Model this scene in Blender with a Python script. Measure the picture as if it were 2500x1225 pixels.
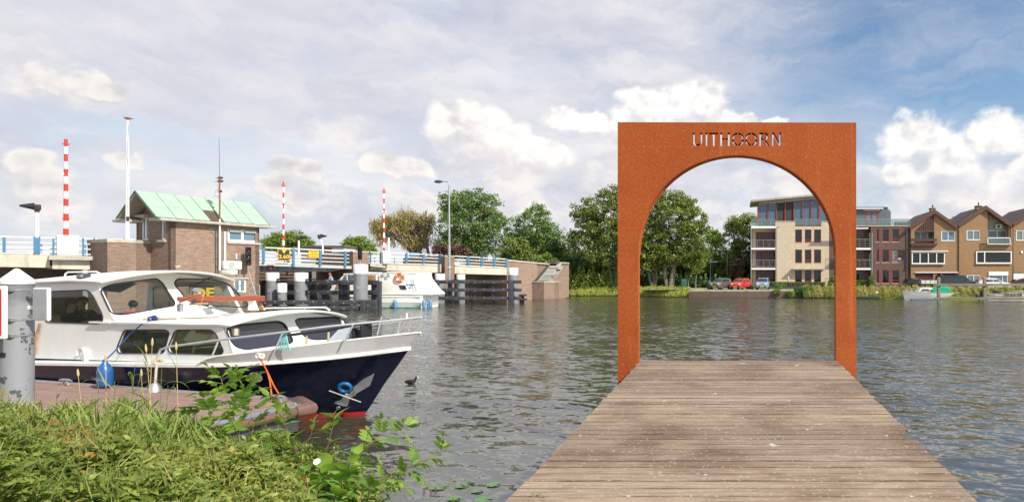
import bpy, bmesh, math, random
import numpy as np
from mathutils import Vector, Matrix
from mathutils.geometry import delaunay_2d_cdt
from mathutils.bvhtree import BVHTree
R = math.radians
random.seed(7)
rng = np.random.default_rng(7)
for o in list(bpy.data.objects): bpy.data.objects.remove(o)
SC = bpy.context.scene
COL = SC.collection

# ---------------------------------------------------------------- camera
F, U0, H, EYE = 1450.0, 1797.0, 670.0, 2.9      # focal length, principal column, horizon row (photo pixels), eye height over the water
cam = bpy.data.objects.new('camera', bpy.data.cameras.new('camera')); COL.objects.link(cam)
cam.location = (0, 0, EYE); cam.rotation_euler = (R(90), 0, 0)
cam.data.sensor_width = 36; cam.data.lens = 36 * F / 2500
cam.data.shift_x = -(U0 - 1250) / 2500; cam.data.shift_y = (H - 612.5) / 2500
cam.data.clip_start = .1; cam.data.clip_end = 6000
SC.camera = cam
SC.view_settings.view_transform = 'Standard'; SC.view_settings.look = 'None'
SC.view_settings.gamma = 1; SC.view_settings.use_curve_mapping = False
SC.view_settings.exposure = 0.46
SC.cycles.max_bounces = 8; SC.cycles.transparent_max_bounces = 12
SC.cycles.use_denoising = True

# ---------------------------------------------------------------- sun and sky
SUN_AZ, SUN_EL = R(59), R(39)                    # azimuth from -Y towards +X
tosun = Vector((math.sin(SUN_AZ) * math.cos(SUN_EL), -math.cos(SUN_AZ) * math.cos(SUN_EL), math.sin(SUN_EL)))
sl = bpy.data.lights.new('sun', 'SUN'); sl.energy = 4.3; sl.angle = R(.6); sl.color = (1, .94, .84)
sun = bpy.data.objects.new('sun', sl); COL.objects.link(sun)
sun.rotation_euler = tosun.to_track_quat('Z', 'Y').to_euler(); sun.location = (40, -40, 60)
SC.world = bpy.data.worlds.new('World'); SC.world.use_nodes = True

class NT:
    """small helper to write node trees as expressions"""
    def __init__(s, tree): s.t = tree; s.n = tree.nodes; s.l = tree.links
    def new(s, typ, **kw):
        n = s.n.new(typ)
        for k, v in kw.items(): setattr(n, k, v)
        return n
    def put(s, sock, v):
        if v is None: return
        if isinstance(v, bpy.types.NodeSocket): s.l.new(v, sock)
        else:
            try: sock.default_value = v
            except Exception: sock.default_value = (*v, 1)
    def m(s, op, a, b=None, c=None, clamp=False):
        n = s.new('ShaderNodeMath', operation=op); n.use_clamp = clamp
        s.put(n.inputs[0], a); s.put(n.inputs[1], b)
        if c is not None: s.put(n.inputs[2], c)
        return n.outputs[0]
    def v(s, op, a, b=None):
        n = s.new('ShaderNodeVectorMath', operation=op); s.put(n.inputs[0], a)
        if b is not None: s.put(n.inputs[3] if op == 'SCALE' else n.inputs[1], b)
        return n.outputs['Value'] if op in ('LENGTH', 'DOT_PRODUCT', 'DISTANCE') else n.outputs[0]
    def noise(s, vec, scale, detail=2, rough=.5, dist=0, col=False):
        n = s.new('ShaderNodeTexNoise'); s.put(n.inputs['Vector'], vec)
        n.inputs['Scale'].default_value = scale; n.inputs['Detail'].default_value = detail
        n.inputs['Roughness'].default_value = rough; n.inputs['Distortion'].default_value = dist
        return n.outputs['Color' if col else 'Fac']
    def ramp(s, f, a, b, ta=0., tb=1., smooth=True):
        n = s.new('ShaderNodeMapRange'); n.interpolation_type = 'SMOOTHSTEP' if smooth else 'LINEAR'
        s.put(n.inputs['Value'], f); s.put(n.inputs['From Min'], a); s.put(n.inputs['From Max'], b)
        s.put(n.inputs['To Min'], ta); s.put(n.inputs['To Max'], tb); return n.outputs[0]
    def mix(s, f, a, b, mode='MIX'):
        n = s.new('ShaderNodeMix', data_type='RGBA', blend_type=mode)
        s.put(n.inputs[0], f); s.put(n.inputs[6], a); s.put(n.inputs[7], b); return n.outputs[2]
    def comb(s, x, y, z):
        n = s.new('ShaderNodeCombineXYZ'); s.put(n.inputs[0], x); s.put(n.inputs[1], y); s.put(n.inputs[2], z); return n.outputs[0]
    def sep(s, v):
        n = s.new('ShaderNodeSeparateXYZ'); s.put(n.inputs[0], v); return n.outputs

def build_sky():
    W = NT(SC.world.node_tree); W.n.clear()
    out = W.new('ShaderNodeOutputWorld'); bg = W.new('ShaderNodeBackground')
    sky = W.new('ShaderNodeTexSky', sky_type='NISHITA'); sky.sun_disc = False
    sky.sun_elevation = SUN_EL; sky.sun_rotation = math.pi - SUN_AZ
    sky.air_density = 1.0; sky.dust_density = 1.2; sky.ozone_density = 1.5
    K = 0.1
    bg.inputs['Strength'].default_value = K
    d = W.v('NORMALIZE', W.new('ShaderNodeTexCoord').outputs['Generated'])
    X, Y, Z = W.sep(d)[:3]
    az = W.m('ARCTAN2', X, Y); el = W.m('ARCSINE', Z)
    ae = W.comb(az, el, 0.0)
    # billow distortion of the angular position
    wob = W.v('SUBTRACT', W.noise(d, 9, 4, .55, col=True), (.5, .5, .5))
    fine = W.v('SUBTRACT', W.noise(d, 32, 5, .6, col=True), (.5, .5, .5))
    p = W.v('ADD', W.v('ADD', ae, W.v('SCALE', wob, .055)), W.v('SCALE', fine, .034))
    def ang(u, v):
        x = (u - U0) / F; a = math.atan(x); return a, math.atan((H - v) / F * math.cos(a))
    def blobs(lst, p=p):
        cur = None
        for (u, v, ru, rv) in lst:
            if lst is heap: ru, rv = ru * 1.18, rv * 1.22
            a, e = ang(u, v); a1, _ = ang(u + ru, v); a0, _ = ang(u - ru, v); _, e1 = ang(u, v - rv)
            q = W.v('MULTIPLY', W.v('SUBTRACT', p, (a, e, 0)), (2 / (a1 - a0), 1 / (e1 - e), 0))
            r = W.m('SUBTRACT', 1.0, W.v('LENGTH', q))
            cur = r if cur is None else W.m('MAXIMUM', cur, r)
        return cur
    heap = [(1640, 300, 150, 62), (1560, 275, 60, 48), (1700, 262, 80, 50), (1800, 300, 60, 26), (1890, 300, 32, 20),
            (1120, 300, 62, 50), (1190, 345, 105, 70), (1290, 385, 90, 50), (1370, 290, 55, 30), (1440, 300, 45, 30),
            (2240, 350, 85, 58), (2200, 420, 50, 40), (2320, 410, 110, 70), (2440, 340, 80, 62), (2500, 420, 90, 90), (2640, 380, 120, 100),
            (1010, 405, 52, 32), (930, 395, 48, 26), (725, 425, 60, 30), (690, 465, 60, 30), (55, 400, 60, 40), (80, 450, 80, 50),
            (310, 395, 50, 18), (240, 215, 75, 30), (100, 195, 70, 30), (-250, 350, 200, 90), (2900, 300, 200, 120)]
    D = blobs(heap); Dup = blobs(heap, W.v('ADD', p, (0, .022, 0))); bottom = W.ramp(W.m('SUBTRACT', Dup, D), -.15, .45)
    soft = blobs([(1230, 440, 170, 62), (1030, 490, 150, 60), (1500, 430, 130, 90), (1960, 450, 230, 80), (1760, 540, 200, 60), (760, 480, 150, 60), (100, 500, 150, 75), (450, 500, 150, 55), (2330, 500, 260, 90), (1330, 520, 240, 60), (230, 230, 130, 50), (2560, 480, 200, 120), (1180, 350, 150, 80), (30, 200, 110, 60), (-200, 480, 200, 90), (2900, 480, 250, 120)])
    # loose cumulus all round the rest of the horizon (behind the viewer too)
    gen = W.noise(W.v('MULTIPLY', d, (1, 1, 2.2)), 3.1, 6, .58)
    low = W.m('MULTIPLY', W.ramp(el, .02, .10), W.ramp(el, .32, .60, 1.0, 0.0))
    behind = W.ramp(Y, .1, -.25)
    D2 = W.m('SUBTRACT', W.m('MULTIPLY', W.m('SUBTRACT', gen, .53), 4.5), W.m('MULTIPLY', W.m('SUBTRACT', 1.0, W.m('MULTIPLY', low, behind)), 3.0))
    D = W.m('MAXIMUM', D, D2)
    # billows: relief lit from the sun's side
    pb = W.v('MULTIPLY', ae, (1, 1.25, 1))
    def bill(vec):
        a = W.noise(vec, 17, 4, .5); b = W.noise(vec, 48, 4, .5)
        return W.m('ADD', W.m('MULTIPLY', a, 1.0), W.m('MULTIPLY', b, .45))
    b0 = bill(pb); b1 = bill(W.v('ADD', pb, (.014, .017, 0)))
    rel = W.m('MULTIPLY', W.m('SUBTRACT', b0, b1), 2.6)
    dens = W.m('ADD', D, W.m('MULTIPLY', W.m('SUBTRACT', b0, .72), .55))
    alpha = W.ramp(dens, -.13, .28)
    core = W.ramp(dens, .05, .75)
    # base layer: high thin sheet, grey-violet on the left, open blue upper right
    zz = W.m('ADD', W.m('MAXIMUM', Z, 0.0), .22)
    hp = W.v('SCALE', W.comb(W.m('DIVIDE', X, zz), W.m('DIVIDE', Y, zz), 0.0), 1.0)
    st = W.noise(W.v('ADD', W.v('MULTIPLY', hp, (.8, 1.7, 1)), W.v('SCALE', W.noise(hp, 1.1, 3, .5, col=True), .8)), 1.1, 7, .6)
    streak = W.noise(W.v('MULTIPLY', W.v('ADD', p, (3, 1, 0)), (3.2, 13, 1)), 1.5, 7, .62, .6)
    leftness = W.ramp(az, -.10, .22, .93, .06)
    lowness = W.ramp(el, .34, .05)
    gapn = W.m('MULTIPLY', W.m('SUBTRACT', st, .5), 1.1)
    sheet = W.m('ADD', W.m('MAXIMUM', leftness, W.m('MULTIPLY', lowness, .80)), W.m('ADD', gapn, W.m('MULTIPLY', W.m('SUBTRACT', streak, .47), 1.15)), clamp=True)
    v1 = W.noise(W.v('MULTIPLY', p, (2.6, 7.5, 1)), 1.6, 6, .55)
    shc = W.mix(W.ramp(v1, .30, .72), (.42, .43, .495, 1), (.58, .575, .59, 1))
    v2 = W.noise(W.v('MULTIPLY', p, (6, 15, 1)), 1.2, 6, .6)
    shc = W.mix(W.m('MULTIPLY', W.ramp(v2, .50, .70), W.ramp(el, .40, .08, 0.1, .75)), shc, (.70, .66, .64, 1))
    shc = W.mix(1.0, shc, (1.09, 1.09, 1.09, 1), 'MULTIPLY')
    shc = W.mix(W.ramp(el, .13, -.02, 0, .55), shc, (.53, .57, .64, 1))
    base = W.mix(sheet, W.mix(1.0, sky.outputs[0], (1.04, 1.14, 1.16, 1), 'MULTIPLY'), W.v('SCALE', shc, 1 / K))
    vs_ = W.noise(W.v('MULTIPLY', p, (9, 13, 1)), 1.3, 6, .58)
    sa = W.m('MULTIPLY', W.ramp(W.m('ADD', soft, W.m('MULTIPLY', W.m('SUBTRACT', vs_, .5), 1.5)), .0, .55), .78)
    scol = W.mix(W.ramp(W.noise(W.v('MULTIPLY', p, (8, 15, 1)), 1.6, 6, .55), .38, .62), (.53, .535, .58, 1), (.76, .715, .67, 1))
    base = W.mix(sa, base, W.v('SCALE', scol, 1 / K))
    top = W.ramp(rel, -.80, .25)
    lit = W.mix(top, (.58, .575, .595, 1), (.84, .805, .765, 1))
    under = W.mix(W.ramp(dens, .10, .65), lit, W.mix(W.ramp(b0, .55, .95), (.47, .475, .52, 1), (.78, .75, .72, 1)))
    und = W.m('MULTIPLY', core, W.ramp(W.m('SUBTRACT', el, W.m('MULTIPLY', b0, .03)), .22, .06, .2, .75))
    cc = W.mix(W.m('MULTIPLY', und, .5), lit, under)
    cc = W.mix(W.m('MULTIPLY', bottom, .85), cc, W.mix(.4, W.mix(W.ramp(b0, .5, .95), (.44, .445, .485, 1), (.70, .67, .65, 1)), shc))
    cc = W.mix(1.0, cc, W.mix(W.ramp(az, -.75, -.15), (.84, .84, .84, 1), (1, 1, 1, 1)), 'MULTIPLY')
    full = W.mix(W.m('MULTIPLY', W.m('MULTIPLY', alpha, .97), W.m('SUBTRACT', 1.0, W.m('MULTIPLY', bottom, .55))), base, W.v('SCALE', cc, 1 / K))
    W.l.new(full, bg.inputs['Color']); W.l.new(bg.outputs[0], out.inputs['Surface'])
    SC.world.cycles.sampling_method = 'MANUAL'; SC.world.cycles.sample_map_resolution = 512
build_sky()

# ---------------------------------------------------------------- picture -> place
def P(u, v, Y): return Vector(((u - U0) / F * Y, Y, EYE - (v - H) / F * Y))
def Wp(u, v, z=0.):
    Y = (EYE - z) * F / (v - H); return P(u, v, Y)
def RP(u, v, p0, n):
    d = Vector(((u - U0) / F, 1, -(v - H) / F)); o = Vector((0, 0, EYE)); n = Vector(n)
    return o + d * ((Vector(p0) - o).dot(n) / d.dot(n))
class Fr:
    """upright frame: t along d, n towards the viewer, z up"""
    def __init__(s, o, d):
        l = math.hypot(*d[:2]); s.o = Vector((o[0], o[1], 0)); s.d = Vector((d[0] / l, d[1] / l, 0)); s.n = Vector((s.d.y, -s.d.x, 0))
    def w(s, t, n, z): return s.o + s.d * t + s.n * n + Vector((0, 0, z))
    def at(s, u, v, n=0.): return RP(u, v, s.o + s.n * n, s.n)
    def loc(s, p): q = Vector(p) - s.o; return q.dot(s.d), q.dot(s.n), p[2]
    def tz(s, u, v, n=0.): a = s.loc(s.at(u, v, n)); return a[0], a[2]
    def atT(s, u, v, t): return RP(u, v, s.o + s.d * t, s.d)

# ---------------------------------------------------------------- mesh builder
def inside(p, poly):
    c = False
    for i in range(len(poly)):
        (x0, y0), (x1, y1) = poly[i - 1], poly[i]
        if (y0 > p[1]) != (y1 > p[1]) and p[0] < (x1 - x0) * (p[1] - y0) / (y1 - y0) + x0: c = not c
    return c
def cdt_fill(P2, counts):
    loops = []; ed = []; st = 0
    for m in counts:
        loops.append(P2[st:st + m]); ed += [(st + i, st + (i + 1) % m) for i in range(m)]; st += m
    vo, _, fo, ov, _, _ = delaunay_2d_cdt([Vector(p) for p in P2], ed, [], 1 if len(counts) == 1 else 0, 1e-7)
    out = []
    for f in fo:
        if any(not ov[i] for i in f): continue
        g = [ov[i][0] for i in f]; c = (sum(P2[i][0] for i in g) / 3, sum(P2[i][1] for i in g) / 3)
        if inside(c, loops[0]) and not any(inside(c, h) for h in loops[1:]): out.append(tuple(g))
    return out
class MB:
    def __init__(s): s.v = []; s.f = []
    def add(s, vs, fs):
        k = len(s.v); s.v += [Vector(p) for p in vs]; s.f += [tuple(k + i for i in f) for f in fs]; return s
    def hexa(s, p):      # bottom ring 0-3, top ring 4-7
        return s.add(p, [(3, 2, 1, 0), (4, 5, 6, 7), (0, 1, 5, 4), (1, 2, 6, 5), (2, 3, 7, 6), (3, 0, 4, 7)])
    def box(s, c, d, ax=None):
        c = Vector(c); a = ax or (Vector((1, 0, 0)), Vector((0, 1, 0)), Vector((0, 0, 1)))
        x, y, z = [a[i] * d[i] / 2 for i in range(3)]
        return s.hexa([c - x - y - z, c + x - y - z, c + x + y - z, c - x + y - z, c - x - y + z, c + x - y + z, c + x + y + z, c - x + y + z])
    def fbox(s, fr, t0, t1, n0, n1, z0, z1):
        q = [(t0, n1), (t1, n1), (t1, n0), (t0, n0)]
        return s.hexa([fr.w(a, b, z0) for a, b in q] + [fr.w(a, b, z1) for a, b in q])
    def pbox(s, fr, u0, v0, u1, v1, n1, n0):   # rectangle seen at plane n1, extruded back to n0
        um = (u0 + u1) / 2; t0 = fr.tz(u0, v0, n1)[0]; t1 = fr.tz(u1, v0, n1)[0]
        return s.fbox(fr, t0, t1, n0, n1, fr.tz(um, v1, n1)[1], fr.tz(um, v0, n1)[1])
    def pquad(s, fr, pts, n1, n0):   # traced outline at plane n1, extruded back to n0
        return s.plate([fr.at(u, v, n1) for u, v in pts], [], fr.n * (n0 - n1))
    def plate(s, outer, holes, off):
        outer = [Vector(p) for p in outer]; holes = [[Vector(p) for p in h] for h in holes]; off = Vector(off)
        allp = list(outer)
        for h in holes: allp += h
        nn = Vector((0, 0, 0))
        for i in range(len(outer)): nn += (outer[i - 1] - outer[0]).cross(outer[i] - outer[0])
        nn.normalize(); ux = nn.orthogonal().normalized(); uy = nn.cross(ux)
        P2 = [(p.dot(ux), p.dot(uy)) for p in allp]
        tr = cdt_fill(P2, [len(outer)] + [len(h) for h in holes])
        k = len(allp); vs = allp + [p + off for p in allp]
        # orient front faces against off
        fs = []
        for a, b, c in tr:
            nn = (allp[b] - allp[a]).cross(allp[c] - allp[a])
            if nn.dot(off) > 0: a, b, c = c, b, a
            fs += [(a, b, c), (c + k, b + k, a + k)]
        st = 0
        for loop in [outer] + holes:
            m = len(loop)
            for i in range(m):
                a, b = st + i, st + (i + 1) % m; fs.append((a, b, b + k, a + k))
            st += m
        s.add(vs, fs); s.fix = True; return s
    def tube(s, pts, r, seg=8, cap=True, r1=None):
        pts = [Vector(p) for p in pts]; n = len(pts); rings = []
        prev = None
        for i, p in enumerate(pts):
            t = (pts[min(i + 1, n - 1)] - pts[max(i - 1, 0)]).normalized()
            a = prev if prev is not None else (Vector((0, 0, 1)) if abs(t.z) < .9 else Vector((1, 0, 0)))
            x = t.cross(a)
            if x.length < 1e-5: x = t.cross(Vector((0, 1, 0)))
            x.normalize(); y = x.cross(t).normalized(); prev = y
            rr = r if r1 is None else r + (r1 - r) * i / max(1, n - 1)
            if isinstance(r, (list, tuple)): rr = r[i]
            rings.append([p + (x * math.cos(k / seg * 2 * math.pi) + y * math.sin(k / seg * 2 * math.pi)) * rr for k in range(seg)])
        k0 = len(s.v)
        for rg in rings: s.v += rg
        for i in range(n - 1):
            for k in range(seg):
                a = k0 + i * seg + k; b = k0 + i * seg + (k + 1) % seg
                s.f.append((a, b, b + seg, a + seg))
        if cap:
            s.f.append(tuple(k0 + k for k in reversed(range(seg)))); s.f.append(tuple(k0 + (n - 1) * seg + k for k in range(seg)))
        return s
    def lathe(s, prof, c, seg=24, axis=None, xa=None):
        c = Vector(c); az = Vector(axis or (0, 0, 1)).normalized(); ax = Vector(xa or az.orthogonal()).normalized(); ay = az.cross(ax)
        k0 = len(s.v)
        for r, z in prof:
            for k in range(seg):
                a = k / seg * 2 * math.pi; s.v.append(c + az * z + (ax * math.cos(a) + ay * math.sin(a)) * max(r, 1e-4))
        for i in range(len(prof) - 1):
            for k in range(seg):
                a = k0 + i * seg + k; b = k0 + i * seg + (k + 1) % seg
                s.f.append((a, b, b + seg, a + seg))
        return s
    def torus(s, c, R_, r, axis, seg=24, sub=10):
        az = Vector(axis).normalized(); ax = az.orthogonal().normalized(); ay = az.cross(ax); c = Vector(c)
        pts = [c + (ax * math.cos(k / seg * 2 * math.pi) + ay * math.sin(k / seg * 2 * math.pi)) * R_ for k in range(seg)]
        k0 = len(s.v)
        for i, p in enumerate(pts):
            o = (p - c).normalized()
            for j in range(sub):
                a = j / sub * 2 * math.pi; s.v.append(p + (o * math.cos(a) + az * math.sin(a)) * r)
        for i in range(seg):
            for j in range(sub):
                s.f.append((k0 + i * sub + j, k0 + ((i + 1) % seg) * sub + j, k0 + ((i + 1) % seg) * sub + (j + 1) % sub, k0 + i * sub + (j + 1) % sub))
        return s
    def grid(s, rows, closed=False):
        k0 = len(s.v); m = len(rows[0])
        for r in rows: s.v += [Vector(p) for p in r]
        for i in range(len(rows) - 1):
            for j in range(m if closed else m - 1):
                a = k0 + i * m + j; b = k0 + i * m + (j + 1) % m
                s.f.append((a, b, b + m, a + m))
        return s
    def build(s, name, mat, parent=None, smooth=40, label=None, kind=None, bevel=0, recalc=False):
        base = root_loc(parent)
        me = bpy.data.meshes.new(name); me.from_pydata([tuple(p - base) for p in s.v], [], s.f)
        if bevel or recalc or getattr(s, 'fix', False):
            bm = bmesh.new(); bm.from_mesh(me)
            bmesh.ops.recalc_face_normals(bm, faces=bm.faces)
            if bevel:
                bmesh.ops.remove_doubles(bm, verts=bm.verts, dist=1e-4)
                es = [e for e in bm.edges if len(e.link_faces) == 2 and e.calc_face_angle(0) > R(30)]
                bmesh.ops.bevel(bm, geom=es, offset=bevel, segments=2, affect='EDGES', profile=.6)
            bm.to_mesh(me); bm.free()
        me.update(); uvbox(me)
        if smooth:
            me.polygons.foreach_set('use_smooth', [True] * len(me.polygons)); me.set_sharp_from_angle(angle=R(smooth))
        return link(name, me, mat, parent, label, kind)

def uvbox(me):
    n = len(me.vertices); m = len(me.loops)
    if not m: return
    co = np.empty(n * 3); me.vertices.foreach_get('co', co); co = co.reshape(-1, 3)
    nf = len(me.polygons); nr = np.empty(nf * 3); me.polygons.foreach_get('normal', nr); nr = nr.reshape(-1, 3)
    lt = np.empty(nf, int); me.polygons.foreach_get('loop_total', lt); fi = np.repeat(np.arange(nf), lt)
    vi = np.empty(m, int); me.loops.foreach_get('vertex_index', vi)
    N = nr[fi]; C = co[vi]; tx = -N[:, 1]; ty = N[:, 0]; l = np.hypot(tx, ty); l[l < 1e-6] = 1
    u = (C[:, 0] * tx + C[:, 1] * ty) / l; v = C[:, 2].copy()
    fl = np.abs(N[:, 2]) > .75; u[fl] = C[fl, 0]; v[fl] = C[fl, 1]
    uv = me.uv_layers.new(name='UVMap'); uv.data.foreach_set('uv', np.stack([u, v], 1).ravel())

def root_loc(p):
    b = Vector((0, 0, 0))
    while p is not None: b = b + p.location; p = p.parent
    return b
def link(name, me, mat, parent=None, label=None, kind=None):
    o = bpy.data.objects.new(name, me); COL.objects.link(o)
    if mat is not None and not me.materials: me.materials.append(mat)
    if parent: o.parent = parent
    if label: o['label'] = label
    if kind: o['kind'] = kind
    return o
def thing(name, label, cat, loc=(0, 0, 0), group=None):
    o = bpy.data.objects.new(name, None); COL.objects.link(o); o.location = Vector(loc); o.empty_display_size = .2
    o['label'] = label; o['category'] = cat
    if group: o['group'] = group
    return o
def tag(o, label, cat, group=None):
    o['label'] = label; o['category'] = cat
    if group: o['group'] = group
    return o
def copy_tree(o, loc, label, rz=None):
    r = o.copy(); COL.objects.link(r); r.location = Vector(loc); r['label'] = label
    if rz is not None: r.rotation_euler.z = rz
    for ch in list(o.children):
        c = ch.copy(); COL.objects.link(c); c.parent = r
        for g in ch.children:
            e = g.copy(); COL.objects.link(e); e.parent = c
    return r
def rpoly(pts, r, seg=4):       # rounded polygon in 2-D
    out = []; n = len(pts)
    for i in range(n):
        a, b, c = [Vector((*pts[j % n][:2],)) for j in (i - 1, i, i + 1)]
        rr = min(r, (a - b).length * .45, (c - b).length * .45)
        p, q = b + (a - b).normalized() * rr, b + (c - b).normalized() * rr
        for k in range(seg + 1):
            t = k / seg; out.append(tuple(p * (1 - t) ** 2 + b * 2 * t * (1 - t) + q * t * t))
    return out

# ---------------------------------------------------------------- materials
def mat_new(name):
    m = bpy.data.materials.new(name); m.use_nodes = True; t = NT(m.node_tree)
    return m, t, m.node_tree.nodes['Principled BSDF']
def MT(name, col, rough=.6, metal=0., var=.15, sc=3., bump=0., bsc=40., spec=.5, stain=0., coat=0., detail=4, stretch=(1, 1, 1)):
    m, t, b = mat_new(name); co = t.new('ShaderNodeTexCoord').outputs['Object']
    v = t.v('MULTIPLY', co, stretch)
    n = t.noise(v, sc, detail, .6); n2 = t.noise(v, sc * 7.3, 3, .6)
    f = t.ramp(t.m('ADD', t.m('MULTIPLY', n, .65), t.m('MULTIPLY', n2, .35)), .33, .67, smooth=False)
    c0 = [max(0, x * (1 - var)) for x in col]; c1 = [min(1, x * (1 + var)) for x in col]
    c = t.mix(f, (*c0, 1), (*c1, 1))
    if stain:
        s = t.ramp(t.noise(t.v('MULTIPLY', co, (1.4, 1.4, .35)), 1.7, 6, .65), .50, .68)
        c = t.mix(t.m('MULTIPLY', s, stain), c, (col[0] * .38, col[1] * .36, col[2] * .30, 1))
    t.l.new(c, b.inputs['Base Color'])
    b.inputs['Roughness'].default_value = rough; b.inputs['Metallic'].default_value = metal
    b.inputs['Specular IOR Level'].default_value = spec
    if coat: b.inputs['Coat Weight'].default_value = coat; b.inputs['Coat Roughness'].default_value = .08
    if bump:
        bn = t.new('ShaderNodeBump'); bn.inputs['Strength'].default_value = bump; bn.inputs['Distance'].default_value = .01
        t.l.new(t.noise(v, bsc, 4, .6), bn.inputs['Height']); t.l.new(bn.outputs[0], b.inputs['Normal'])
    return m
def MBRICK(name, c1, c2, mortar, w=.22, h=.072, stain=.3):
    m, t, b = mat_new(name); uv = t.new('ShaderNodeTexCoord').outputs['UV']; ob = t.new('ShaderNodeTexCoord').outputs['Object']
    k = t.new('ShaderNodeTexBrick'); t.l.new(uv, k.inputs['Vector'])
    k.inputs['Scale'].default_value = 1; k.inputs['Brick Width'].default_value = w; k.inputs['Row Height'].default_value = h
    k.inputs['Mortar Size'].default_value = .009; k.inputs['Mortar Smooth'].default_value = .3; k.inputs['Bias'].default_value = -.1
    k.inputs['Color1'].default_value = (*c1, 1); k.inputs['Color2'].default_value = (*c2, 1); k.inputs['Mortar'].default_value = (*mortar, 1)
    g = t.noise(t.v('MULTIPLY', uv, (.9, 3.4, 1)), 1.6, 6, .7)
    c = t.mix(t.ramp(g, .30, .70, 0, .55, False), k.outputs['Color'], t.mix(1.0, k.outputs['Color'], (.58, .56, .56, 1), 'MULTIPLY'))
    cells = t.noise(t.v('MULTIPLY', uv, (4.4, 13, 1)), 1.0, 1, .5)
    c = t.mix(t.ramp(cells, .55, .75, 0, .5, False), c, (c1[0] * 1.25, c1[1] * 1.2, c1[2] * 1.15, 1))
    s = t.ramp(t.noise(t.v('MULTIPLY', ob, (1, 1, .3)), .8, 6, .65), .52, .70)
    c = t.mix(t.m('MULTIPLY', s, stain), c, (c1[0] * .4, c1[1] * .42, c1[2] * .42, 1))
    t.l.new(c, b.inputs['Base Color']); b.inputs['Roughness'].default_value = .9; b.inputs['Specular IOR Level'].default_value = .2
    bn = t.new('ShaderNodeBump'); bn.inputs['Strength'].default_value = .6; bn.inputs['Distance'].default_value = .012; bn.invert = True
    t.l.new(k.outputs['Fac'], bn.inputs['Height']); t.l.new(bn.outputs[0], b.inputs['Normal'])
    return m
def MLEAF(name, cols, trans=.35, rough=.5):
    """foliage: colour differs leaf by leaf and clump by clump"""
    m, t, b = mat_new(name); g = t.new('ShaderNodeNewGeometry'); ob = t.new('ShaderNodeTexCoord').outputs['Object']
    r = g.outputs['Random Per Island']
    n = t.noise(ob, .55, 3, .6)
    f = t.m('ADD', t.m('MULTIPLY', r, .55), t.m('MULTIPLY', t.ramp(n, .3, .7, 0, 1, False), .45))
    cr = t.new('ShaderNodeValToRGB'); t.l.new(f, cr.inputs[0]); e = cr.color_ramp.elements
    e[0].position = .05; e[0].color = (*cols[0], 1); e[1].position = .95; e[1].color = (*cols[-1], 1)
    for i, c in enumerate(cols[1:-1]):
        q = e.new(.05 + .9 * (i + 1) / (len(cols) - 1)); q.color = (*c, 1)
    t.l.new(cr.outputs[0], b.inputs['Base Color']); b.inputs['Roughness'].default_value = rough; b.inputs['Specular IOR Level'].default_value = .35
    tr = t.new('ShaderNodeBsdfTranslucent'); t.l.new(t.mix(1.0, cr.outputs[0], (1.5, 1.6, .7, 1), 'MULTIPLY'), tr.inputs[0])
    mx = t.new('ShaderNodeMixShader'); mx.inputs[0].default_value = trans
    t.l.new(b.outputs[0], mx.inputs[1]); t.l.new(tr.outputs[0], mx.inputs[2])
    t.l.new(mx.outputs[0], m.node_tree.nodes['Material Output'].inputs['Surface'])
    return m
def MGLASS(name, tint=(.55, .6, .6), through=.6, dark=(.02, .025, .03), ior=1.5):
    m, t, b = mat_new(name); b.inputs['Base Color'].default_value = (*dark, 1); b.inputs['Roughness'].default_value = .03
    b.inputs['IOR'].default_value = 1.5
    if through > 0:
        tp = t.new('ShaderNodeBsdfTransparent'); tp.inputs[0].default_value = (*tint, 1)
        gl = t.new('ShaderNodeBsdfGlossy'); gl.inputs['Roughness'].default_value = .02
        lw = t.new('ShaderNodeLayerWeight'); lw.inputs[0].default_value = .5; f0 = ((ior - 1) / (ior + 1)) ** 2
        fres = t.m('ADD', f0, t.m('MULTIPLY', t.m('POWER', lw.outputs['Facing'], 5.0), 1 - f0))
        a = t.new('ShaderNodeMixShader'); a.inputs[0].default_value = through
        t.l.new(b.outputs[0], a.inputs[1]); t.l.new(tp.outputs[0], a.inputs[2])
        c = t.new('ShaderNodeMixShader'); t.l.new(fres, c.inputs[0])
        t.l.new(a.outputs[0], c.inputs[1]); t.l.new(gl.outputs[0], c.inputs[2])
        t.l.new(c.outputs[0], m.node_tree.nodes['Material Output'].inputs['Surface'])
    return m
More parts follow.
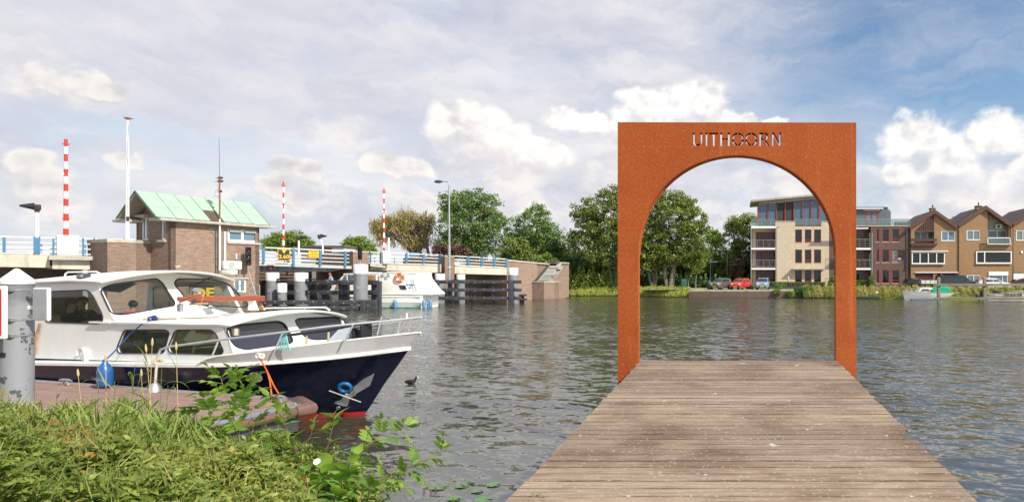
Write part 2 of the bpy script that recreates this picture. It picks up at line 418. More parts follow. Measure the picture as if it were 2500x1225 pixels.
def build_mats():
    g = globals()
    g['white'] = MT('white_paint', (.80, .78, .73), .35, var=.04, sc=2, stain=.10, coat=.2)
    g['whiteclean'] = MT('clean_white_paint', (.80, .80, .78), .4, var=.03)
    g['boatwhite'] = MT('boat_white_enamel', (.84, .82, .76), .28, var=.04, sc=1.4, stain=.09, coat=.4)
    g['boatgrey'] = MT('pale_grey_enamel', (.42, .43, .42), .4, var=.12, sc=2.2, stain=.12)
    g['deckgrey'] = MT('light_grey_deck', (.50, .56, .57), .7, var=.08, sc=3)
    g['navy'] = MT('navy_hull_enamel', (.007, .008, .026), .22, var=.4, sc=1.3, coat=.12, spec=.3, bump=.02, bsc=2.2)
    g['redboot'] = MT('red_antifouling', (.50, .02, .02), .5, var=.2)
    g['rubber'] = MT('black_rubber', (.02, .02, .022), .5, var=.2)
    g['chrome'] = MT('steel', (.55, .55, .54), .3, .9, var=.1)
    g['galv'] = MT('galvanised_steel', (.38, .39, .39), .45, .6, var=.2, sc=8)
    g['mahogany'] = MT('varnished_mahogany', (.26, .055, .02), .2, var=.4, sc=5, coat=.8, stretch=(1, 1, 6))
    g['teak'] = MT('teak_wood', (.33, .19, .09), .6, var=.3, sc=6)
    g['concrete'] = MT('cast_concrete', (.50, .46, .37), .85, var=.14, sc=.8, bump=.3, bsc=18, stain=.35)
    g['concretedark'] = MT('dark_old_concrete', (.30, .29, .26), .9, var=.2, sc=1, bump=.3, bsc=14, stain=.4)  # darker grey concrete for coping, steps and carriageway
    g['coping'] = MT('stone_coping', (.40, .37, .31), .85, var=.2, sc=3, bump=.3, bsc=20, stain=.4)
    g['brickbrown'] = MBRICK('brown_brick', (.22, .135, .095), (.33, .22, .165), (.30, .27, .23))
    g['brickpink'] = MBRICK('reddish_brown_brick', (.25, .15, .10), (.37, .25, .175), (.36, .32, .27))
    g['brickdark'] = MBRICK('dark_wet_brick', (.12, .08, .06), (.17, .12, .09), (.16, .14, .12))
    g['brickcream'] = MBRICK('cream_brick', (.62, .52, .36), (.69, .60, .44), (.50, .43, .31), stain=.06)
    g['brickpurple'] = MBRICK('purple_brown_brick', (.13, .075, .065), (.19, .115, .10), (.20, .16, .14), stain=.2)
    g['brickochre'] = MBRICK('ochre_brown_brick', (.335, .20, .105), (.42, .265, .15), (.31, .21, .13), stain=.12)
    g['blue'] = MT('blue_painted_steel', (.045, .16, .29), .45, var=.15, sc=5)
    g['railwhite'] = MT('white_painted_rail', (.62, .62, .60), .4, var=.05, sc=5, stain=.12)
    g['greysteel'] = MT('grey_painted_steel', (.30, .31, .32), .55, var=.12, sc=2, stain=.3)
    g['pilegrey'] = MT('grey_coated_pile', (.20, .205, .215), .5, var=.15, sc=1.5, stain=.35, stretch=(1, 1, .4))
    g['slate'] = MT('dark_fender_timber', (.045, .048, .056), .6, var=.3, sc=2.5, bump=.3, bsc=15)
    g['bolt'] = MT('bolt_head_steel', (.5, .5, .5), .4, .5, var=.1)
    g['red'] = MT('signal_red_paint', (.56, .035, .018), .45, var=.1, stain=.1)
    g['black'] = MT('matt_black', (.012, .012, .013), .6, var=.2)
    g['yellow'] = MT('sign_yellow', (.80, .48, .01), .5, var=.06)
    g['copper'] = MT('verdigris_copper', (.33, .465, .345), .7, var=.10, sc=1.6, bump=.1, bsc=5, stain=.10)
    g['coppergreen'] = MT('dark_verdigris_edge', (.06, .18, .11), .6, var=.2)
    g['copperbrown'] = MT('bare_brown_copper', (.13, .09, .06), .5, .3, var=.35, sc=4)
    g['soffit'] = MT('soffit_boards', (.26, .22, .17), .8, var=.1)
    g['frameRed'] = MT('brick_red_joinery', (.34, .045, .030), .5, var=.12)
    g['glassdark'] = MGLASS('window_glass', (.62, .66, .66), .6)
    g['glasslite'] = MGLASS('pale_blind_glass', through=0, dark=(.16, .20, .22))
    g['glassboat'] = MGLASS('cabin_glass', (.90, .93, .91), .94)
    g['glasslower'] = MGLASS('lower_cabin_glass', (.86, .88, .78), .8, (.05, .06, .03), 1.9)
    g['glasstint'] = MGLASS('tinted_cabin_glass', (.40, .34, .38), .55, (.07, .06, .08), 2.1)
    g['bluewin'] = MGLASS('sky_facing_glass', through=0, dark=(.12, .20, .26))
    g['orange'] = MT('orange_rope', (.80, .13, .02), .7, var=.15)
    g['fender'] = MT('blue_vinyl_fender', (.02, .10, .30), .3, var=.12, coat=.3)
    g['fenderlite'] = MT('faded_blue_fender', (.10, .24, .42), .4, var=.15)
    g['rope'] = MT('old_pale_rope', (.42, .37, .27), .9, var=.3, sc=30)
    g['bluerope'] = MT('dark_blue_rope', (.03, .06, .22), .8, var=.3, sc=30)
    g['darkwood'] = MT('dark_stained_boards', (.075, .028, .022), .55, var=.3, sc=3)
    g['bark'] = MT('tree_bark', (.16, .13, .095), .95, var=.35, sc=4, bump=.6, bsc=14, stretch=(1, 1, .3))
    g['rooftile'] = MT('dark_roof_tiles', (.10, .075, .065), .8, var=.3, sc=4)
    g['grasspatch'] = MT('mown_grass_ground', (.21, .26, .065), .95, var=.35, sc=.35, bump=.6, bsc=6, spec=.1)
    g['soil'] = MT('bank_soil', (.075, .075, .035), .95, var=.4, sc=1.2, bump=.6, bsc=6, spec=.1)
    g['paving'] = MT('pale_quay_paving', (.36, .33, .28), .9, var=.2, sc=1.5)
    g['skin'] = MT('skin', (.50, .28, .19), .55, var=.06)
    g['hairbrown'] = MT('brown_hair', (.035, .02, .012), .7, var=.3, sc=20)
    g['hairred'] = MT('auburn_hair', (.28, .09, .03), .7, var=.3, sc=20)
build_mats()
# ================================================================ WATER, LAND
def build_water():
    m, t, b = mat_new('canal_water'); ob = t.new('ShaderNodeTexCoord').outputs['Object']
    mk = t.ramp(t.noise(t.v('MULTIPLY', ob, (.10, .22, 1)), 1.0, 3, .5), .38, .62, .55, 1.35)
    rot = t.new('ShaderNodeVectorRotate'); t.l.new(ob, rot.inputs[0]); rot.inputs['Angle'].default_value = R(24)
    w = rot.outputs[0]
    a1 = t.noise(t.v('MULTIPLY', w, (1.0, 1.8, 1)), 1.15, 2, .45, .5)
    a2 = t.noise(t.v('MULTIPLY', w, (1.0, 1.7, 1)), 3.1, 2, .45, .8)
    a3 = t.noise(t.v('MULTIPLY', ob, (1.0, 1.6, 1)), 13, 2, .5)
    h = t.m('MULTIPLY', a1, .06)
    bn = t.new('ShaderNodeBump'); bn.inputs['Strength'].default_value = 1; bn.inputs['Distance'].default_value = 1.0
    t.l.new(h, bn.inputs['Height'])
    def slope(vec, sc, st, k, det=2):
        c = t.v('SUBTRACT', t.noise(t.v('MULTIPLY', vec, (1, st, 1)), sc, det, .5, .4, col=True), (.5, .5, .5)); return t.v('MULTIPLY', c, (k * .7, k, 0))
    sl = t.v('ADD', t.v('ADD', slope(w, .9, 1.6, .34), t.v('SCALE', slope(w, 2.5, 1.8, .72), mk)), t.v('SCALE', slope(ob, 8.0, 1.5, .42), mk))
    t.l.new(t.v('NORMALIZE', t.v('ADD', bn.outputs[0], sl)), b.inputs['Normal'])
    b.inputs['Base Color'].default_value = (.055, .054, .034, 1); b.inputs['Roughness'].default_value = .11; b.inputs['IOR'].default_value = 3.1
    q = MB(); q.add([(-2500, -60, 0), (2500, -60, 0), (2500, 4500, 0), (-2500, 4500, 0)], [(0, 1, 2, 3)])
    q.build('water', m, kind='structure')
build_water()

# far bank: land polygon behind the water's edge, with a soft grassy slope down to the water
edge = [Wp(1345, 721), Wp(1500, 722.5), Wp(1682, 726)]
q = MB()
far = [Vector((-2400, 190, 0)), Vector((-400, 150, 0)), Vector((-90, 96, 0)), Vector((-40, 88, 0))] + edge + [Vector((-3.5, 74.5, 0)), Vector((9, 74.5, 0)), Wp(1975, 727), Wp(2200, 731), Wp(2500, 735), Vector((60, 62, 0)), Vector((300, 58, 0)), Vector((2400, 40, 0))]
LZ = .95
up = [Vector((p.x, p.y + 1.1, LZ)) for p in far]; dn = [Vector((p.x, p.y, -.3)) for p in far]; mid = [Vector((p.x, p.y + .25, .35)) for p in far]
back = [Vector((p.x * 1.0, 4400, LZ)) for p in far]
q.grid([dn, mid, up, back]); q.build('grass_bank', grasspatch, kind='structure', smooth=0)

def frontal(Y): return Fr((0, Y), (1, 0))
# pale quay paving behind the cars
q = MB(); q.add([(-12, 76.0, LZ + .004), (60, 75.9, LZ + .004), (60, 82.5, LZ + .004), (-12, 84.5, LZ + .004)], [(0, 1, 2, 3)]); q.build('quay_road', paving, kind='structure')

# quay wall, dark brick with ragged stone top
QF = frontal(73.9)
q = MB(); q.fbox(QF, QF.tz(1682, 0)[0], QF.tz(1962, 0)[0], -3, 0, -.6, .80)
tag(q.build('quay_wall', brickdark, bevel=.03), 'low dark brick quay wall below the three parked cars', 'wall')
qw = bpy.data.objects['quay_wall']
q = MB()
x = QF.tz(1682, 0)[0] + .02; x1 = QF.tz(1955, 0)[0]
cop = []
while x < x1:
    l = random.uniform(.35, .8)
    if random.random() < .86:
        q = MB(); q.fbox(QF, x, min(x + l - .03, x1), -.5, .03, .803, .80 + random.uniform(.08, .16)); q.build('coping_stone', coping if random.random() < .6 else concretedark, qw, bevel=.02)
    x += l
q = MB(); q.fbox(QF, QF.tz(1955, 0)[0] + .3, QF.tz(1990, 0)[0], -2.2, -.15, -.6, .82); q.build('end_block', concrete, qw, bevel=.06)

# near bank under the plants
def bank_h(x, y):
    sh = [(-30, 9.9), (-16, 9.6), (-10, 9.1), (-7.5, 8.5), (-5.6, 7.7), (-4.2, 6.6), (-3.2, 5.2), (-1.5, 4.1), (2, 3.3), (40, 2.8)]
    for i in range(len(sh) - 1):
        if sh[i][0] <= x <= sh[i + 1][0]:
            k = (x - sh[i][0]) / (sh[i + 1][0] - sh[i][0]); ys = sh[i][1] * (1 - k) + sh[i + 1][1] * k; break
    else: ys = 9.9 if x < 0 else 2.8
    d = ys - y
    return max(-.5, min(1.25, .02 + d * .36 + .05 * math.sin(x * 2.1 + y) + .04 * math.sin(y * 3.3 - x)))
q = MB(); rows = []
for i in range(60):
    y = -30 + 36 * (i / 20) if i < 20 else 6 + (i - 20) * .12
    y = -30 + i * 1.75 if i < 18 else 1.5 + (i - 18) * .21
    rows.append([Vector((x, y, bank_h(x, y))) for x in [-60, -40, -30, -24] + [-20 + k * .3 for k in range(76)] + [5, 10, 20, 40, 60]])
q.grid(rows); q.build('near_bank', soil, kind='structure', smooth=60)

# ================================================================ JETTY
JZ0, JS = EYE - 1.65, 35 / F                    # deck height under the camera, and its gentle rise
def J(u, v): return RP(u, v, (0, 0, JZ0), (0, -JS, 1))
def jz(y): return JZ0 + JS * y
def build_jetty():
    m, t, b = mat_new('weathered_deck_boards')
    ob = t.new('ShaderNodeTexCoord').outputs['Object']; rnd = t.new('ShaderNodeObjectInfo').outputs['Random']
    gg = t.new('ShaderNodeNewGeometry').outputs['Position']
    v = t.v('ADD', t.v('MULTIPLY', ob, (1.2, 22, 22)), t.comb(t.m('MULTIPLY', rnd, 40), 0, 0))
    g = t.noise(v, 1.6, 6, .65)
    c = t.mix(t.ramp(g, .25, .75, 0, 1, False), (.15, .112, .082, 1), (.415, .335, .255, 1))
    c = t.mix(t.ramp(rnd, 0, 1, 0, 1, False), t.mix(1, c, (1.24, 1.20, 1.12, 1), 'MULTIPLY'), t.mix(1, c, (.82, .77, .74, 1), 'MULTIPLY'))
    edge_ = t.ramp(t.m('ADD', t.m('ABSOLUTE', t.sep(ob)[1]), t.m('MULTIPLY', t.noise(t.v('MULTIPLY', gg, (3, 3, 3)), 2, 3, .6), .008)), .060, .069); c = t.mix(t.m('MULTIPLY', t.m('MULTIPLY', edge_, .62), t.ramp(t.noise(t.v('MULTIPLY', gg, (1.6, 6, 1)), 1.3, 3, .6), .35, .65, .35, 1)), c, (.035, .026, .018, 1))  # edge dirt, darkened in colour so the shaded gaps show as lines
    patch = t.ramp(t.noise(gg, .75, 4, .6), .44, .62)
    c = t.mix(t.m('MULTIPLY', patch, .8), c, t.mix(1, c, (.62, .56, .52, 1), 'MULTIPLY'))
    fleck = t.ramp(t.noise(gg, 26, 4, .75), .57, .66); c = t.mix(t.m('MULTIPLY', fleck, .55), c, (.55, .50, .42, 1))
    blot = t.ramp(t.noise(gg, 5.2, 5, .7), .66, .70); c = t.mix(t.m('MULTIPLY', blot, .75), c, (.62, .60, .54, 1))
    dark = t.ramp(t.noise(t.v('MULTIPLY', gg, (1, 2, 1)), 9, 4, .65), .62, .72); c = t.mix(t.m('MULTIPLY', dark, .5), c, (.09, .065, .045, 1))
    c = t.mix(t.ramp(t.sep(ob)[2], -.004, -.009), c, (.018, .014, .010, 1))  # board sides coloured dark to stand for shade in the gaps
    t.l.new(c, b.inputs['Base Color']); b.inputs['Roughness'].default_value = .85; b.inputs['Specular IOR Level'].default_value = .25
    wv = t.new('ShaderNodeTexWave', bands_direction='Y', wave_profile='SIN'); t.l.new(ob, wv.inputs['Vector']); wv.inputs['Scale'].default_value = 22; wv.inputs['Distortion'].default_value = .3
    bn = t.new('ShaderNodeBump'); bn.inputs['Strength'].default_value = .8; bn.inputs['Distance'].default_value = .004
    t.l.new(t.m('ADD', wv.outputs['Fac'], g), bn.inputs['Height']); t.l.new(bn.outputs[0], b.inputs['Normal'])
    L = J(1240, 1225), J(1567, 879); Rr = J(2385, 1225), J(2041, 880)
    root = thing('jetty', 'long jetty of weathered brown deck boards leading to the rusty arch', 'jetty', (0, 4, jz(4)))
    def xl(y): return L[0].x + (L[1].x - L[0].x) * (y - L[0].y) / (L[1].y - L[0].y)
    def xr(y): return Rr[0].x + (Rr[1].x - Rr[0].x) * (y - Rr[0].y) / (Rr[1].y - Rr[0].y)
    y = 2.6; pitch = .148; yend = L[1].y
    protos = []
    w = (xr(6) - xl(6)) + .03
    screws = MB()
    for k in range(3):
        q = MB(); hy = pitch / 2 - [.003, .0045, .007][k]; hx = w / 2; T = .028; b_ = .005
        prof = [(-hy, -T), (-hy, -b_), (-hy + b_, 0), (hy - b_, 0), (hy, -b_), (hy, -T)]
        rows = []
        for s in [-1, -.5, 0, .5, 1]: rows.append([Vector((s * hx, py, pz)) for py, pz in prof])
        q.grid(rows, closed=True); n0 = 0; q.f.append(tuple(range(5, -1, -1))); q.f.append(tuple(24 + i for i in range(6)))
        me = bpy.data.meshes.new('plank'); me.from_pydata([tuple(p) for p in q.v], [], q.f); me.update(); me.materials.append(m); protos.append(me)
    while y < yend - .04:
        yy = y + random.uniform(-.0012, .0012)
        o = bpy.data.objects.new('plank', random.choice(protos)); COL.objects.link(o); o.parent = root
        o.location = Vector(((xl(y) + xr(y)) / 2 + random.uniform(-.014, .014), yy, jz(y) + random.uniform(-.0025, .0015))) - root.location
        o.rotation_euler = (math.atan(JS) + random.uniform(-.01, .01), 0, random.uniform(-.0008, .0008))
        y += pitch
    # joists, edge beam and piles below
    for side, fx in ((0, xl), (1, xr)):
        q = MB(); s = 1 if side == 0 else -1
        a, c2 = 2.5, yend - .08
        q.hexa([(fx(a) + s * .02, a, jz(a) - .26), (fx(a) + s * .10, a, jz(a) - .26), (fx(c2) + s * .10, c2, jz(c2) - .26), (fx(c2) + s * .02, c2, jz(c2) - .26),
                (fx(a) + s * .02, a, jz(a) - .034), (fx(a) + s * .10, a, jz(a) - .034), (fx(c2) + s * .10, c2, jz(c2) - .034), (fx(c2) + s * .02, c2, jz(c2) - .034)])
        q.build('side_beam', teak, root)
    for k in (1, 2, 3):
        q = MB(); a, c2 = 2.5, yend - .1; f = k / 4
        X = lambda y: xl(y) + (xr(y) - xl(y)) * f
        q.hexa([(X(a), a, jz(a) - .24), (X(a) + .08, a, jz(a) - .24), (X(c2) + .08, c2, jz(c2) - .24), (X(c2), c2, jz(c2) - .24),
                (X(a), a, jz(a) - .034), (X(a) + .08, a, jz(a) - .034), (X(c2) + .08, c2, jz(c2) - .034), (X(c2), c2, jz(c2) - .034)]); q.build('joist', teak, root)
    for yy in (4.2, 6.8, 9.3):
        for fx, s in ((xl, 1), (xr, -1)):
            q = MB(); q.tube([(fx(yy) + s * .3, yy, -.8), (fx(yy) + s * .3, yy, jz(yy) - .27)], .11, 12); q.build('pile', teak, root)
    # sprig of leaves lying on the boards, bottom left
    c0 = J(1312, 1212); lv = thing('fallen_leaves', 'small green leaves lying on the near left corner of the jetty boards', 'leaves', c0)
    for k in range(7):
        a = random.uniform(0, 6.28); p = c0 + Vector((random.uniform(-.055, .055), random.uniform(-.02, .02), .004 + .004 * k)); q = MB()
        d = Vector((math.cos(a), math.sin(a), .1)) * .016; s = Vector((-math.sin(a), math.cos(a), 0)) * .009
        q.add([p - d, p + s + Vector((0, 0, .006)), p + d, p - s + Vector((0, 0, .003))], [(0, 1, 2), (0, 2, 3)]); q.build('leaf', leafbright, lv, smooth=0)
    return xl, xr, yend
leafbright = MLEAF('fresh_leaf', [(.10, .20, .03), (.16, .28, .05), (.25, .33, .08)], .3)
JXL, JXR, JEND = build_jetty()

# ================================================================ RUSTY ARCH WITH CUT-OUT LETTERS
def build_arch():
    m, t, b = mat_new('weathering_steel'); ob = t.new('ShaderNodeTexCoord').outputs['Object']
    f1 = t.noise(ob, 58, 4, .85); f2 = t.noise(ob, 1.3, 5, .6)
    c = t.mix(t.ramp(f1, .38, .66), (.26, .050, .011, 1), (.50, .130, .028, 1))
    c = t.mix(t.ramp(f2, .40, .64, 0, .55), c, (.30, .058, .014, 1))
    c = t.mix(t.ramp(t.noise(ob, 23, 4, .8), .52, .66, 0, .5), c, (.60, .19, .05, 1)); c = t.mix(t.ramp(t.noise(ob, 3.4, 5, .7), .56, .70, 0, .55), c, (.24, .05, .014, 1))
    st = t.noise(t.v('MULTIPLY', ob, (7, 7, .16)), 1.4, 4, .6)
    c = t.mix(t.ramp(st, .60, .74, 0, .35), c, (.60, .27, .11, 1)); c = t.mix(t.ramp(st, .40, .26, 0, .65), c, (.24, .045, .012, 1))
    sp = t.ramp(t.noise(ob, 9, 2, .5), .72, .78, 0, .5); c = t.mix(sp, c, (.22, .06, .02, 1))
    t.l.new(c, b.inputs['Base Color']); b.inputs['Roughness'].default_value = .8; b.inputs['Specular IOR Level'].default_value = .2
    bn = t.new('ShaderNodeBump'); bn.inputs['Strength'].default_value = .15; bn.inputs['Distance'].default_value = .004; t.l.new(f1, bn.inputs['Height']); t.l.new(bn.outputs[0], b.inputs['Normal'])
    Ya = JEND + .03; root = thing('arch_gate', 'tall rust orange steel gate with round arch and cut out word UITHOORN', 'arch', P(1800, 880, Ya))
    D = .15
    def p(u, v): return P(u, v, Ya)
    outer = [p(1508, 298.5), p(2090.5, 299.5), p(2090.5, 1090), p(2041, 1090)]
    cx, cy, rx, ry = 1799.5, 620, 241, 241
    for k in range(0, 49):
        a = math.pi * k / 48; outer.append(p(cx + rx * math.cos(a), cy - ry * math.sin(a) ** .96 if math.sin(a) > 0 else cy))
    outer += [p(1558.5, 1090), p(1508, 1090)]
    holes = []
    def poly(pts): holes.append([p(u, v) for u, v in pts])
    x0 = 1690; y0, y1 = 324, 356.5; s = 4.6
    def arc(cx, cy, rx, ry, a0, a1, w, n=10):
        o = [(cx + rx * math.cos(R(a0 + (a1 - a0) * k / n)), cy - ry * math.sin(R(a0 + (a1 - a0) * k / n))) for k in range(n + 1)]
        i = [(cx + (rx - w) * math.cos(R(a1 + (a0 - a1) * k / n)), cy - (ry - w) * math.sin(R(a1 + (a0 - a1) * k / n))) for k in range(n + 1)]
        return o + i
    # U : left stroke runs into the bowl
    bowl_o = [(1691 + 11.5 - 11.5 * math.cos(R(a)), 345 + 12 * math.sin(R(a))) for a in range(0, 181, 18)]
    bowl_i = [(1691 + 11.5 + 7 * math.cos(R(a)), 345 + 7.5 * math.sin(R(a))) for a in range(0, 181, 18)]
    poly([(1691, y0)] + bowl_o + [(1714, y0), (1709.5, y0)] + bowl_i + [(1695.5, y0)])
    poly([(1722, y0), (1726.5, y0), (1726.5, y1), (1722, y1)])
    poly([(1731, y0), (1753, y0), (1753, y0 + 4.3), (1744.4, y0 + 4.3), (1744.4, y1), (1739.6, y1), (1739.6, y0 + 4.3), (1731, y0 + 4.3)])
    poly([(1758, y0), (1762.6, y0), (1762.6, 337.5), (1768.5, 337.5), (1768.5, 341.8), (1762.6, 341.8), (1762.6, y1), (1758, y1)])
    poly([(1777, y0), (1781.5, y0), (1781.5, y1), (1777, y1), (1777, 341.8), (1771, 341.8), (1771, 337.5), (1777, 337.5)])
    for cxx in (1801.5, 1834):
        holes.append([p(u, v) for u, v in arc(cxx, 340.2, 15, 16.4, 7, 84, s)]); holes.append([p(u, v) for u, v in arc(cxx, 340.2, 15, 16.4, 96, 173, s)])
        holes.append([p(u, v) for u, v in arc(cxx, 340.2, 15, 16.4, 187, 264, s)]); holes.append([p(u, v) for u, v in arc(cxx, 340.2, 15, 16.4, 276, 353, s)])
    # R
    poly([(1854, y0), (1864.5, y0), (1864.5, y0 + 4.4), (1858.6, y0 + 4.4), (1858.6, 338), (1864.5, 338), (1864.5, 342), (1858.6, 342), (1858.6, y1), (1854, y1)])
    bo = [(1867.5 + 8.5 * math.cos(R(a)), 333 - 9 * math.sin(R(a))) for a in range(90, -91, -15)]; bi = [(1867.5 + 4 * math.cos(R(a)), 333 - 4.6 * math.sin(R(a))) for a in range(-90, 91, 15)]
    poly(bo + [(1868.5, 342), (1876.5, y1), (1872, y1), (1866.7, 342)][:0] + [(1867.5, 337.6)] [:0] + bi)
    poly([(1867, 343.5), (1871.5, 343.5), (1878, y1), (1873.2, y1)])
    poly([(1885, y0), (1889.8, y0), (1902.4, 347), (1902.4, y0), (1907, y0), (1907, y1), (1902.6, y1), (1889.6, 333), (1889.6, y1), (1885, y1)])
    q = MB(); q.plate(outer, holes, (0, D, 0)); q.build('steel_plate', m, root, smooth=30, recalc=True)
    # stiffener lip round the opening, seen dark from below
    q = MB(); rows = []
    for k in range(0, 49):
        a = math.pi * k / 48; co, si = math.cos(a), math.sin(a); r = 1.0
        c0 = p(cx + (rx + 2.5) * co, cy - (ry + 2.5) * si); c1 = p(cx + rx * co - .8 * co, cy - ry * si + .8 * si)
        rows.append([c0 + Vector((0, D + .002, 0)), c1 + Vector((0, D + .002, 0)), c1 + Vector((0, D + .06, 0)), c0 + Vector((0, D + .06, 0))])
    q.grid(rows, closed=True); q.build('arch_rim', m, root)
    # dark sleeves behind the letters keep the two skins apart
    for nm, ua in (('left', 1533), ('right', 2065)):
        q = MB(); c = P(ua, 880, Ya); q.box((c.x, Ya + .5 * D, c.z - 1.32), (.22, .08, .7)); q.build('foot', m, root)
build_arch()
# ================================================================ ROAD BRIDGE
def brp(u, n=0.): s = 37 - .0125 * u; return ((u - U0) / s, F / s)
_a, _b = brp(0), brp(1240)
BR = Fr(_a, (_b[0] - _a[0], _b[1] - _a[1]))
BW = -9.5                                        # far side of the carriageway
def build_bridge():
    root = thing('road_bridge', 'low concrete road bridge with brick piers and blue and white railings', 'bridge', BR.at(700, 700, 0) * 1)
    def part(q, n, m, **k): return q.build(n, m, root, **k)
    # left concrete span and its cantilevered ledge
    q = MB(); q.pquad(BR, [(-320, 606), (122, 622), (122, 648), (128, 649.5), (128, 653), (-320, 646)], 0, BW); part(q, 'concrete_girder', concrete)
    q = MB(); q.pbox(BR, 119, 624.5, 238, 634.5, .9, -.2); part(q, 'ledge', coping)
    q = MB(); q.pquad(BR, [(128, 634.5), (226, 636), (219, 658), (128, 656)], .45, BW); part(q, 'concrete_girder', concrete)
    # steel leaf over the fairway
    q = MB(); q.pquad(BR, [(633, 640), (880, 650), (880, 657), (633, 648)], .1, BW); part(q, 'deck_leaf', boatgrey)
    q = MB(); q.pquad(BR, [(633, 648), (850, 655), (806, 663), (633, 662)], -.9, -1.1); part(q, 'plate_girder', greysteel)
    q = MB(); q.pquad(BR, [(633, 648), (850, 655), (806, 663), (633, 662)], BW + 1, BW + .8); part(q, 'plate_girder', greysteel)
    for u in (641, 680, 718, 762, 800):
        q = MB(); q.pquad(BR, [(u, 649), (u + 2, 649), (u + 2, 661.5), (u, 661.5)], -.8, -.9); part(q, 'web_stiffener', greysteel)
    q = MB(); q.tube([BR.at(683, 662, -.5), BR.at(712, 652, -.5)], .06, 6); part(q, 'brace', greysteel)
    q = MB(); q.tube([BR.at(815, 659, -.5), BR.at(850, 652, -.5)], .09, 6); part(q, 'brace', greysteel)
    # concrete spans right of the fairway
    q = MB(); q.pquad(BR, [(903, 642.5), (941, 643), (941, 654), (905, 650)], .5, -.3); part(q, 'ledge', coping)
    q = MB(); q.pquad(BR, [(941, 642), (1076, 644.5), (1077.5, 646), (1077.5, 664), (1072, 666), (941, 660), (903, 659), (905, 650), (941, 651)], 0, BW); part(q, 'concrete_girder', concrete)
    q = MB(); q.pquad(BR, [(1110, 645.5), (1240, 652), (1240, 671), (1110, 667.5)], 0, BW); part(q, 'concrete_girder', concrete)
    # brick piers
    def pier(u0, u1, vt, nm='brick_pier', m=brickbrown, n1=.35):
        q = MB(); t0 = BR.tz(u0, vt, n1)[0]; t1 = BR.tz(u1, vt, n1)[0]; z = BR.tz((u0 + u1) / 2, vt, n1)[1]
        q.fbox(BR, t0, t1, BW - .3, n1, -.5, z - .12); o = part(q, nm, m)
        q = MB(); q.fbox(BR, t0 - .04, t1 + .04, BW - .34, n1 + .04, z - .12, z); part(q, 'coping', coping)
    pier(862, 900, 613); pier(1086, 1109, 624)
    # added dark walls behind the spans, so the openings below read dark
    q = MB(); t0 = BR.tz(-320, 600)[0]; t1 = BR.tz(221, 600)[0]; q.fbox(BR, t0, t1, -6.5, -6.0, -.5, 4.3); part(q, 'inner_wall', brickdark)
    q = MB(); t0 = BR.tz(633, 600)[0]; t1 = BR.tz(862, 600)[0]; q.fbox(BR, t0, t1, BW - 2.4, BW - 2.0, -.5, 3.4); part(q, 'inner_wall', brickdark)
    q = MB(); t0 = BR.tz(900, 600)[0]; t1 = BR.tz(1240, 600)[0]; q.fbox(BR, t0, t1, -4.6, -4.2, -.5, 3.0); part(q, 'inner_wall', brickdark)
    # railings: near one (four rails) and far one
    def rails(pts_top, spacing, n, r=.045, far=False, k=4):
        P0 = [BR.loc(BR.at(u, v, 0)) for u, v in pts_top]
        for i in range(k):
            q = MB(); q.tube([BR.w(t, n, z - spacing * i) for t, _, z in P0], (r * 1.35 if i == 0 else r), 6); part(q, 'rail', railwhite)
    def posts(us, ftop, fbot, n=.0, w=.14):
        for u in us:
            q = MB(); tt, zt = BR.tz(u, ftop(u), 0); zb = BR.tz(u, fbot(u), 0)[1]
            q.fbox(BR, tt - w / 2, tt + w / 2, n - .09, n + .05, zb, zt); part(q, 'post', blue)
    segs = [([(-320, 568), (0, 578), (140, 582)], [(192, 584), (234, 585)], (-200, -90, 12, 90, 128), lambda u: 578 + u * .03 - 1, lambda u: 617 + u * .04)]
    rails(segs[0][0], .36, .0); rails([(140, 582), (234, 585)], .36, .55)
    posts((-200, -95, 10), lambda u: 579 + u * .03, lambda u: 616 + u * .03); posts((90,), lambda u: 577, lambda u: 618, .1, .30)
    for u in (129, 201, 228): posts((u,), lambda u: 582, lambda u: 625, .65, .09)
    rails([(634, 604), (851, 613.5)], .34, .12); posts((641.5, 780, 841), lambda u: 604 + (u - 634) * .045, lambda u: 641 + (u - 634) * .048, .25, .17); posts((714,), lambda u: 607, lambda u: 650, .28, .17)
    rails([(903, 615.5), (1072, 623)], .34, .05); posts((904, 928), lambda u: 615, lambda u: 643, .1, .08); posts((991, 1033, 1072), lambda u: 618 + (u - 990) * .06, lambda u: 642 + (u - 991) * .02, .12, .22)
    rails([(1110, 625), (1236, 632.5)], .33, .05); posts((1142, 1175, 1206, 1235), lambda u: 626 + (u - 1142) * .06, lambda u: 647 + (u - 1142) * .045, .12, .24)
    # far railing
    for a in ([(-320, 568), (238, 585)], [(634, 604), (1236, 632.5)]):
        P0 = [BR.loc(BR.at(u, v, 0)) for u, v in a]
        for i in range(4):
            q = MB(); q.tube([BR.w(t, BW + .2, z - .05 - .33 * i) for t, _, z in P0], .045, 5); part(q, 'rail', railwhite)
        n = int((P0[1][0] - P0[0][0]) / 1.9)
        for i in range(n + 1):
            t = P0[0][0] + (P0[1][0] - P0[0][0]) * i / n; z = P0[0][2] + (P0[1][2] - P0[0][2]) * i / n
            q = MB(); q.fbox(BR, t - .04, t + .04, BW + .1, BW + .2, z - 1.2, z); part(q, 'post', blue)
    # road on top
    q = MB(); P0 = [BR.loc(BR.at(u, v, 0)) for u, v in ((-320, 606), (122, 621), (633, 640), (880, 650), (1240, 653))]
    q.grid([[BR.w(t, n, z - .06) for t, _, z in P0] for n in (BW + .1, -.12)]); part(q, 'carriageway', concretedark)
    # abutment, stair and low quay at the right end
    ab = thing('bridge_abutment', 'sloping reddish brick abutment wall at the right end of the bridge', 'wall', BR.at(1300, 700, 0))
    q = MB(); q.pquad(BR, [(1238, 635), (1311, 642), (1311, 742), (1238, 742)], .05, BW); q.build('brick_wall', brickpink, ab)
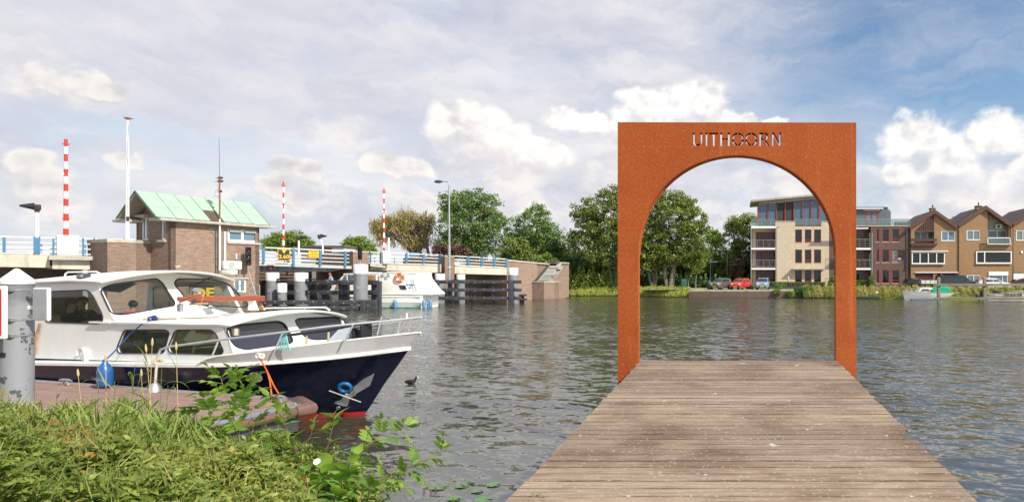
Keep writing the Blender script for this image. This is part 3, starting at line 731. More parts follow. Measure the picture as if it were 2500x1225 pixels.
    q = MB(); q.pquad(BR, [(1311, 642.5), (1342, 645), (1326, 686), (1311, 735)], -.1, -.6); q.build('wing_wall', brickbrown, ab)
    q = MB(); q.pquad(BR, [(1238, 633), (1312, 640.5), (1342, 643), (1342, 646), (1312, 643.5), (1238, 637)], .14, -.7); q.build('coping', coping, ab)
    # stairs with stone cheek
    st = thing('bank_stairs', 'stone steps with a pale sloping cheek between brick walls beside the bridge', 'stairs', BR.at(1340, 690, 0))
    S0 = BR.at(1338, 686, 0.3); 
    for k in range(9):
        q = MB(); u0 = 1311 + k * 3.6; v = 684 - k * 4.4; a = BR.at(u0, v, -.2); q.box((a.x + .5, a.y + .2, a.z - .2), (1.9, 1.1, .4), (BR.d, BR.n, Vector((0, 0, 1)))); q.build('step', concretedark, st)
    q = MB(); q.pquad(BR, [(1327, 686), (1368, 641), (1374, 641), (1336, 686)], .5, .1); q.build('cheek', coping, st)
    q = MB(); q.pquad(BR, [(1336, 686), (1374, 642), (1389, 642), (1389, 724), (1336, 740)], .3, -3); q.build('brick_wall', brickbrown, st)
    q = MB(); q.pquad(BR, [(1366, 639.5), (1390, 641), (1390, 643.5), (1366, 643)], .5, -3.1); q.build('coping', coping, st)
    q = MB(); q.tube([BR.at(1305, 684, .6), BR.at(1341, 645, .6)], .035, 6); q.build('handrail', slate, st)
    lq = thing('low_quay', 'low brick quay block with pale coping at the water right of the bridge', 'wall', Wp(1328, 728))
    c = Wp(1328, 730.5); LQ = Fr(c, (.55, .83))
    a = Wp(1268, 730.0); dl = (a - c).normalized(); zt = EYE - (686.5 - H) / F * c.y
    r1 = P(1353, 720, c.y + 1.0)
    z0 = -.4
    for nm, mm, za, zb, g in (('brick_wall', brickbrown, z0, zt - .14, 0), ('coping', coping, zt - .14, zt, .05)):
        A = Vector((a.x, a.y, 0)); C = Vector((c.x, c.y, 0)); Rr = Vector((r1.x, r1.y, 0)); Bk = A + (Rr - C) + Vector((0, 3, 0)); Bk2 = Rr + Vector((0, 3, 0))
        ring = [A + Vector((-g, -g, 0)), C + Vector((0, -g, 0)), Rr + Vector((g, -g, 0)), Bk2 + Vector((g, 0, 0)), Bk]
        q = MB(); q.plate([p + Vector((0, 0, zb)) for p in ring], [], (0, 0, za - zb)); q.build(nm, mm, lq)
build_bridge()

# bastion left of the control house
def build_bastion():
    r = thing('brick_bastion', 'low brown brick bastion with stone coping left of the bridge control house', 'wall', BR.at(290, 700, 2))
    pts = [BR.at(214, 584, .1), BR.at(262, 583, 3.2), BR.at(332, 586, 3.0), BR.at(352, 590, 2.4), BR.at(420, 590, 1), BR.at(420, 590, -6), BR.at(214, 584, -6)]
    zt = BR.tz(262, 583, 3.2)[1]
    for nm, m, za, zb, g in (('brick_wall', brickbrown, -.5, zt - .22, 0), ('coping', coping, zt - .22, zt, .04)):
        c = sum((Vector((p.x, p.y, 0)) for p in pts), Vector()) / len(pts)
        ring = [Vector((p.x, p.y, zb)) + (Vector((p.x, p.y, 0)) - c).normalized() * g for p in pts]
        q = MB(); q.plate(ring, [], (0, 0, za - zb)); q.build(nm, m, r)
    q = MB(); c = BR.at(300, 583, 1.2); q.box((c.x, c.y, zt + .06), (1.3, .8, .12)); q.build('hatch', whiteclean, r)
build_bastion()

# ================================================================ CONTROL HOUSE
HC = P(417, 540, 42.6); HF = Fr((HC.x, HC.y), (.30, .954))       # long wall frame, origin at its near corner
HG = Fr((HC.x, HC.y), (.954, -.30))                              # gable wall frame (t negative to the left)
def build_house():
    root = thing('bridge_control_house', 'brown brick bridge control house with a pale green copper gable roof', 'building', (HC.x, HC.y, 0))
    def part(q, n, m, par=None, **k): return q.build(n, m, par or root, **k)
    zE = HF.tz(417, 540)[1]; L = HF.tz(633, 550)[0]; gt = HG.tz(333, 540)[0]
    Wd = -gt
    p3 = lambda t, g, z: HF.o + HF.d * t - HG.d * g + Vector((0, 0, z))
    zR = zE + 1.95; gm = Wd * .5
    # window openings (u,v outlines on the long wall)
    wl = [(556, 549), (631, 556), (631, 594.5), (556, 590.5)]
    wb = [(569, 681), (603, 682), (603, 714), (569, 712)]
    Z = Vector((0, 0, 1))
    o2 = [p3(0, 0, -.5), p3(L, 0, -.5), p3(L, 0, zE), p3(0, 0, zE)]
    h1 = [HF.at(u, v) for u, v in wl]; h2 = [HF.at(u, v) for u, v in wb]
    Lw = HF.tz(626, 560)[0]
    h1 = [HF.w(t, 0, z) for t, z in ((HF.tz(556, 550)[0], zE - .28), (L - .12, zE - .28), (L - .12, HF.tz(590, 591)[1]), (HF.tz(556, 550)[0], HF.tz(590, 591)[1]))]
    h2 = [HF.w(t, 0, z) for t, z in ((HF.tz(571, 690)[0], HF.tz(585, 682)[1]), (HF.tz(602, 690)[0], HF.tz(585, 682)[1]), (HF.tz(602, 690)[0], HF.tz(585, 713)[1]), (HF.tz(571, 690)[0], HF.tz(585, 713)[1]))]
    q = MB(); q.plate(o2, [h1, h2], -HF.n * .3); part(q, 'long_wall', brickpink)
    # gable wall with two windows
    def gp(u, v): t, z = HG.tz(u, v); return HG.w(t, 0, z)
    def grect(u0, v0, u1, v1):
        t0, t1 = HG.tz(u0, v0)[0], HG.tz(u1, v0)[0]; um = (u0 + u1) / 2; z0, z1 = HG.tz(um, v1)[1], HG.tz(um, v0)[1]
        return [HG.w(t0, 0, z0), HG.w(t1, 0, z0), HG.w(t1, 0, z1), HG.w(t0, 0, z1)]
    ga = grect(345, 530, 362, 586); gb = grect(393, 538, 404, 585)
    outer = [p3(0, Wd, -.5), p3(0, 0, -.5), p3(0, 0, zE), p3(0, gm, zR - .05), p3(0, Wd, zE)]
    q = MB(); q.plate(outer, [ga, gb], -HG.n * .3 if (HG.n.dot(Vector((0, -1, 0))) > 0) else HG.n * .3); part(q, 'gable_wall', brickbrown)
    # rear walls
    q = MB(); q.plate([p3(L, Wd, -.5), p3(L, 0, -.5), p3(L, 0, zE), p3(L, gm, zR - .05), p3(L, Wd, zE)], [], -HF.d * .3); part(q, 'rear_wall', brickbrown)
    q = MB(); q.plate([p3(0, Wd, -.5), p3(L, Wd, -.5), p3(L, Wd, zE), p3(0, Wd, zE)], [], HF.n * .3); part(q, 'side_wall', brickbrown)
    def window(hole, nrm, cols, dep=.14, fw=.09, nm='window', glass=bluewin, split=None):
        a, b, c, d = hole; x = (b - a); y = (d - a)
        if abs(x.z) > abs(y.z): x, y = y, x
        xl, yl = x.length, y.length; xd, yd = x / xl, y / yl; o = a - nrm * dep
        q = MB()
        for s0, s1, r0, r1 in ((0, xl, 0, fw), (0, xl, yl - fw, yl), (0, fw, fw, yl - fw), (xl - fw, xl, fw, yl - fw)) + tuple((xl * k / cols - fw / 2, xl * k / cols + fw / 2, fw, yl - fw) for k in range(1, cols)):
            pts = [o + xd * s + yd * r for s, r in ((s0, r0), (s1, r0), (s1, r1), (s0, r1))]
            q.hexa(pts + [p + nrm * .08 for p in pts])
        f = part(q, nm, whiteclean, recalc=True)
        for k in range(cols):
            s0, s1 = xl * k / cols + fw / 2, xl * (k + 1) / cols - fw / 2
            pts = [o + nrm * .03 + xd * s + yd * r for s, r in ((s0, fw * .5), (s1, fw * .5), (s1, yl - fw * .5), (s0, yl - fw * .5))]
            q = MB(); q.hexa(pts + [p + nrm * .01 for p in pts]); q.build('pane', glass, f, recalc=True)
        return f
    f = window([h1[3], h1[2], h1[1], h1[0]], HF.n, 2, fw=.16)
    for k in (0, 1):
        t0 = HF.loc(h1[0])[0]; ww = (HF.loc(h1[1])[0] - t0) / 2
        q = MB(); q.fbox(HF, t0 + ww * k + .12, t0 + ww * (k + 1) - .14, .0, .06, zE - .50, zE - .30); q.build('blind_box', boatgrey, f)
    window([h2[3], h2[2], h2[1], h2[0]], HF.n, 2, fw=.11)
    gn = Vector((-HF.d.x, -HF.d.y, 0))
    window(ga, gn, 2, fw=.12, glass=bluewin); window(gb, gn, 1, fw=.12, glass=bluewin)
    q = MB(); a = HG.tz(337, 529)[0]; b = HG.tz(363, 529)[0]; z = HG.tz(350, 529)[1]; sgn = 1 if HG.n.dot(gn) > 0 else -1
    q.box(HG.w((a + b) / 2, sgn * .15, z + .02), (b - a, .3, .22), (HG.d, HG.n, Z)); part(q, 'shutter_box', coping)
    for (u0, u1, v) in ((345, 364, 588.5), (387, 406, 588)):
        a = HG.tz(u0, v)[0]; b = HG.tz(u1, v)[0]; z = HG.tz((u0 + u1) / 2, v)[1]
        q = MB(); q.box(HG.w((a + b) / 2, sgn * .05, z), (b - a, .16, .17), (HG.d, HG.n, Z)); part(q, 'sill', coping)
    q = MB(); q.fbox(HF, HF.tz(554, 590)[0], L + .03, -.02, .10, HF.tz(590, 596)[1], HF.tz(590, 591)[1]); part(q, 'sill', coping)
    q = MB(); q.fbox(HF, HF.tz(566, 680)[0], HF.tz(606, 680)[0], -.02, .10, HF.tz(585, 681)[1], HF.tz(585, 677)[1]); part(q, 'lintel', coping)
    # eave slabs
    q = MB(); q.hexa([p3(-.9, -.55, zE - .02), p3(L + .95, -.55, zE - .02), p3(L + .95, .75, zE - .02), p3(-.9, .75, zE - .02),
                      p3(-.9, -.55, zE + .17), p3(L + .95, -.55, zE + .17), p3(L + .95, .75, zE + .17), p3(-.9, .75, zE + .17)]); part(q, 'eave_slab', coping, bevel=.015)
    q = MB(); q.hexa([p3(-.9, Wd - .75, zE - .02), p3(L + .95, Wd - .75, zE - .02), p3(L + .95, Wd + .95, zE - .02), p3(-.9, Wd + .95, zE - .02),
                      p3(-.9, Wd - .75, zE + .17), p3(L + .95, Wd - .75, zE + .17), p3(L + .95, Wd + .95, zE + .17), p3(-.9, Wd + .95, zE + .17)]); part(q, 'eave_slab', coping, bevel=.015)
    # roof: soffit core and copper sheets laid one by one
    ov = 1.05; t0, t1 = -ov, L + .55; g0 = -.38; g1 = Wd + .22; zb = zE + .20; rt = zR + .17
    core = rooftile
    q = MB(); q.plate([p3(t0 + .02, g0 + .03, zb), p3(t0 + .02, gm, rt - .05), p3(t0 + .02, g1 - .03, zb), p3(t0 + .02, g1 - .25, zb), p3(t0 + .02, gm, rt - .22), p3(t0 + .02, g0 + .25, zb)], [], HF.d * (t1 - t0 - .04)); ro = part(q, 'roof', soffit)
    cuts = [0, .155, .30, .44, .56, .70, .83, 1]
    for side in (0, 1):
        ga_, gb_ = (g0, gm) if side == 0 else (g1, gm)
        up = Vector(((p3(0, gb_, rt) - p3(0, ga_, zb)).cross(HF.d)).normalized());
        if up.z < 0: up = -up
        for i in range(7):
            rows_ = [0, .40 + (.04 if i % 2 else 0), .76 - (.05 if i % 2 else 0), 1]
            for j in range(3):
                def pt(a, b): 
                    t = t0 + (t1 - t0) * a; return p3(t, ga_ + (gb_ - ga_) * b, zb + (rt - zb) * b)
                a0, a1, b0, b1 = cuts[i] + .0022, cuts[i + 1] - .0022, rows_[j] + .003, rows_[j + 1] - .003
                pts = [pt(a0, b0), pt(a1, b0), pt(a1, b1), pt(a0, b1)]; h = .012 + .012 * j * 0 + random.uniform(0, .008)
                mm = copperbrown if (side == 0 and j == 0 and i == 3) else copper
                q = MB(); q.hexa([p + up * .002 for p in pts] + [p + up * (h + .01) for p in pts]); q.build('copper_sheet', mm, ro, recalc=True)
        if side == 0:
            for a in cuts[1:-1]:
                q = MB(); q.tube([pt(a, .0) + up * .03, pt(a, 1) + up * .03], .022, 5); q.build('seam', coppergreen, ro)
    for a in (0, 1):
        q = MB(); t = t0 if a == 0 else t1
        q.tube([p3(t, g0, zb), p3(t, gm, rt), p3(t, g1, zb)], .045, 5); q.build('verge', coppergreen, ro)
    # round vent on the gable
    c = gp(367, 506); q = MB(); q.torus(c + gn * .04, .16, .03, gn, 16, 6); part(q, 'vent', whiteclean)
    # drainpipe and bracket
    t = HF.tz(525, 600)[0]; q = MB(); q.tube([HF.w(t, .06, 2.5), HF.w(t, .06, HF.tz(525, 560)[1])], .03, 6); part(q, 'drainpipe', slate)
    z = HF.tz(525, 559)[1]; q = MB(); q.tube([HF.w(t - .45, .1, z), HF.w(t + .5, .1, z)], .035, 6); q.tube([HF.w(t - .4, .1, z), HF.w(t, .1, z - .6), HF.w(t + .4, .1, z)], .02, 5); part(q, 'bracket', galv)
    # DE letters on the wall, seen through the cabin glass
    return root, L, zE
HROOT, HL, HZ = build_house()

def text_obj(name, s, size, mat, o, xd, yd, nrm, parent=None, depth=.01, align='CENTER', label=None, bold=0.):
    cu = bpy.data.curves.new(name, 'FONT'); cu.body = s; cu.size = size; cu.align_x = align; cu.align_y = 'CENTER'; cu.extrude = depth; cu.offset = bold; cu.resolution_u = 3
    tmp = bpy.data.objects.new(name, cu); COL.objects.link(tmp)
    me = bpy.data.meshes.new_from_object(tmp.evaluated_get(bpy.context.evaluated_depsgraph_get())); bpy.data.objects.remove(tmp); bpy.data.curves.remove(cu)
    xd, yd, nrm = Vector(xd), Vector(yd), Vector(nrm)
    M = Matrix(((xd.x, yd.x, nrm.x), (xd.y, yd.y, nrm.y), (xd.z, yd.z, nrm.z)))
    base = root_loc(parent)
    for v in me.vertices: v.co = M @ v.co + Vector(o) - base
    me.materials.clear(); me.name = name
    return link(name, me, mat, parent, label)
ZV = Vector((0, 0, 1))

# air conditioner
def build_ac():
    c = HF.at(565.5, 647, .3); r = thing('air_conditioner', 'white outdoor air conditioner unit on the control house wall', 'air conditioner', c)
    ax = (HF.d, HF.n, ZV)
    q = MB(); q.box(c, (1.25, .34, .62), ax); q.build('casing', whiteclean, r, bevel=.03)
    q = MB(); fc = c - HF.d * .12 + HF.n * .18; q.torus(fc, .24, .012, HF.n, 20, 5); q.torus(fc, .16, .01, HF.n, 20, 5); q.torus(fc, .08, .01, HF.n, 16, 5); q.build('fan_grille', boatgrey, r)
    q = MB(); q.lathe([(0, 0), (.23, 0), (.23, -.01)], fc - HF.n * .004, 20, HF.n); q.build('fan', boatgrey, r)
    for s in (-1, 1):
        q = MB(); q.box(c + HF.d * s * .4 - ZV * .36 - HF.n * .05, (.06, .5, .08), ax); q.build('bracket', galv, r)
build_ac()
# traffic lights for boats
def signal(name, label, c, d, n, h, w, lamps, group='ship signal lights', pole=None, backn=True):
    r = thing(name, label, 'traffic light', c, group); ax = (d, n, ZV)
    q = MB(); q.box(c, (w, w * .7, h), ax); q.build('housing', black, r, bevel=.03)
    k = len(lamps)
    for i, col in enumerate(lamps):
        z = h * (.5 - (i + .5) / k); p = c + ZV * z + n * w * .36
        q = MB(); q.lathe([(0, .03), (w * .22, .022), (w * .3, .0)], p, 16, n); q.build('lens', col, r)
        q = MB(); rows = []
        for a in range(-20, 201, 20):
            o = (d * math.cos(R(a)) + ZV * math.sin(R(a))) * w * .36
            rows.append([p + o, p + o * .9 + n * (w * .75 if 20 < a < 160 else w * .4)])
        q.grid(rows); q.build('visor', black, r)
    if pole:
        q = MB(); q.tube([c - ZV * h * .5, c - ZV * (h * .5 + pole)], .06, 8); q.build('bracket', galv, r)
    return r
redlens = MT('red_lens', (.25, .008, .01), .15, coat=.6); greenlens = MT('green_lens', (.0, .22, .10), .15, coat=.6); amberlens = MT('orange_lens', (.55, .08, .01), .2, coat=.6)
signal('signal_light', 'three lamp ship signal on the control house wall above the air conditioner bracket', HF.at(606, 625, .75), HF.d, (HF.n + Vector((.3, -.9, 0))).normalized(), 1.45, .42, (redlens, greenlens, redlens), pole=.35)
signal('signal_light', 'three lamp ship signal standing on the tallest mooring pile before the brick pier', P(879, 618, 49.0), Vector((1, 0, 0)), Vector((.3, -.95, 0)).normalized(), 1.05, .32, (redlens, greenlens, redlens), pole=.3)
signal('signal_light', 'single orange ship signal lamp hung under the bridge leaf', BR.at(660, 653, .2), BR.d, BR.n, .42, .42, (amberlens,))

# height sign 2.60 and the yellow notice
def build_signs():
    c = BR.at(693, 622, .45); ax = (BR.d, BR.n, ZV)
    t0, z1 = BR.tz(678, 608, .45); t1, z0 = BR.tz(708, 637, .45); w, h = t1 - t0, z1 - z0
    r = thing('height_sign', 'black and yellow clearance sign reading 2.60 on the bridge railing', 'sign', c)
    q = MB(); q.box(c, (w, .04, h), ax); q.build('border', yellow, r)
    q = MB(); q.box(c + BR.n * .025, (w * .91, .02, h * .91), ax); q.build('panel', slateplain, r)
    q = MB(); f = c + BR.n * .04; q.add([f + BR.d * -w * .2 + ZV * h * .43, f + BR.d * w * .2 + ZV * h * .43, f + ZV * h * .12], [(0, 1, 2)]); q.build('arrow', yellow, r)
    text_obj('number', '2.60', h * .42, yellow, f - ZV * h * .17, BR.d * 1.0, ZV, BR.n, r, bold=.008)
    c = BR.at(766, 621, .4); t0, z1 = BR.tz(754, 612, .4); t1, z0 = BR.tz(779, 629, .4); w, h = t1 - t0, z1 - z0
    r = thing('notice_sign', 'small yellow notice board with dark lettering on the bridge railing', 'sign', c)
    q = MB(); q.box(c, (w, .04, h), ax); q.build('panel', yellow, r)
    for i, s in enumerate(('Wegdek', 'onderlangs', 'niet geopend', 'bediening')):
        text_obj('lettering', s, h * .22, slateplain, c + BR.n * .03 + ZV * h * (.34 - .23 * i), BR.d * 1.2, ZV, BR.n, r, depth=.004)
slateplain = MT('sign_black', (.02, .02, .022), .5, var=.1)
build_signs()

# barriers
def barrier(u, vt, vb, n, box, label, r0=.09):
    b = BR.at(u, vb, n); top = BR.at(u, vt, n); Hh = top.z - b.z
    root = thing('road_barrier', label, 'barrier', b, 'raised road barriers')
    k = 13
    for i in range(k):
        z0, z1 = Hh * i / k, Hh * (i + 1) / k; rr = r0 * (1 - .35 * (i / k)); q = MB()
        q.tube([b + ZV * z0, b + ZV * (z1 - .004)], rr * .82, 10); q.build('red_band' if i % 2 == 0 else 'white_band', red if i % 2 == 0 else whiteclean, root)
    for f in (.18, .64, .95):
        q = MB(); q.box(b + ZV * Hh * f, (.34, .10, .10), (BR.d, BR.n, ZV)); q.build('lamp', red if f != .64 else whiteclean, root)
    if box:
        u0, v0, u1, v1 = box
        q = MB(); q.pbox(BR, u0, v0, u1, v1, n + .45, n - .35); q.build('cabinet', whiteclean, root, bevel=.03)
        q = MB(); q.pbox(BR, u0 - 1.2, v0 - .5, u1 + 1.2, v0 + 4, n + .5, n - .4); q.build('cabinet_lid', whiteclean, root, bevel=.03)
        q = MB(); q.pbox(BR, u0 + .5, v1 - 7, u1 - .5, v1, n + .46, n - .34); q.build('plinth', boatgrey, root)
barrier(161, 340, 576, .35, (139.5, 575, 192, 625), 'tall red and white road barrier in a white box, leftmost on the bridge', .16)
barrier(692, 444, 612, -8.6, None, 'red and white road barrier standing behind the clearance sign', .11)
barrier(937.5, 461, 616, .25, (935.5, 613, 953, 644), 'red and white road barrier in a white box beside the bare willow', .11)

# warning lamps on white posts
def lamp_head(u, vc, vb, n, label, size, facing=-1, bent=False):
    c = BR.at(u, vc, n); b = BR.at(u, vb, n); root = thing('warning_light', label, 'warning light', b, 'hooded road warning lights')
    q = MB()
    if bent: q.tube([b, b + (c - b) * .62, b + (c - b) * .78 + BR.d * -.1, c - BR.d * .28 + ZV * -.1], size * .14, 8)
    else: q.tube([b, c - ZV * size * .4], size * .16, 8)
    q.build('pole', whiteclean, root)
    cc = c - BR.d * (.28 if bent else 0)
    q = MB(); q.box(cc, (size * .6, size * .55, size * .62), (BR.d, BR.n, ZV)); q.build('housing', black, root, bevel=.03)
    q = MB(); f = BR.d * facing
    q.lathe([(size * .42, size * .2), (size * .38, size * .3), (size * .12, size * 1.25), (0, size * 1.3)], cc + ZV * size * .08, 14, f); q.build('hood', black, root)
    q = MB(); q.box(cc - ZV * size * .42, (size * .4, size * .4, size * .25), (BR.d, BR.n, ZV)); q.build('neck', black, root)
lamp_head(90.5, 506, 580, .1, 'black hooded warning light on a white pole at the left edge of the bridge', .60)
lamp_head(729.5, 580, 622, -9, 'small black hooded warning light in front of the round tree behind the bridge', .52, 1)
lamp_head(788, 577, 640, -8.5, 'black hooded warning light on a bent white pole beside the yellow notice', .5, 1, True)
lamp_head(949, 573, 618, -.2, 'black hooded warning light just right of the right hand barrier', .5, 1)

# flagpole, mast, street lamp
def build_poles():
    b = BR.at(311, 587, 2.2); t = BR.at(311.8, 292, 2.2)
    r = thing('flagpole', 'tall bare white flagpole rising from the brick bastion', 'flagpole', b)
    q = MB(); q.tube([b, b + (t - b) * .5, t], [.115, .095, .062], 12); q.build('pole', whiteclean, r)
    q = MB(); q.lathe([(0, .12), (.16, .08), (.18, .03), (.06, 0)], t, 12); q.tube([t + ZV * .1 + BR.d * -.2, t + ZV * .14, t + ZV * .08 + BR.d * .3], .03, 5); q.build('truck', mahogany, r)
    q = MB(); pts = [t - ZV * .1 + BR.n * .13]
    for k in range(1, 12): pts.append(b + (t - b) * (1 - k / 13) + BR.n * .14 + BR.d * (.025 * math.sin(k * 1.3)))
    q.tube(pts, .012, 4); q.build('halyard', slate, r)
    q = MB(); q.box(b + (t - b) * .18 + BR.n * .12, (.12, .1, .3)); q.build('cleat', slate, r)
    # antenna mast on the control house
    a = HF.at(536.5, 660, .35); m1 = HF.at(536.5, 535, .35); m2 = HF.at(536, 432, .35); m3 = HF.at(535, 336, .35)
    r = thing('antenna_mast', 'thin antenna mast fixed to the front of the control house', 'antenna', a)
    q = MB(); q.tube([a, m1], .055, 8); q.build('lower_pole', whiteclean, r)
    q = MB(); q.tube([m1, m2], .05, 8); q.build('upper_pole', mahogany, r)
    q = MB(); q.tube([m2 - ZV * 1.0, m2 + (m3 - m2) * .5, m3], [.02, .014, .008], 5); q.build('whip', slate, r)
    q = MB(); q.tube([HF.at(532, 470, .35), HF.at(532, 430, .35)], .008, 4); q.build('whip', slate, r)
    for f, s in ((.98, .26), (.90, .3), (.66, .16)):
        c = m1 + (m2 - m1) * f; q = MB(); q.box(c + HF.d * .05, (s, .14, .16)); q.tube([c - HF.d * s - ZV * .08, c + HF.d * s + ZV * .06], .02, 5); q.build('antenna_head', slate, r)
    q = MB(); c = m1 + (m2 - m1) * .55; q.tube([c + ZV * .6, c - HF.d * .28 + ZV * .35, c - HF.d * .33, c - HF.d * .05 - ZV * .12], .012, 4); q.build('cable', slate, r)
    for v, l in ((559, .1), (650, 0)):
        c = HF.at(536.5, v, .35); q = MB(); q.tube([c, c - HF.n * .33], .03, 5); q.build('bracket', galv, r)
    c0, c1 = HF.at(549, 645, .12), HF.at(549, 566, .12)
    q = MB(); q.tube([c0, c1], .07, 8); tag(q.build('vent_pipe', whiteclean), 'white vertical vent pipe left of the window on the control house', 'pipe')
    c0, c1 = HF.at(577, 632, .12), HF.at(577, 619, .12)
    q = MB(); q.tube([c0, c1], .05, 8); tag(q.build('cable_duct', whiteclean), 'short white cable duct above the air conditioner', 'pipe')
    # street lamp
    Y = 60.5; b = P(1097.5, 690, Y); b.z = 0
    r = thing('street_lamp', 'tall grey street lamp with a single arm beside the right brick pier', 'street lamp', b)
    t = P(1096.5, 452, Y); q = MB(); mid = P(1097, 600, Y)
    q.tube([b, mid], .135, 12); q.build('pole_base', galv, r)
    q = MB(); pts = [mid, t, P(1096, 447, Y), P(1094, 444.5, Y), P(1090, 443.5, Y), P(1080, 443, Y)]; q.tube(pts, [.10, .07, .06, .055, .05, .045], 10); q.build('pole', galv, r)
    q = MB(); c = P(1071, 443.5, Y); q.lathe([(.02, -.48), (.14, -.3), (.17, 0), (.12, .25), (.04, .42)], c, 12, (1, 0, .02)); o = q.build('lamp_head', slate, r)
    q = MB(); q.box(P(1068, 446, Y), (.35, .2, .06)); q.build('lens', amberlens, r, bevel=.02)
    q = MB(); q.torus(P(1097, 652, Y), .15, .035, (0, 0, 1), 14, 6); q.build('collar', whiteclean, r)
    Y = 92; r = thing('street_lamp', 'far street lamp whose head pokes out of the large green tree', 'street lamp', P(1190, 680, Y))
    q = MB(); q.tube([P(1190, 690, Y), P(1191, 500, Y), P(1194, 496, Y), P(1203, 495, Y)], [.1, .06, .05, .04], 8); q.build('pole', galv, r)
    q = MB(); q.lathe([(.02, -.4), (.12, -.2), (.13, .1), (.04, .4)], P(1207, 495, Y), 10, (1, 0, .05)); q.build('lamp_head', slate, r)
    # walkway rail and sloping stay beside the house
    r = thing('landing_rail', 'small grey pipe railing at the foot of the control house', 'railing', BR.at(670, 730, 2.0))
    for u0, u1, v0 in ((560, 591, 697), (610, 634, 695)):
        for v in (v0, v0 + 16):
            q = MB(); q.tube([P(u0, v, 46.5), P(u1, v, 46.5)], .03, 5); q.build('rail', galv, r)
        for u in (u0, (u0 + u1) / 2, u1):
            q = MB(); q.tube([P(u, v0, 46.5), P(u, v0 + 40, 46.5)], .03, 5); q.build('post', galv, r)
    q = MB(); q.tube([P(607, 662, 46.3), P(626, 722, 46.3)], .03, 5); q.build('stay', galv, r)
    # yellow DE letters
    q0 = HF.at(497, 716, .05); r = thing('name_board', 'dark board with yellow letters DE on the house wall behind the boat windscreen', 'sign', q0)
    q = MB(); q.box(q0 - HF.n * .03, (1.4, .04, 1.2), (HF.d, HF.n, ZV)); q.build('panel', slateplain, r)
    text_obj('lettering', 'DE', 1.0, yellow, q0 + HF.n * .0, HF.d * 1.1, ZV, HF.n, r, bold=.04)
build_poles()

# ================================================================ MOORING PILES AND TIMBER FENDERS
def pile(u, vt, Y, w, label, vs, group='steel mooring piles with white heads'):
    b = P(u, 750, Y); b.z = -.8; top = P(u, vt, Y).z; r = w / 2 / F * Y * math.cos(math.atan((u - U0) / F)); zs = P(u, vs, Y).z
    root = thing('mooring_pile', label, 'mooring pile', b, group)
    q = MB(); q.lathe([(r, 0), (r, zs - b.z)], b, 32); q.build('shaft', pilegrey, root)
    q = MB(); q.lathe([(r + .012, zs - b.z), (r + .012, top - b.z - .06), (r - .03, top - b.z), (0, top - b.z + .01)], b, 32); q.build('white_head', white, root)
    q = MB(); q.box((b.x + r * .15, Y - r - .005, (zs + .3) / 2 + .2), (.22, .04, .3)); q.build('anode_plate', greysteel, root)
pile(665, 665, 50.2, 34, 'grey pile with white head, leftmost under the bridge leaf', 685)
pile(688.5, 691, 49.6, 24.5, 'shortest and thinnest grey pile with white head, right beside a taller one', 713)
pile(735.5, 665, 50.2, 34.5, 'grey pile with white head left of the woman on the cruiser', 686)
pile(880.5, 645, 49.3, 35.5, 'tallest grey pile with white head, carrying a three lamp signal', 668)
pile(1074, 668, 60.5, 24.5, 'white headed pile behind the right timber fender, just left of the street lamp', 683)
pile(1125, 669.5, 60.5, 20.5, 'narrow white headed pile just right of the street lamp foot', 682)
pile(1252.5, 654, 59.4, 24.5, 'white headed pile at the outer end of the right timber fender', 671)

def beam(root, Y, u0, v0, u1, v1, dep=.22, name='beam', bolts=True):
    a, b = P(u0, v1, Y), P(u1, v0, Y)
    q = MB(); q.box(((a.x + b.x) / 2, Y + dep / 2, (a.z + b.z) / 2), (b.x - a.x, dep, b.z - a.z)); o = q.build(name, slate, root, bevel=.025)
    if bolts and b.x - a.x > 1:
        q = MB(); n = max(2, int((b.x - a.x) / .75)); hh = (b.z - a.z) * .22; zc = (a.z + b.z) / 2
        for i in range(n):
            x = a.x + (i + .5) * (b.x - a.x) / n; q.lathe([(.045, 0), (.045, .03), (0, .032)], (x, Y, zc + (hh if i % 2 else -hh)), 6, (0, -1, 0))
        q.build('bolts', bolt, o, kind='stuff')
def vpost(root, Y, u0, v0, u1, v1=None, dep=.3):
    a, b = P(u0, v0, Y), P(u1, v0, Y); z0 = -.6 if v1 is None else P(u0, v1, Y).z
    q = MB(); q.box(((a.x + b.x) / 2, Y + dep / 2, (a.z + z0) / 2), (b.x - a.x, dep, a.z - z0)); q.build('post', slate, root, bevel=.025)
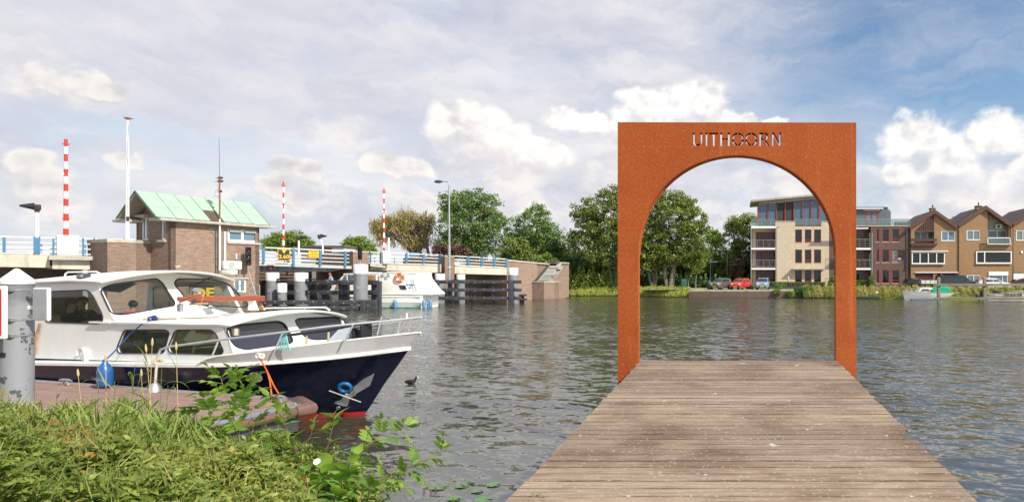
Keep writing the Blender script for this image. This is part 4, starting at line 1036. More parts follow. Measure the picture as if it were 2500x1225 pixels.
def build_fenders():
    r = thing('timber_fender', 'long dark timber fender with bolted beams left of the white cruiser', 'fender', P(800, 757, 48.3))
    Y = 48.2
    beam(r, Y, 636, 733, 776, 743); beam(r, Y, 778, 732.5, 876, 743); beam(r, Y, 636, 746.5, 876, 756)
    beam(r, Y, 893, 732.5, 917, 743); beam(r, Y, 893, 746.5, 918, 756)
    vpost(r, Y - .12, 879, 732, 890.5); vpost(r, Y + .3, 666, 733, 676); vpost(r, Y + .8, 921, 686, 927.5)
    Y = 50.9
    beam(r, Y, 764, 684, 863, 695); beam(r, Y, 764, 709, 863, 719); beam(r, Y, 897, 684, 922, 695); beam(r, Y, 897, 709, 922, 719)
    for u in (755, 785, 826, 838): vpost(r, Y + .3, u, 686, u + 14 if u in (755, 785) else u + 11)
    vpost(r, Y + .3, 906, 688, 920)
    Y = 52.5
    beam(r, Y, 684, 684, 718, 694, bolts=False); beam(r, Y, 684, 709, 718, 719, bolts=False); beam(r, Y, 640, 684, 650, 694, bolts=False)
    for u, v in ((681, 684), (751, 685), (751, 713), (894, 690), (894, 713)):
        c = P(u + 8, v + 3, 50.1); q = MB(); q.box(c, (.75, .25, .14)); q.box(c + ZV * .22, (.75, .25, .1)); q.build('bracket', black, r)
    r = thing('timber_fender', 'dark three beam timber fender right of the white cruiser below the street lamp', 'fender', P(1150, 742, 58.4))
    Y = 58.4
    for v0, v1 in ((684, 692), (704, 711.5), (724, 732)):
        beam(r, Y, 1058, v0, 1147, v1); beam(r, Y, 1148, v0, 1240, v1); beam(r, Y, 1254, v0, 1271.5, v1); beam(r, Y + .9, 1016, v0 + .5, 1048, v1, bolts=False)
    vpost(r, Y - .1, 1049, 684, 1057.5); vpost(r, Y - .1, 1241, 684, 1252.5)
    for u in (1061, 1093, 1145, 1199): vpost(r, Y + .25, u, 688, u + 8, 738 if u > 1100 else None)
    Y = 60.8
    for v0, v1 in ((682.5, 690), (702, 709), (722, 729)): beam(r, Y, 1092, v0, 1160, v1, bolts=False)
    r = thing('timber_fender', 'low black timber fender end farthest right, just past the three beam fender', 'fender', P(1275, 742, 60))
    beam(r, 60, 1266, 718, 1285, 722.5, bolts=False); beam(r, 60, 1266, 728, 1285.5, 733, bolts=False); vpost(r, 60.2, 1268, 718, 1278)
build_fenders()
# ================================================================ PONTOON AND FOREGROUND PILE
def build_pontoon():
    z = .64
    r = thing('pontoon', 'floating landing stage with reddish brown boards beside the navy boat', 'pontoon', Wp(420, 1000, z))
    m, t, b = mat_new('brown_ribbed_boards'); ob = t.new('ShaderNodeTexCoord').outputs['Object']
    g = t.noise(t.v('MULTIPLY', ob, (1, 5, 1)), 2.2, 6, .65); c = t.mix(t.ramp(g, .3, .7, 0, 1, False), (.20, .115, .095, 1), (.33, .22, .185, 1))
    sp = t.ramp(t.noise(t.v('MULTIPLY', ob, (1.5, 9, 1)), 3.2, 5, .7), .60, .68, 0, .8); c = t.mix(sp, c, (.55, .50, .44, 1))
    t.l.new(c, b.inputs['Base Color']); b.inputs['Roughness'].default_value = .8
    A = [Wp(u, v, z) for u, v in ((40, 926), (700, 973.5), (728, 987), (402, 1062), (-120, 1190))]
    A.append(A[0] + (A[0] - A[1]).normalized() * 4); A[-1].y -= .0
    ring = [A[0], A[1], A[2], A[3], A[4], A[5]]
    # boards: strips running along the long edge, one part each
    e = (A[1] - A[0]).normalized(); nrm = Vector((e.y, -e.x, 0))
    poly = [Vector((p.x, p.y)) for p in ring]
    def clip(pts, o, n):
        out = []
        for i in range(len(pts)):
            a, bq = pts[i - 1], pts[i]; da, db = (a - o).dot(n), (bq - o).dot(n)
            if da >= 0: out.append(a) if not out or out[-1] != a else None
            if (da >= 0) != (db >= 0): out.append(a + (bq - a) * (da / (da - db)))
        return out
    n2 = Vector((nrm.x, nrm.y)); o2 = Vector((A[0].x, A[0].y)); w = .145
    mxx = max((p - o2).dot(n2) for p in poly)
    k = 0
    while k * w < mxx:
        pts = clip(clip(poly, o2 + n2 * (k * w + .002), n2), o2 + n2 * ((k + 1) * w - .002), -n2)
        if len(pts) >= 3:
            q = MB(); zz = z + random.uniform(-.0015, .0015); q.plate([(p.x, p.y, zz) for p in pts], [], (0, 0, -.03)); q.build('board', m, r, smooth=0)
        k += 1
    q = MB(); q.plate([(p.x, p.y, z - .035) for p in ring], [], (0, 0, -.42)); q.build('float_body', slate, r, smooth=0)
    q = MB(); q.tube([A[1] + Vector((0, .03, -.02)), A[2] + Vector((.03, 0, -.02)), A[3] + Vector((0, -.05, -.02)), A[4] + Vector((0, -.05, -.02))], .05, 8); q.build('edge_profile', chrome, r)
    q = MB(); q.tube([A[2] + Vector((.07, -.03, -.10)), A[3] + Vector((.05, -.1, -.10)), A[4] + Vector((0, -.1, -.1))], .075, 10); q.build('fender_strip', browngum, r)
    q = MB(); q.tube([A[1] + Vector((.0, .1, -.09)), A[1] + Vector((.2, .04, -.08)), A[2] + Vector((.16, .04, -.08)), A[2] + Vector((.06, -.12, -.09))], [.09, .13, .13, .09], 12); q.build('corner_bumper', browngum, r)
    q = MB(); q.tube([A[0] + Vector((0, 0, 0)), A[1]], .03, 6); q.build('back_edge', galv, r)
    # cleats
    for (u, v, s), lab in zip(((678, 982, 1.), (160, 940, 1.)), ('steel cleat with the orange rope on the pontoon corner', 'steel cleat on the far edge of the pontoon near the big pile')):
        c = Wp(u, v, z); rr = thing('cleat', lab, 'cleat', c, 'pontoon cleats')
        q = MB(); q.tube([c - e * .19 + ZV * .10, c - e * .1 + ZV * .115, c + e * .1 + ZV * .115, c + e * .19 + ZV * .10], [.014, .024, .024, .014], 8); q.build('horns', chrome, rr)
        for s_ in (-1, 1):
            q = MB(); q.tube([c + e * s_ * .09, c + e * s_ * .05 + ZV * .11], .022, 8); q.build('leg', chrome, rr)
    return A, e
browngum = MT('brown_rubber', (.14, .075, .055), .5, var=.15)
PON, PE = build_pontoon()

def build_bigpile():
    Y = 10.0; b = P(41, 980, Y); b.z = -.8; rad = 43.5 / F * Y * .66
    m, t, bs = mat_new('weathered_grey_coating'); ob = t.new('ShaderNodeTexCoord').outputs['Object']
    n = t.noise(t.v('MULTIPLY', ob, (2.5, 2.5, 2.2)), 1.5, 6, .6)
    c = t.mix(t.ramp(n, .585, .60), (.25, .26, .275, 1), (.075, .08, .09, 1)); zz = t.sep(ob)[2]
    c = t.mix(t.ramp(t.noise(ob, 14, 3, .6), .68, .74, 0, .5), c, (.55, .55, .53, 1))
    dk = t.ramp(t.m('ADD', zz, t.m('MULTIPLY', t.noise(t.v('MULTIPLY', ob, (3, 3, 10)), 1, 3, .6), .35)), 3.35, 3.5)
    c = t.mix(t.m('MULTIPLY', dk, .7), c, (.12, .125, .135, 1))
    t.l.new(c, bs.inputs['Base Color']); bs.inputs['Roughness'].default_value = .45
    r = thing('big_mooring_pile', 'big grey mooring pile with a white conical cap at the left edge', 'mooring pile', b)
    zc = P(41, 693, Y).z; zt = P(41, 655, Y).z
    q = MB(); q.lathe([(rad, 0), (rad, zc - b.z)], b, 48); q.build('shaft', m, r)
    q = MB(); q.lathe([(rad + .012, zc - b.z - .0), (rad + .02, zc - b.z + .055), (rad * .98, zc - b.z + .075), (.03, zt - b.z - .01), (0, zt - b.z)], b, 48); q.build('cone_cap', white, r)
    for v in (707, 779, 817):
        z = P(41, v, Y).z; q = MB(); q.lathe([(rad + .004, -.015), (rad + .008, -.015), (rad + .008, .015), (rad + .004, .015)], (b.x, b.y, z), 48); q.build('band', chrome, r)
        q = MB(); q.box((b.x + rad * .5, Y - rad * .9, z), (.10, .06, .05)); q.build('clamp', chrome, r)
    q = MB(); z = P(60, 862, Y).z; q.box((b.x - .08, Y - rad - .004, z), (.26, .02, .07)); q.build('number_plate', slateplain, r)
    for (u, v, w_, h_) in ((36, 735, .17, .14), (36, 751, .16, .05), (76, 750, .08, .06)):
        p = P(u, v, Y); x = p.x; dx = x - b.x; yy = Y - math.sqrt(max(0, rad * rad - dx * dx)) - .012
        q = MB(); rows = []
        for k in range(5):
            xx = dx - w_ / 2 + w_ * k / 4; y_ = Y - math.sqrt(max(0.0, (rad + .004) ** 2 - xx * xx)); rows.append([Vector((b.x + xx, y_, p.z - h_ / 2)), Vector((b.x + xx, y_, p.z + h_ / 2))])
        q.grid(rows); q.build('sticker', boatwhite, r)
    # signs strapped on
    s = thing('pile_sign', 'back of a grey sign box strapped to the right side of the big mooring pile', 'sign', P(105, 742, 9.9))
    q = MB(); c = P(103, 742, 9.95); q.box(c, (.25, .06, .55)); q.build('frame', whiteclean, s, bevel=.02)
    q = MB(); q.box(c + Vector((0, -.034, 0)), (.225, .01, .51)); q.build('back_plate', greysteel, s)
    for dz in (-.2, .2):
        q = MB(); q.box(c + Vector((-.15, -.03, dz)), (.07, .04, .05)); q.build('clamp', chrome, s)
    s = thing('pile_sign', 'white sign with a red border cut off by the left edge of the photo', 'sign', P(-30, 762, 9.6))
    q = MB(); c = P(-30, 762, 9.6); q.box(c, (.60, .06, .86)); q.build('panel', whiteclean, s, bevel=.025)
    q = MB(); q.plate(*(lambda o, i: (o, [i]))([c + Vector((x, -.034, z)) for x, z in rpoly([(-.26, -.39), (.26, -.39), (.26, .39), (-.26, .39)], .05)], [c + Vector((x, -.034, z)) for x, z in rpoly([(-.235, -.365), (.235, -.365), (.235, .365), (-.235, .365)], .04)]), (0, .004, 0)); q.build('red_border', red, s)
    q = MB(); q.box(c + Vector((.06, -.035, .13)), (.34, .01, .42)); q.build('black_field', slateplain, s)
    text_obj('lettering', 'EN', .12, slateplain, c + Vector((.13, -.04, -.17)), (1, 0, 0), ZV, (0, -1, 0), s, depth=.003)
    text_obj('lettering', 'EN', .12, slateplain, c + Vector((.13, -.04, -.31)), (1, 0, 0), ZV, (0, -1, 0), s, depth=.003)
build_bigpile()

# ================================================================ THE NAVY AND WHITE CABIN CRUISER
S0 = Wp(890, 1012)
BT = Fr((S0.x, S0.y), (.965, -.262))             # t = forward, n = starboard (towards the viewer)
def interp(x, tab):
    if x <= tab[0][0]: return tab[0][1]
    for (a, p), (b, q) in zip(tab, tab[1:]):
        if x <= b: return p + (q - p) * (x - a) / (b - a)
    return tab[-1][1]
ZG = [(-10, 1.02), (-8, 1.0), (-5, 1.09), (-3, 1.15), (-1.6, 1.20), (-.8, 1.25), (0, 1.31), (.6, 1.37), (1.16, 1.44)]
LEN = 9.6
def hull_pt(f, sg, side=1):
    ts = interp(f, [(-.35, -.75), (-.2, -.25), (0, 0), (.5, .52), (1, 1.16)]); t = -LEN + sg * (ts + LEN)
    def hb(full, p, st): x = max(0, (sg - st) / (1 - st)); return full * (1 - x ** p)
    g = hb(1.52, 2.45, .60); w = hb(1.36, 1.65, .50)
    if side < 0: g *= 1.12; w *= 1.12
    af = 1 - .10 * max(0, (.12 - sg) / .12)
    if f >= 0: h = w + (g - w) * f ** .85
    else: h = w * (1 + f * 1.1)
    z = f * interp(t, ZG) if f >= 0 else f * 1.4
    return BT.w(t, side * h * af, z)
def g_of_t(t, side=1):          # gunwale point at station t
    sg = (t + LEN) / (1.16 + LEN); return hull_pt(1, min(1, sg), side)
def build_boat():
    r = thing('cabin_cruiser', 'navy blue steel cabin cruiser with white superstructure moored at the pontoon', 'boat', S0)
    def part(q, n, m, par=None, **k): return q.build(n, m, par or r, **k)
    SG = [i / 60 for i in range(61)]
    ZB = .075
    fl = [-.35, -.2, 0.0]; fh = [ZB / 1.3 * 1.0, .12, .2, .3, .4, .5, .6, .7, .8, .9, .965, 1]
    def shell(fs, name, m, dz=0):
        q = MB()
        for side in (1, -1):
            q.grid([[hull_pt(f, s, side) for s in SG] for f in fs])
        return part(q, name, m, smooth=50, recalc=True)
    shell(fl + [fh[0]], 'boot_stripe', redboot)
    hull = shell(fh, 'hull', navy)
    q = MB(); ring = [hull_pt(f, 0, 1) for f in fl + fh] + [hull_pt(f, 0, -1) for f in reversed(fl + fh)]; q.plate(ring, [], BT.d * .02); part(q, 'transom', navy)
    # deck and side deck edge
    q = MB(); q.grid([[hull_pt(1, s, 1) + ZV * -.015 for s in SG], [hull_pt(1, s, -1) + ZV * -.015 for s in SG]]); part(q, 'deck', deckgrey)
    # white rubbing strake
    q = MB()
    for side in (1, -1):
        rows = []
        for s in SG:
            p = hull_pt(1, s, side); o = BT.n * side * (.035 if s < .985 else .01) + BT.d * (.03 if s > .97 else 0)
            rows.append([p + ZV * .012, p + o + ZV * .0, p + o - ZV * .055, p - ZV * .07])
        q.grid(rows)
    part(q, 'rubbing_strake', boatwhite, smooth=60, recalc=True)
    # bulwark forward
    BZ = [(-2.35, .0), (-2.15, .10), (-1.9, .15), (-1.0, .21), (.1, .275), (.75, .29), (1.4, .30)]
    q = MB()
    for side in (1, -1):
        rows = []
        for i in range(34):
            t = -2.35 + i / 33 * (1.158 + 2.35); p = g_of_t(t, side); hgt = interp(t, BZ)
            fw = BT.d * (.24 * max(0, (t - .0) / 1.16) ** 2); o = BT.n * side * .05 * (1 if t < 1 else .2)
            rows.append([p + ZV * .01, p + ZV * hgt + fw + o, p + ZV * hgt + fw + o - BT.n * side * .025, p + ZV * .01 - BT.n * side * .025])
        q.grid(rows)
    part(q, 'bulwark', boatgrey, smooth=50, recalc=True)
    q = MB()
    for side in (1, -1):
        pts = []
        for i in range(34):
            t = -2.35 + i / 33 * (1.158 + 2.35); hgt = interp(t, BZ)
            pts.append(g_of_t(t, side) + ZV * (hgt + .005) + BT.d * (.24 * max(0, (t - .0) / 1.16) ** 2) + BT.n * side * .04 * (1 if t < 1 else .2))
        q.tube(pts, .017, 6)
    part(q, 'bulwark_cap', boatwhite)
    # ---- superstructure
    NB = 1.16
    zr = lambda t: interp(t, [(-10, 1.86), (-5.6, 1.88), (-2, 1.92)])
    def sidept(u, v, n=NB): return BT.at(u, v, n)
    NF = 1.42
    def mir(p): t, n, z = BT.loc(p); return BT.w(t, -n * NF / NB, z)
    wA = rpoly([(107, 712), (213, 707.5), (228, 722), (252, 770), (250, 786), (240, 790), (112, 786)], 9)
    w1 = rpoly([(303, 805), (405, 804.5), (414, 812), (400, 862), (290, 862), (285, 850)], 9)
    w2 = rpoly([(428, 805), (515, 804.5), (528, 815), (546, 856), (541, 865), (415, 862), (409, 850)], 9)
    # near side wall outline: lower cabin + wheelhouse
    zb = 1.02
    LT = BT.tz(548, 800, NB)[0]
    def side_outline():
        pts = [(-8.9, zb), (-1.93, 1.14), (-2.20, 1.875), (-5.25, 1.885), (-5.42, 1.98), (-5.95, 2.74), (-8.7, 2.68)]
        return [BT.w(t, NB, z) for t, z in pts]
    def holes(n=NB): return [[BT.at(u, v, n) for u, v in w] for w in (wA, w1, w2)]
    for side in (1, -1):
        o = side_outline(); h = holes(); off = -BT.n * .05
        if side == -1: o = [mir(p) for p in o]; h = [[BT.w(t, -NF, z) for t, z in rpoly([(-8.6, 2.02), (-5.75, 2.06), (-6.1, 2.62), (-8.6, 2.58)], .12)]] + [[mir(p) for p in w] for w in h[1:]]; off = BT.n * .05
        q = MB(); q.plate(o, h, off); part(q, 'cabin_side', boatwhite, smooth=30)
        for i, w in enumerate(h):
            q = MB(); q.plate([p + off * .5 for p in w], [], off * .12); f = part(q, 'side_window', glasslower if i else glassboat, smooth=0)
            q = MB(); q.tube(w + [w[0]], .014, 6, cap=False); q.build('seal', rubber, f)
    for t0, t1 in ((-4.75, -3.35), (-3.15, -1.95)):
        q = MB(); rows = []
        for k in range(22):
            x = t0 + (t1 - t0) * k / 21; rows.append([BT.w(x, NB - .10 + .015 * math.sin(k * 2.1), 1.83), BT.w(x, NB - .10 + .02 * math.sin(k * 2.1), 1.70 + .01 * math.sin(k * .9))])
        q.grid(rows); part(q, 'curtain', curtainpale)
    # raked front planes
    def frontplane(z0, t0, z1, t1): 
        p0 = BT.w(t0, 0, z0); vec = (BT.w(t1, 0, z1) - p0); n = vec.cross(BT.n).normalized(); return p0, n
    # upper windscreen
    p0, n0 = frontplane(1.93, -5.38, 2.75, -5.93)
    fp = lambda u, v: RP(u, v, p0, n0)
    tt = lambda z: -5.38 + (z - 1.93) / .82 * -.55
    TC = BT.w
    out = [TC(tt(1.80), NB, 1.80), TC(tt(2.73), NB, 2.73), TC(tt(2.90), .6, 2.90), TC(tt(2.97), 0, 2.97), TC(tt(2.90), -.6, 2.90), TC(tt(2.73), -NF, 2.73), TC(tt(1.80), -NF, 1.80)]
    wB = rpoly([(244, 706), (272, 694), (383, 679.5), (396, 690), (427, 738), (425, 746), (300, 768.5), (272, 766)], 11)
    wC = rpoly([(425, 692), (433, 680), (520, 682), (556, 692), (572, 706), (606, 745), (600, 750), (480, 744), (455, 732)], 10)
    fwd = n0 if n0.dot(BT.d) > 0 else -n0
    hB = [fp(u, v) for u, v in wB]; hC = [fp(u, v) for u, v in wC]
    q = MB(); q.plate(out, [hB, hC], -fwd * .05); part(q, 'windscreen_frame', boatwhite, smooth=30)
    for w in (hB, hC):
        q = MB(); q.plate([p - fwd * .02 for p in w], [], -fwd * .006); f = part(q, 'windscreen', glassboat, smooth=0)
        q = MB(); q.tube(w + [w[0]], .016, 6, cap=False); q.build('seal', rubber, f)
    # lower front
    p1, n1 = frontplane(1.20, -1.90, 1.92, -2.22)
    fq = lambda u, v: RP(u, v, p1, n1); fwd1 = n1 if n1.dot(BT.d) > 0 else -n1
    tl = lambda z: -1.90 + (z - 1.20) / .72 * -.32
    out = [TC(tl(1.12), NB, 1.12), TC(tl(1.88), NB, 1.88), TC(tl(2.04), .6, 2.04), TC(tl(2.10), 0, 2.10), TC(tl(2.04), -.6, 2.04), TC(tl(1.88), -NF, 1.88), TC(tl(1.12), -NF, 1.12)]
    w3 = rpoly([(552, 803), (568, 794), (680, 783.5), (694, 789), (706, 808), (716, 832), (708, 838), (600, 853), (575, 846), (561, 828)], 10)
    w4 = rpoly([(720, 782), (730, 777), (822, 773), (838, 779), (852, 797), (866, 815), (858, 826), (765, 829), (742, 822)], 10)
    h3 = [fq(u, v) for u, v in w3]; h4 = [fq(u, v) for u, v in w4]
    q = MB(); q.plate(out, [h3, h4], -fwd1 * .05); part(q, 'cabin_front', boatwhite, smooth=30)
    for w in (h3, h4):
        q = MB(); q.plate([p - fwd1 * .02 for p in w], [], -fwd1 * .006); f = part(q, 'front_window', glasstint, smooth=0)
        q = MB(); q.tube(w + [w[0]], .016, 6, cap=False); q.build('seal', rubber, f)
    # roofs: cambered slabs with a soft lip
    def roof(name, stations, th=.045):
        # stations: (t_edge, t_centre, half width, z_edge, z_centre)
        q = MB(); top = []; bot = []
        K = 15
        for te, tc, hw, ze, zc in stations:
            rt, rb = [], []
            for k in range(K):
                a = -1 + 2 * k / (K - 1); c = 1 - abs(a) ** 2.2
                hwk = hw if a >= 0 else hw * 1.21
                rt.append(TC(te + (tc - te) * c, a * hwk, ze + (zc - ze) * c)); rb.append(TC(te + (tc - te) * c - (.03 if te > stations[0][0] else 0), a * (hwk - .025), ze + (zc - ze) * c - th))
            top.append(rt); bot.append(rb)
        loop = lambda i: top[i] + bot[i][::-1]
        q.grid([loop(i) for i in range(len(stations))], closed=True)
        q.f.append(tuple(range(2 * K - 1, -1, -1))); k0 = (len(stations) - 1) * 2 * K; q.f.append(tuple(k0 + i for i in range(2 * K)))
        return part(q, name, boatwhite, smooth=50, bevel=.012)
    wr = roof('wheelhouse_roof', [(-8.75, -8.75, 1.24, 2.70, 2.84), (-7.6, -7.6, 1.27, 2.74, 2.93), (-6.6, -6.5, 1.28, 2.775, 2.99), (-5.95, -5.75, 1.27, 2.765, 3.00), (-5.68, -5.30, 1.22, 2.745, 2.985)])
    cr = roof('coach_roof', [(-5.42, -5.42, 1.22, 1.895, 1.97), (-4.5, -4.5, 1.24, 1.90, 2.00), (-3.0, -3.0, 1.25, 1.91, 2.06), (-2.3, -2.15, 1.24, 1.925, 2.135), (-2.05, -1.72, 1.19, 1.905, 2.115)])
    q = MB(); q.fbox(BT, -6.05, -5.4, NB - .02, NB + .06, 1.865, 1.90); part(q, 'ledge', boatwhite)
    # interior: floor, seats, dash, bulkhead, canvas
    q = MB(); q.fbox(BT, -8.9, -5.4, -1.1, 1.1, 1.18, 1.22); part(q, 'cabin_floor', mahogany)
    q = MB(); q.fbox(BT, -5.95, -5.45, -1.05, 1.05, 1.75, 1.93); part(q, 'dashboard', slate)
    q = MB(); q.fbox(BT, -7.95, -7.8, -1.05, .2, 1.22, 1.95); q.fbox(BT, -7.8, -7.3, -1.05, .2, 1.22, 1.62); part(q, 'bench', seatblue)
    q = MB(); q.fbox(BT, -9.5, -8.95, -1.1, 1.13, 1.0, 1.05); part(q, 'aft_deck', deckgrey)
    q = MB(); q.grid([[TC(-8.72, a, 2.70 + .1 * (1 - a * a)) for a in (-1.15, -.5, 0, .5, 1.15)], [TC(-9.4, a, 2.45 + .1 * (1 - a * a)) for a in (-1.15, -.5, 0, .5, 1.15)]]); part(q, 'canvas_hood', canvasblue)
    q = MB(); q.tube([sidept(85, 866, 1.2), sidept(86, 836, 1.2), sidept(97, 790, 1.2)], .025, 6); part(q, 'hood_frame', teak)
    # vents, handrails, lights
    c = BT.at(195, 866, 1.22); q = MB(); rows = []
    for k in range(13):
        a = R(180 - k * 15) if k < 13 else 0
        rows.append([c + BT.d * .13 * math.cos(a) * 1 + ZV * (.15 * math.sin(a) + .0), c + BT.d * .13 * math.cos(a) + ZV * .15 * math.sin(a) - BT.n * .16])
    rows = [[c + BT.d * -.13 - ZV * .02, c + BT.d * -.13 - ZV * .02 - BT.n * .1]] + rows[1:] + [[c + BT.d * .14 - ZV * .17, c + BT.d * .14 - ZV * .17 - BT.n * .1]]
    q.grid(rows); q.plate([p[1] + BT.n * .01 for p in rows] + [c - BT.d * .13 - ZV * .17 - BT.n * .09], [], -BT.n * .01); part(q, 'air_scoop', boatwhite, smooth=60)
    def pr(u, v, n, t=None): return BT.at(u, v, n)
    q = MB(); q.tube([pr(158, 677, .9), pr(160, 668, .9), pr(166, 664, .9), pr(235, 663, .85), pr(243, 667, .85), pr(250, 675, .85)], .018, 6); part(q, 'roof_rail', boatwhite)
    q = MB(); q.box(pr(204, 673, 1.1), (.24, .12, .10), (BT.d, BT.n, ZV)); o = part(q, 'side_lamp', slate, bevel=.01)
    q = MB(); q.box(pr(196, 673, 1.18), (.11, .05, .075), (BT.d, BT.n, ZV)); q.build('lens', glasslite, o)
    q = MB(); q.box(pr(560, 664, -.35), (.30, .16, .10), (BT.d, BT.n, ZV)); part(q, 'hatch_box', boatwhite, bevel=.02)
    q = MB(); q.tube([pr(335, 783, .98), pr(337, 777, .98), pr(345, 774, .98), pr(432, 773, .9), pr(535, 771, .75), pr(545, 774, .75), pr(551, 783, .75)], .02, 6); q.tube([pr(432, 773, .9), pr(437, 782, .9)], .018, 6); part(q, 'grab_rail', boatwhite)
    q = MB(); q.tube([pr(350, 780, .9), pr(450, 778, .82), pr(560, 777, .7)], .022, 6); part(q, 'boathook', teak)
    q = MB(); q.tube([pr(645, 755, -.75), pr(649, 752, -.75), pr(795, 750, -.95), pr(805, 757, -.95)], .02, 6); part(q, 'grab_rail', boatwhite)
    # mahogany mast crutch board, lamp, horn, wiper
    q = MB()
    a, b2 = TC(-5.15, .95, 0), None
    pA, pB = pr(434, 729, .62), pr(644, 727, -.95)
    d = (pB - pA).normalized(); up = ZV
    q.hexa([pA - up * .045 - BT.d * .03, pB - up * .075 - BT.d * .03, pB - up * .075 + BT.d * .05, pA - up * .045 + BT.d * .05, pA + up * .045 - BT.d * .03, pB + up * .055 - BT.d * .03, pB + up * .055 + BT.d * .05, pA + up * .045 + BT.d * .05]); part(q, 'mahogany_board', mahogany, bevel=.012)
    q = MB(); q.tube([pr(436, 736, .75), pr(460, 727, .62), pr(490, 720, .5)], [.035, .045, .03], 8); part(q, 'curved_tiller', mahogany)
    q = MB(); q.plate([pr(605, 757, -.72), pr(607, 733, -.72), pr(612, 722, -.72), pr(617, 726, -.72), pr(629, 757, -.72)], [], -BT.n * .03); part(q, 'support_bracket', boatwhite, smooth=0)
    q = MB(); q.plate([pr(622, 757, -.95), pr(618, 738, -.95), pr(632, 737, -.95), pr(644, 757, -.95)], [], -BT.n * .05); part(q, 'support_block', teak, smooth=0)
    q = MB(); c = pr(481, 711, .45); q.lathe([(0, -.09), (.05, -.09), (.055, 0), (.05, .06), (.035, .1), (0, .1)], c, 12, (.8, -.3, -.3)); part(q, 'search_lamp', chrome)
    q = MB(); c = pr(440, 750, .7); q.lathe([(.05, -.09), (.055, .06), (.02, .09), (0, .09)], c, 12); part(q, 'deck_lamp', chrome)
    q = MB(); q.lathe([(.012, -.22), (.014, -.02), (.05, .05), (.045, .05), (.0, -.02)], pr(516, 750, .15), 14, BT.d * .5 - Vector((0, .9, 0))); part(q, 'horn', chrome)
    q = MB(); q.box(pr(485, 741, .35), (.05, .34, .04), (BT.d, BT.n, ZV)); part(q, 'wooden_block', teak)
    q = MB(); q.tube([fp(517, 677) + fwd * .05, fp(490, 690) + fwd * .07, fp(459, 705) + fwd * .05], .012, 5); q.tube([fp(463, 696) + fwd * .04, fp(459, 716) + fwd * .04], .012, 5); part(q, 'wiper', rubber)
    q = MB(); a = pr(437, 757, .7); q.tube([a, pr(438, 766, .75), pr(470, 766, .7), pr(487, 758, .6), pr(493, 735, .5), pr(500, 718, .45)], .006, 4); part(q, 'orange_cable', orange)
    # life on the foredeck: pulpit, boom, winch
    rail_near = [(383, 886, 1.44), (385, 868, 1.44), (392, 853, 1.43), (410, 846, 1.43), (555, 827, 1.42), (690, 811, 1.30), (808, 796, 1.0), (900, 787, .60), (985, 779, .22), (1028, 774, .03)]
    pn = [pr(u, v, n) for u, v, n in rail_near]
    q = MB(); q.tube(pn, .021, 8); part(q, 'pulpit_rail', boatgreyrail)
    fr = [pn[-1]] + [BT.w(BT.loc(p)[0], -BT.loc(p)[1] * 1.1, p.z) for p in reversed(pn[4:-1])]
    q = MB(); q.tube(fr, .021, 8); part(q, 'pulpit_rail', boatgreyrail)
    for (u0, v0, n0_, u1, v1, n1_) in ((534, 829, 1.42, 513, 881, 1.46), (690, 812, 1.30, 671, 855, 1.32), (862, 792, .80, 842, 833, .82), (994, 778, .18, 969, 820, .22), (1029, 775, .03, 1012, 811, .03)):
        q = MB(); q.tube([pr(u0, v0, n0_), pr(u1, v1, n1_)], .015, 6); part(q, 'stanchion', boatgreyrail)
    for t in (-1.2, -.2, .6):
        p = g_of_t(t, -1); q = MB(); q.tube([p + ZV * .25, p + ZV * .68 + BT.d * .12], .014, 6); part(q, 'stanchion', boatgreyrail)
    q = MB(); q.tube([pr(993, 777, .0), pr(993, 764, .0)], .018, 6); part(q, 'bow_staff', boatwhite)
    q = MB(); q.tube([pr(694, 819, .7), pr(800, 806, .45), pr(880, 790, .25), pr(952, 780, -.05)], [.03, .03, .025, .022], 8); part(q, 'black_mast', rubber)
    for u, v0, v1, n in ((749, 818, 846, .55), (802, 810, 840, .45)):
        q = MB(); q.tube([pr(u, v0, n), pr(u - 1, v1, n)], .022, 6); part(q, 'mast_crutch', rope)
    w = thing('', '', '', (0, 0, 0)) if False else None
    c = pr(884, 812, .15)
    q = MB(); q.box(c + BT.d * .10 + ZV * .03, (.035, .26, .32), (BT.d, BT.n, ZV)); wn = part(q, 'winch', black, bevel=.03)
    q = MB(); q.box(c - BT.d * .12 - ZV * .02, (.03, .24, .24), (BT.d, BT.n, ZV)); q.build('winch_cheek', black, wn, bevel=.02)
    q = MB(); q.lathe([(0, -.10), (.09, -.10), (.05, -.08), (.05, .08), (.09, .1), (0, .1)], c - ZV * .05, 16, BT.d); q.build('winch_drum', rubber, wn)
    q = MB(); q.tube([c + BT.d * -.2 + ZV * .06, c + BT.d * .1 + ZV * .08], .015, 6); q.build('winch_shaft', chrome, wn)
    q = MB(); q.grid([[pr(830, 800, -.1), pr(858, 792, -.1)], [pr(790, 842, .1), pr(842, 836, .1)]]); part(q, 'deck_chest', deckgrey)
    q = MB(); q.box(pr(936, 825, -.05), (.18, .25, .06), (BT.d, BT.n, ZV)); part(q, 'bow_fitting', boatwhite, bevel=.02)
    # portholes, fairlead, hull items through a ray on the hull
    vs = []; fs = []
    rows = [[hull_pt(f, s, 1) for s in SG] for f in fh]
    k = len(rows[0]); vs = [p for rw in rows for p in rw]
    fs = [(i * k + j, i * k + j + 1, (i + 1) * k + j + 1, (i + 1) * k + j) for i in range(len(rows) - 1) for j in range(k - 1)]
    bv = BVHTree.FromPolygons(vs, fs)
    def hit(u, v):
        d = Vector(((u - U0) / F, 1, -(v - H) / F)).normalized(); p, n, _, _ = bv.ray_cast(Vector((0, 0, EYE)), d)
        if p is None: p = BT.at(u, v, .5); n = BT.n
        if n.dot(d) > 0: n = -n
        return p, n
    p, n = hit(624, 920); q = MB(); q.torus(p, .105, .016, n, 24, 6); q.lathe([(0, .0), (.1, .0), (.1, -.01)], p, 20, n); part(q, 'porthole', brasswhite)
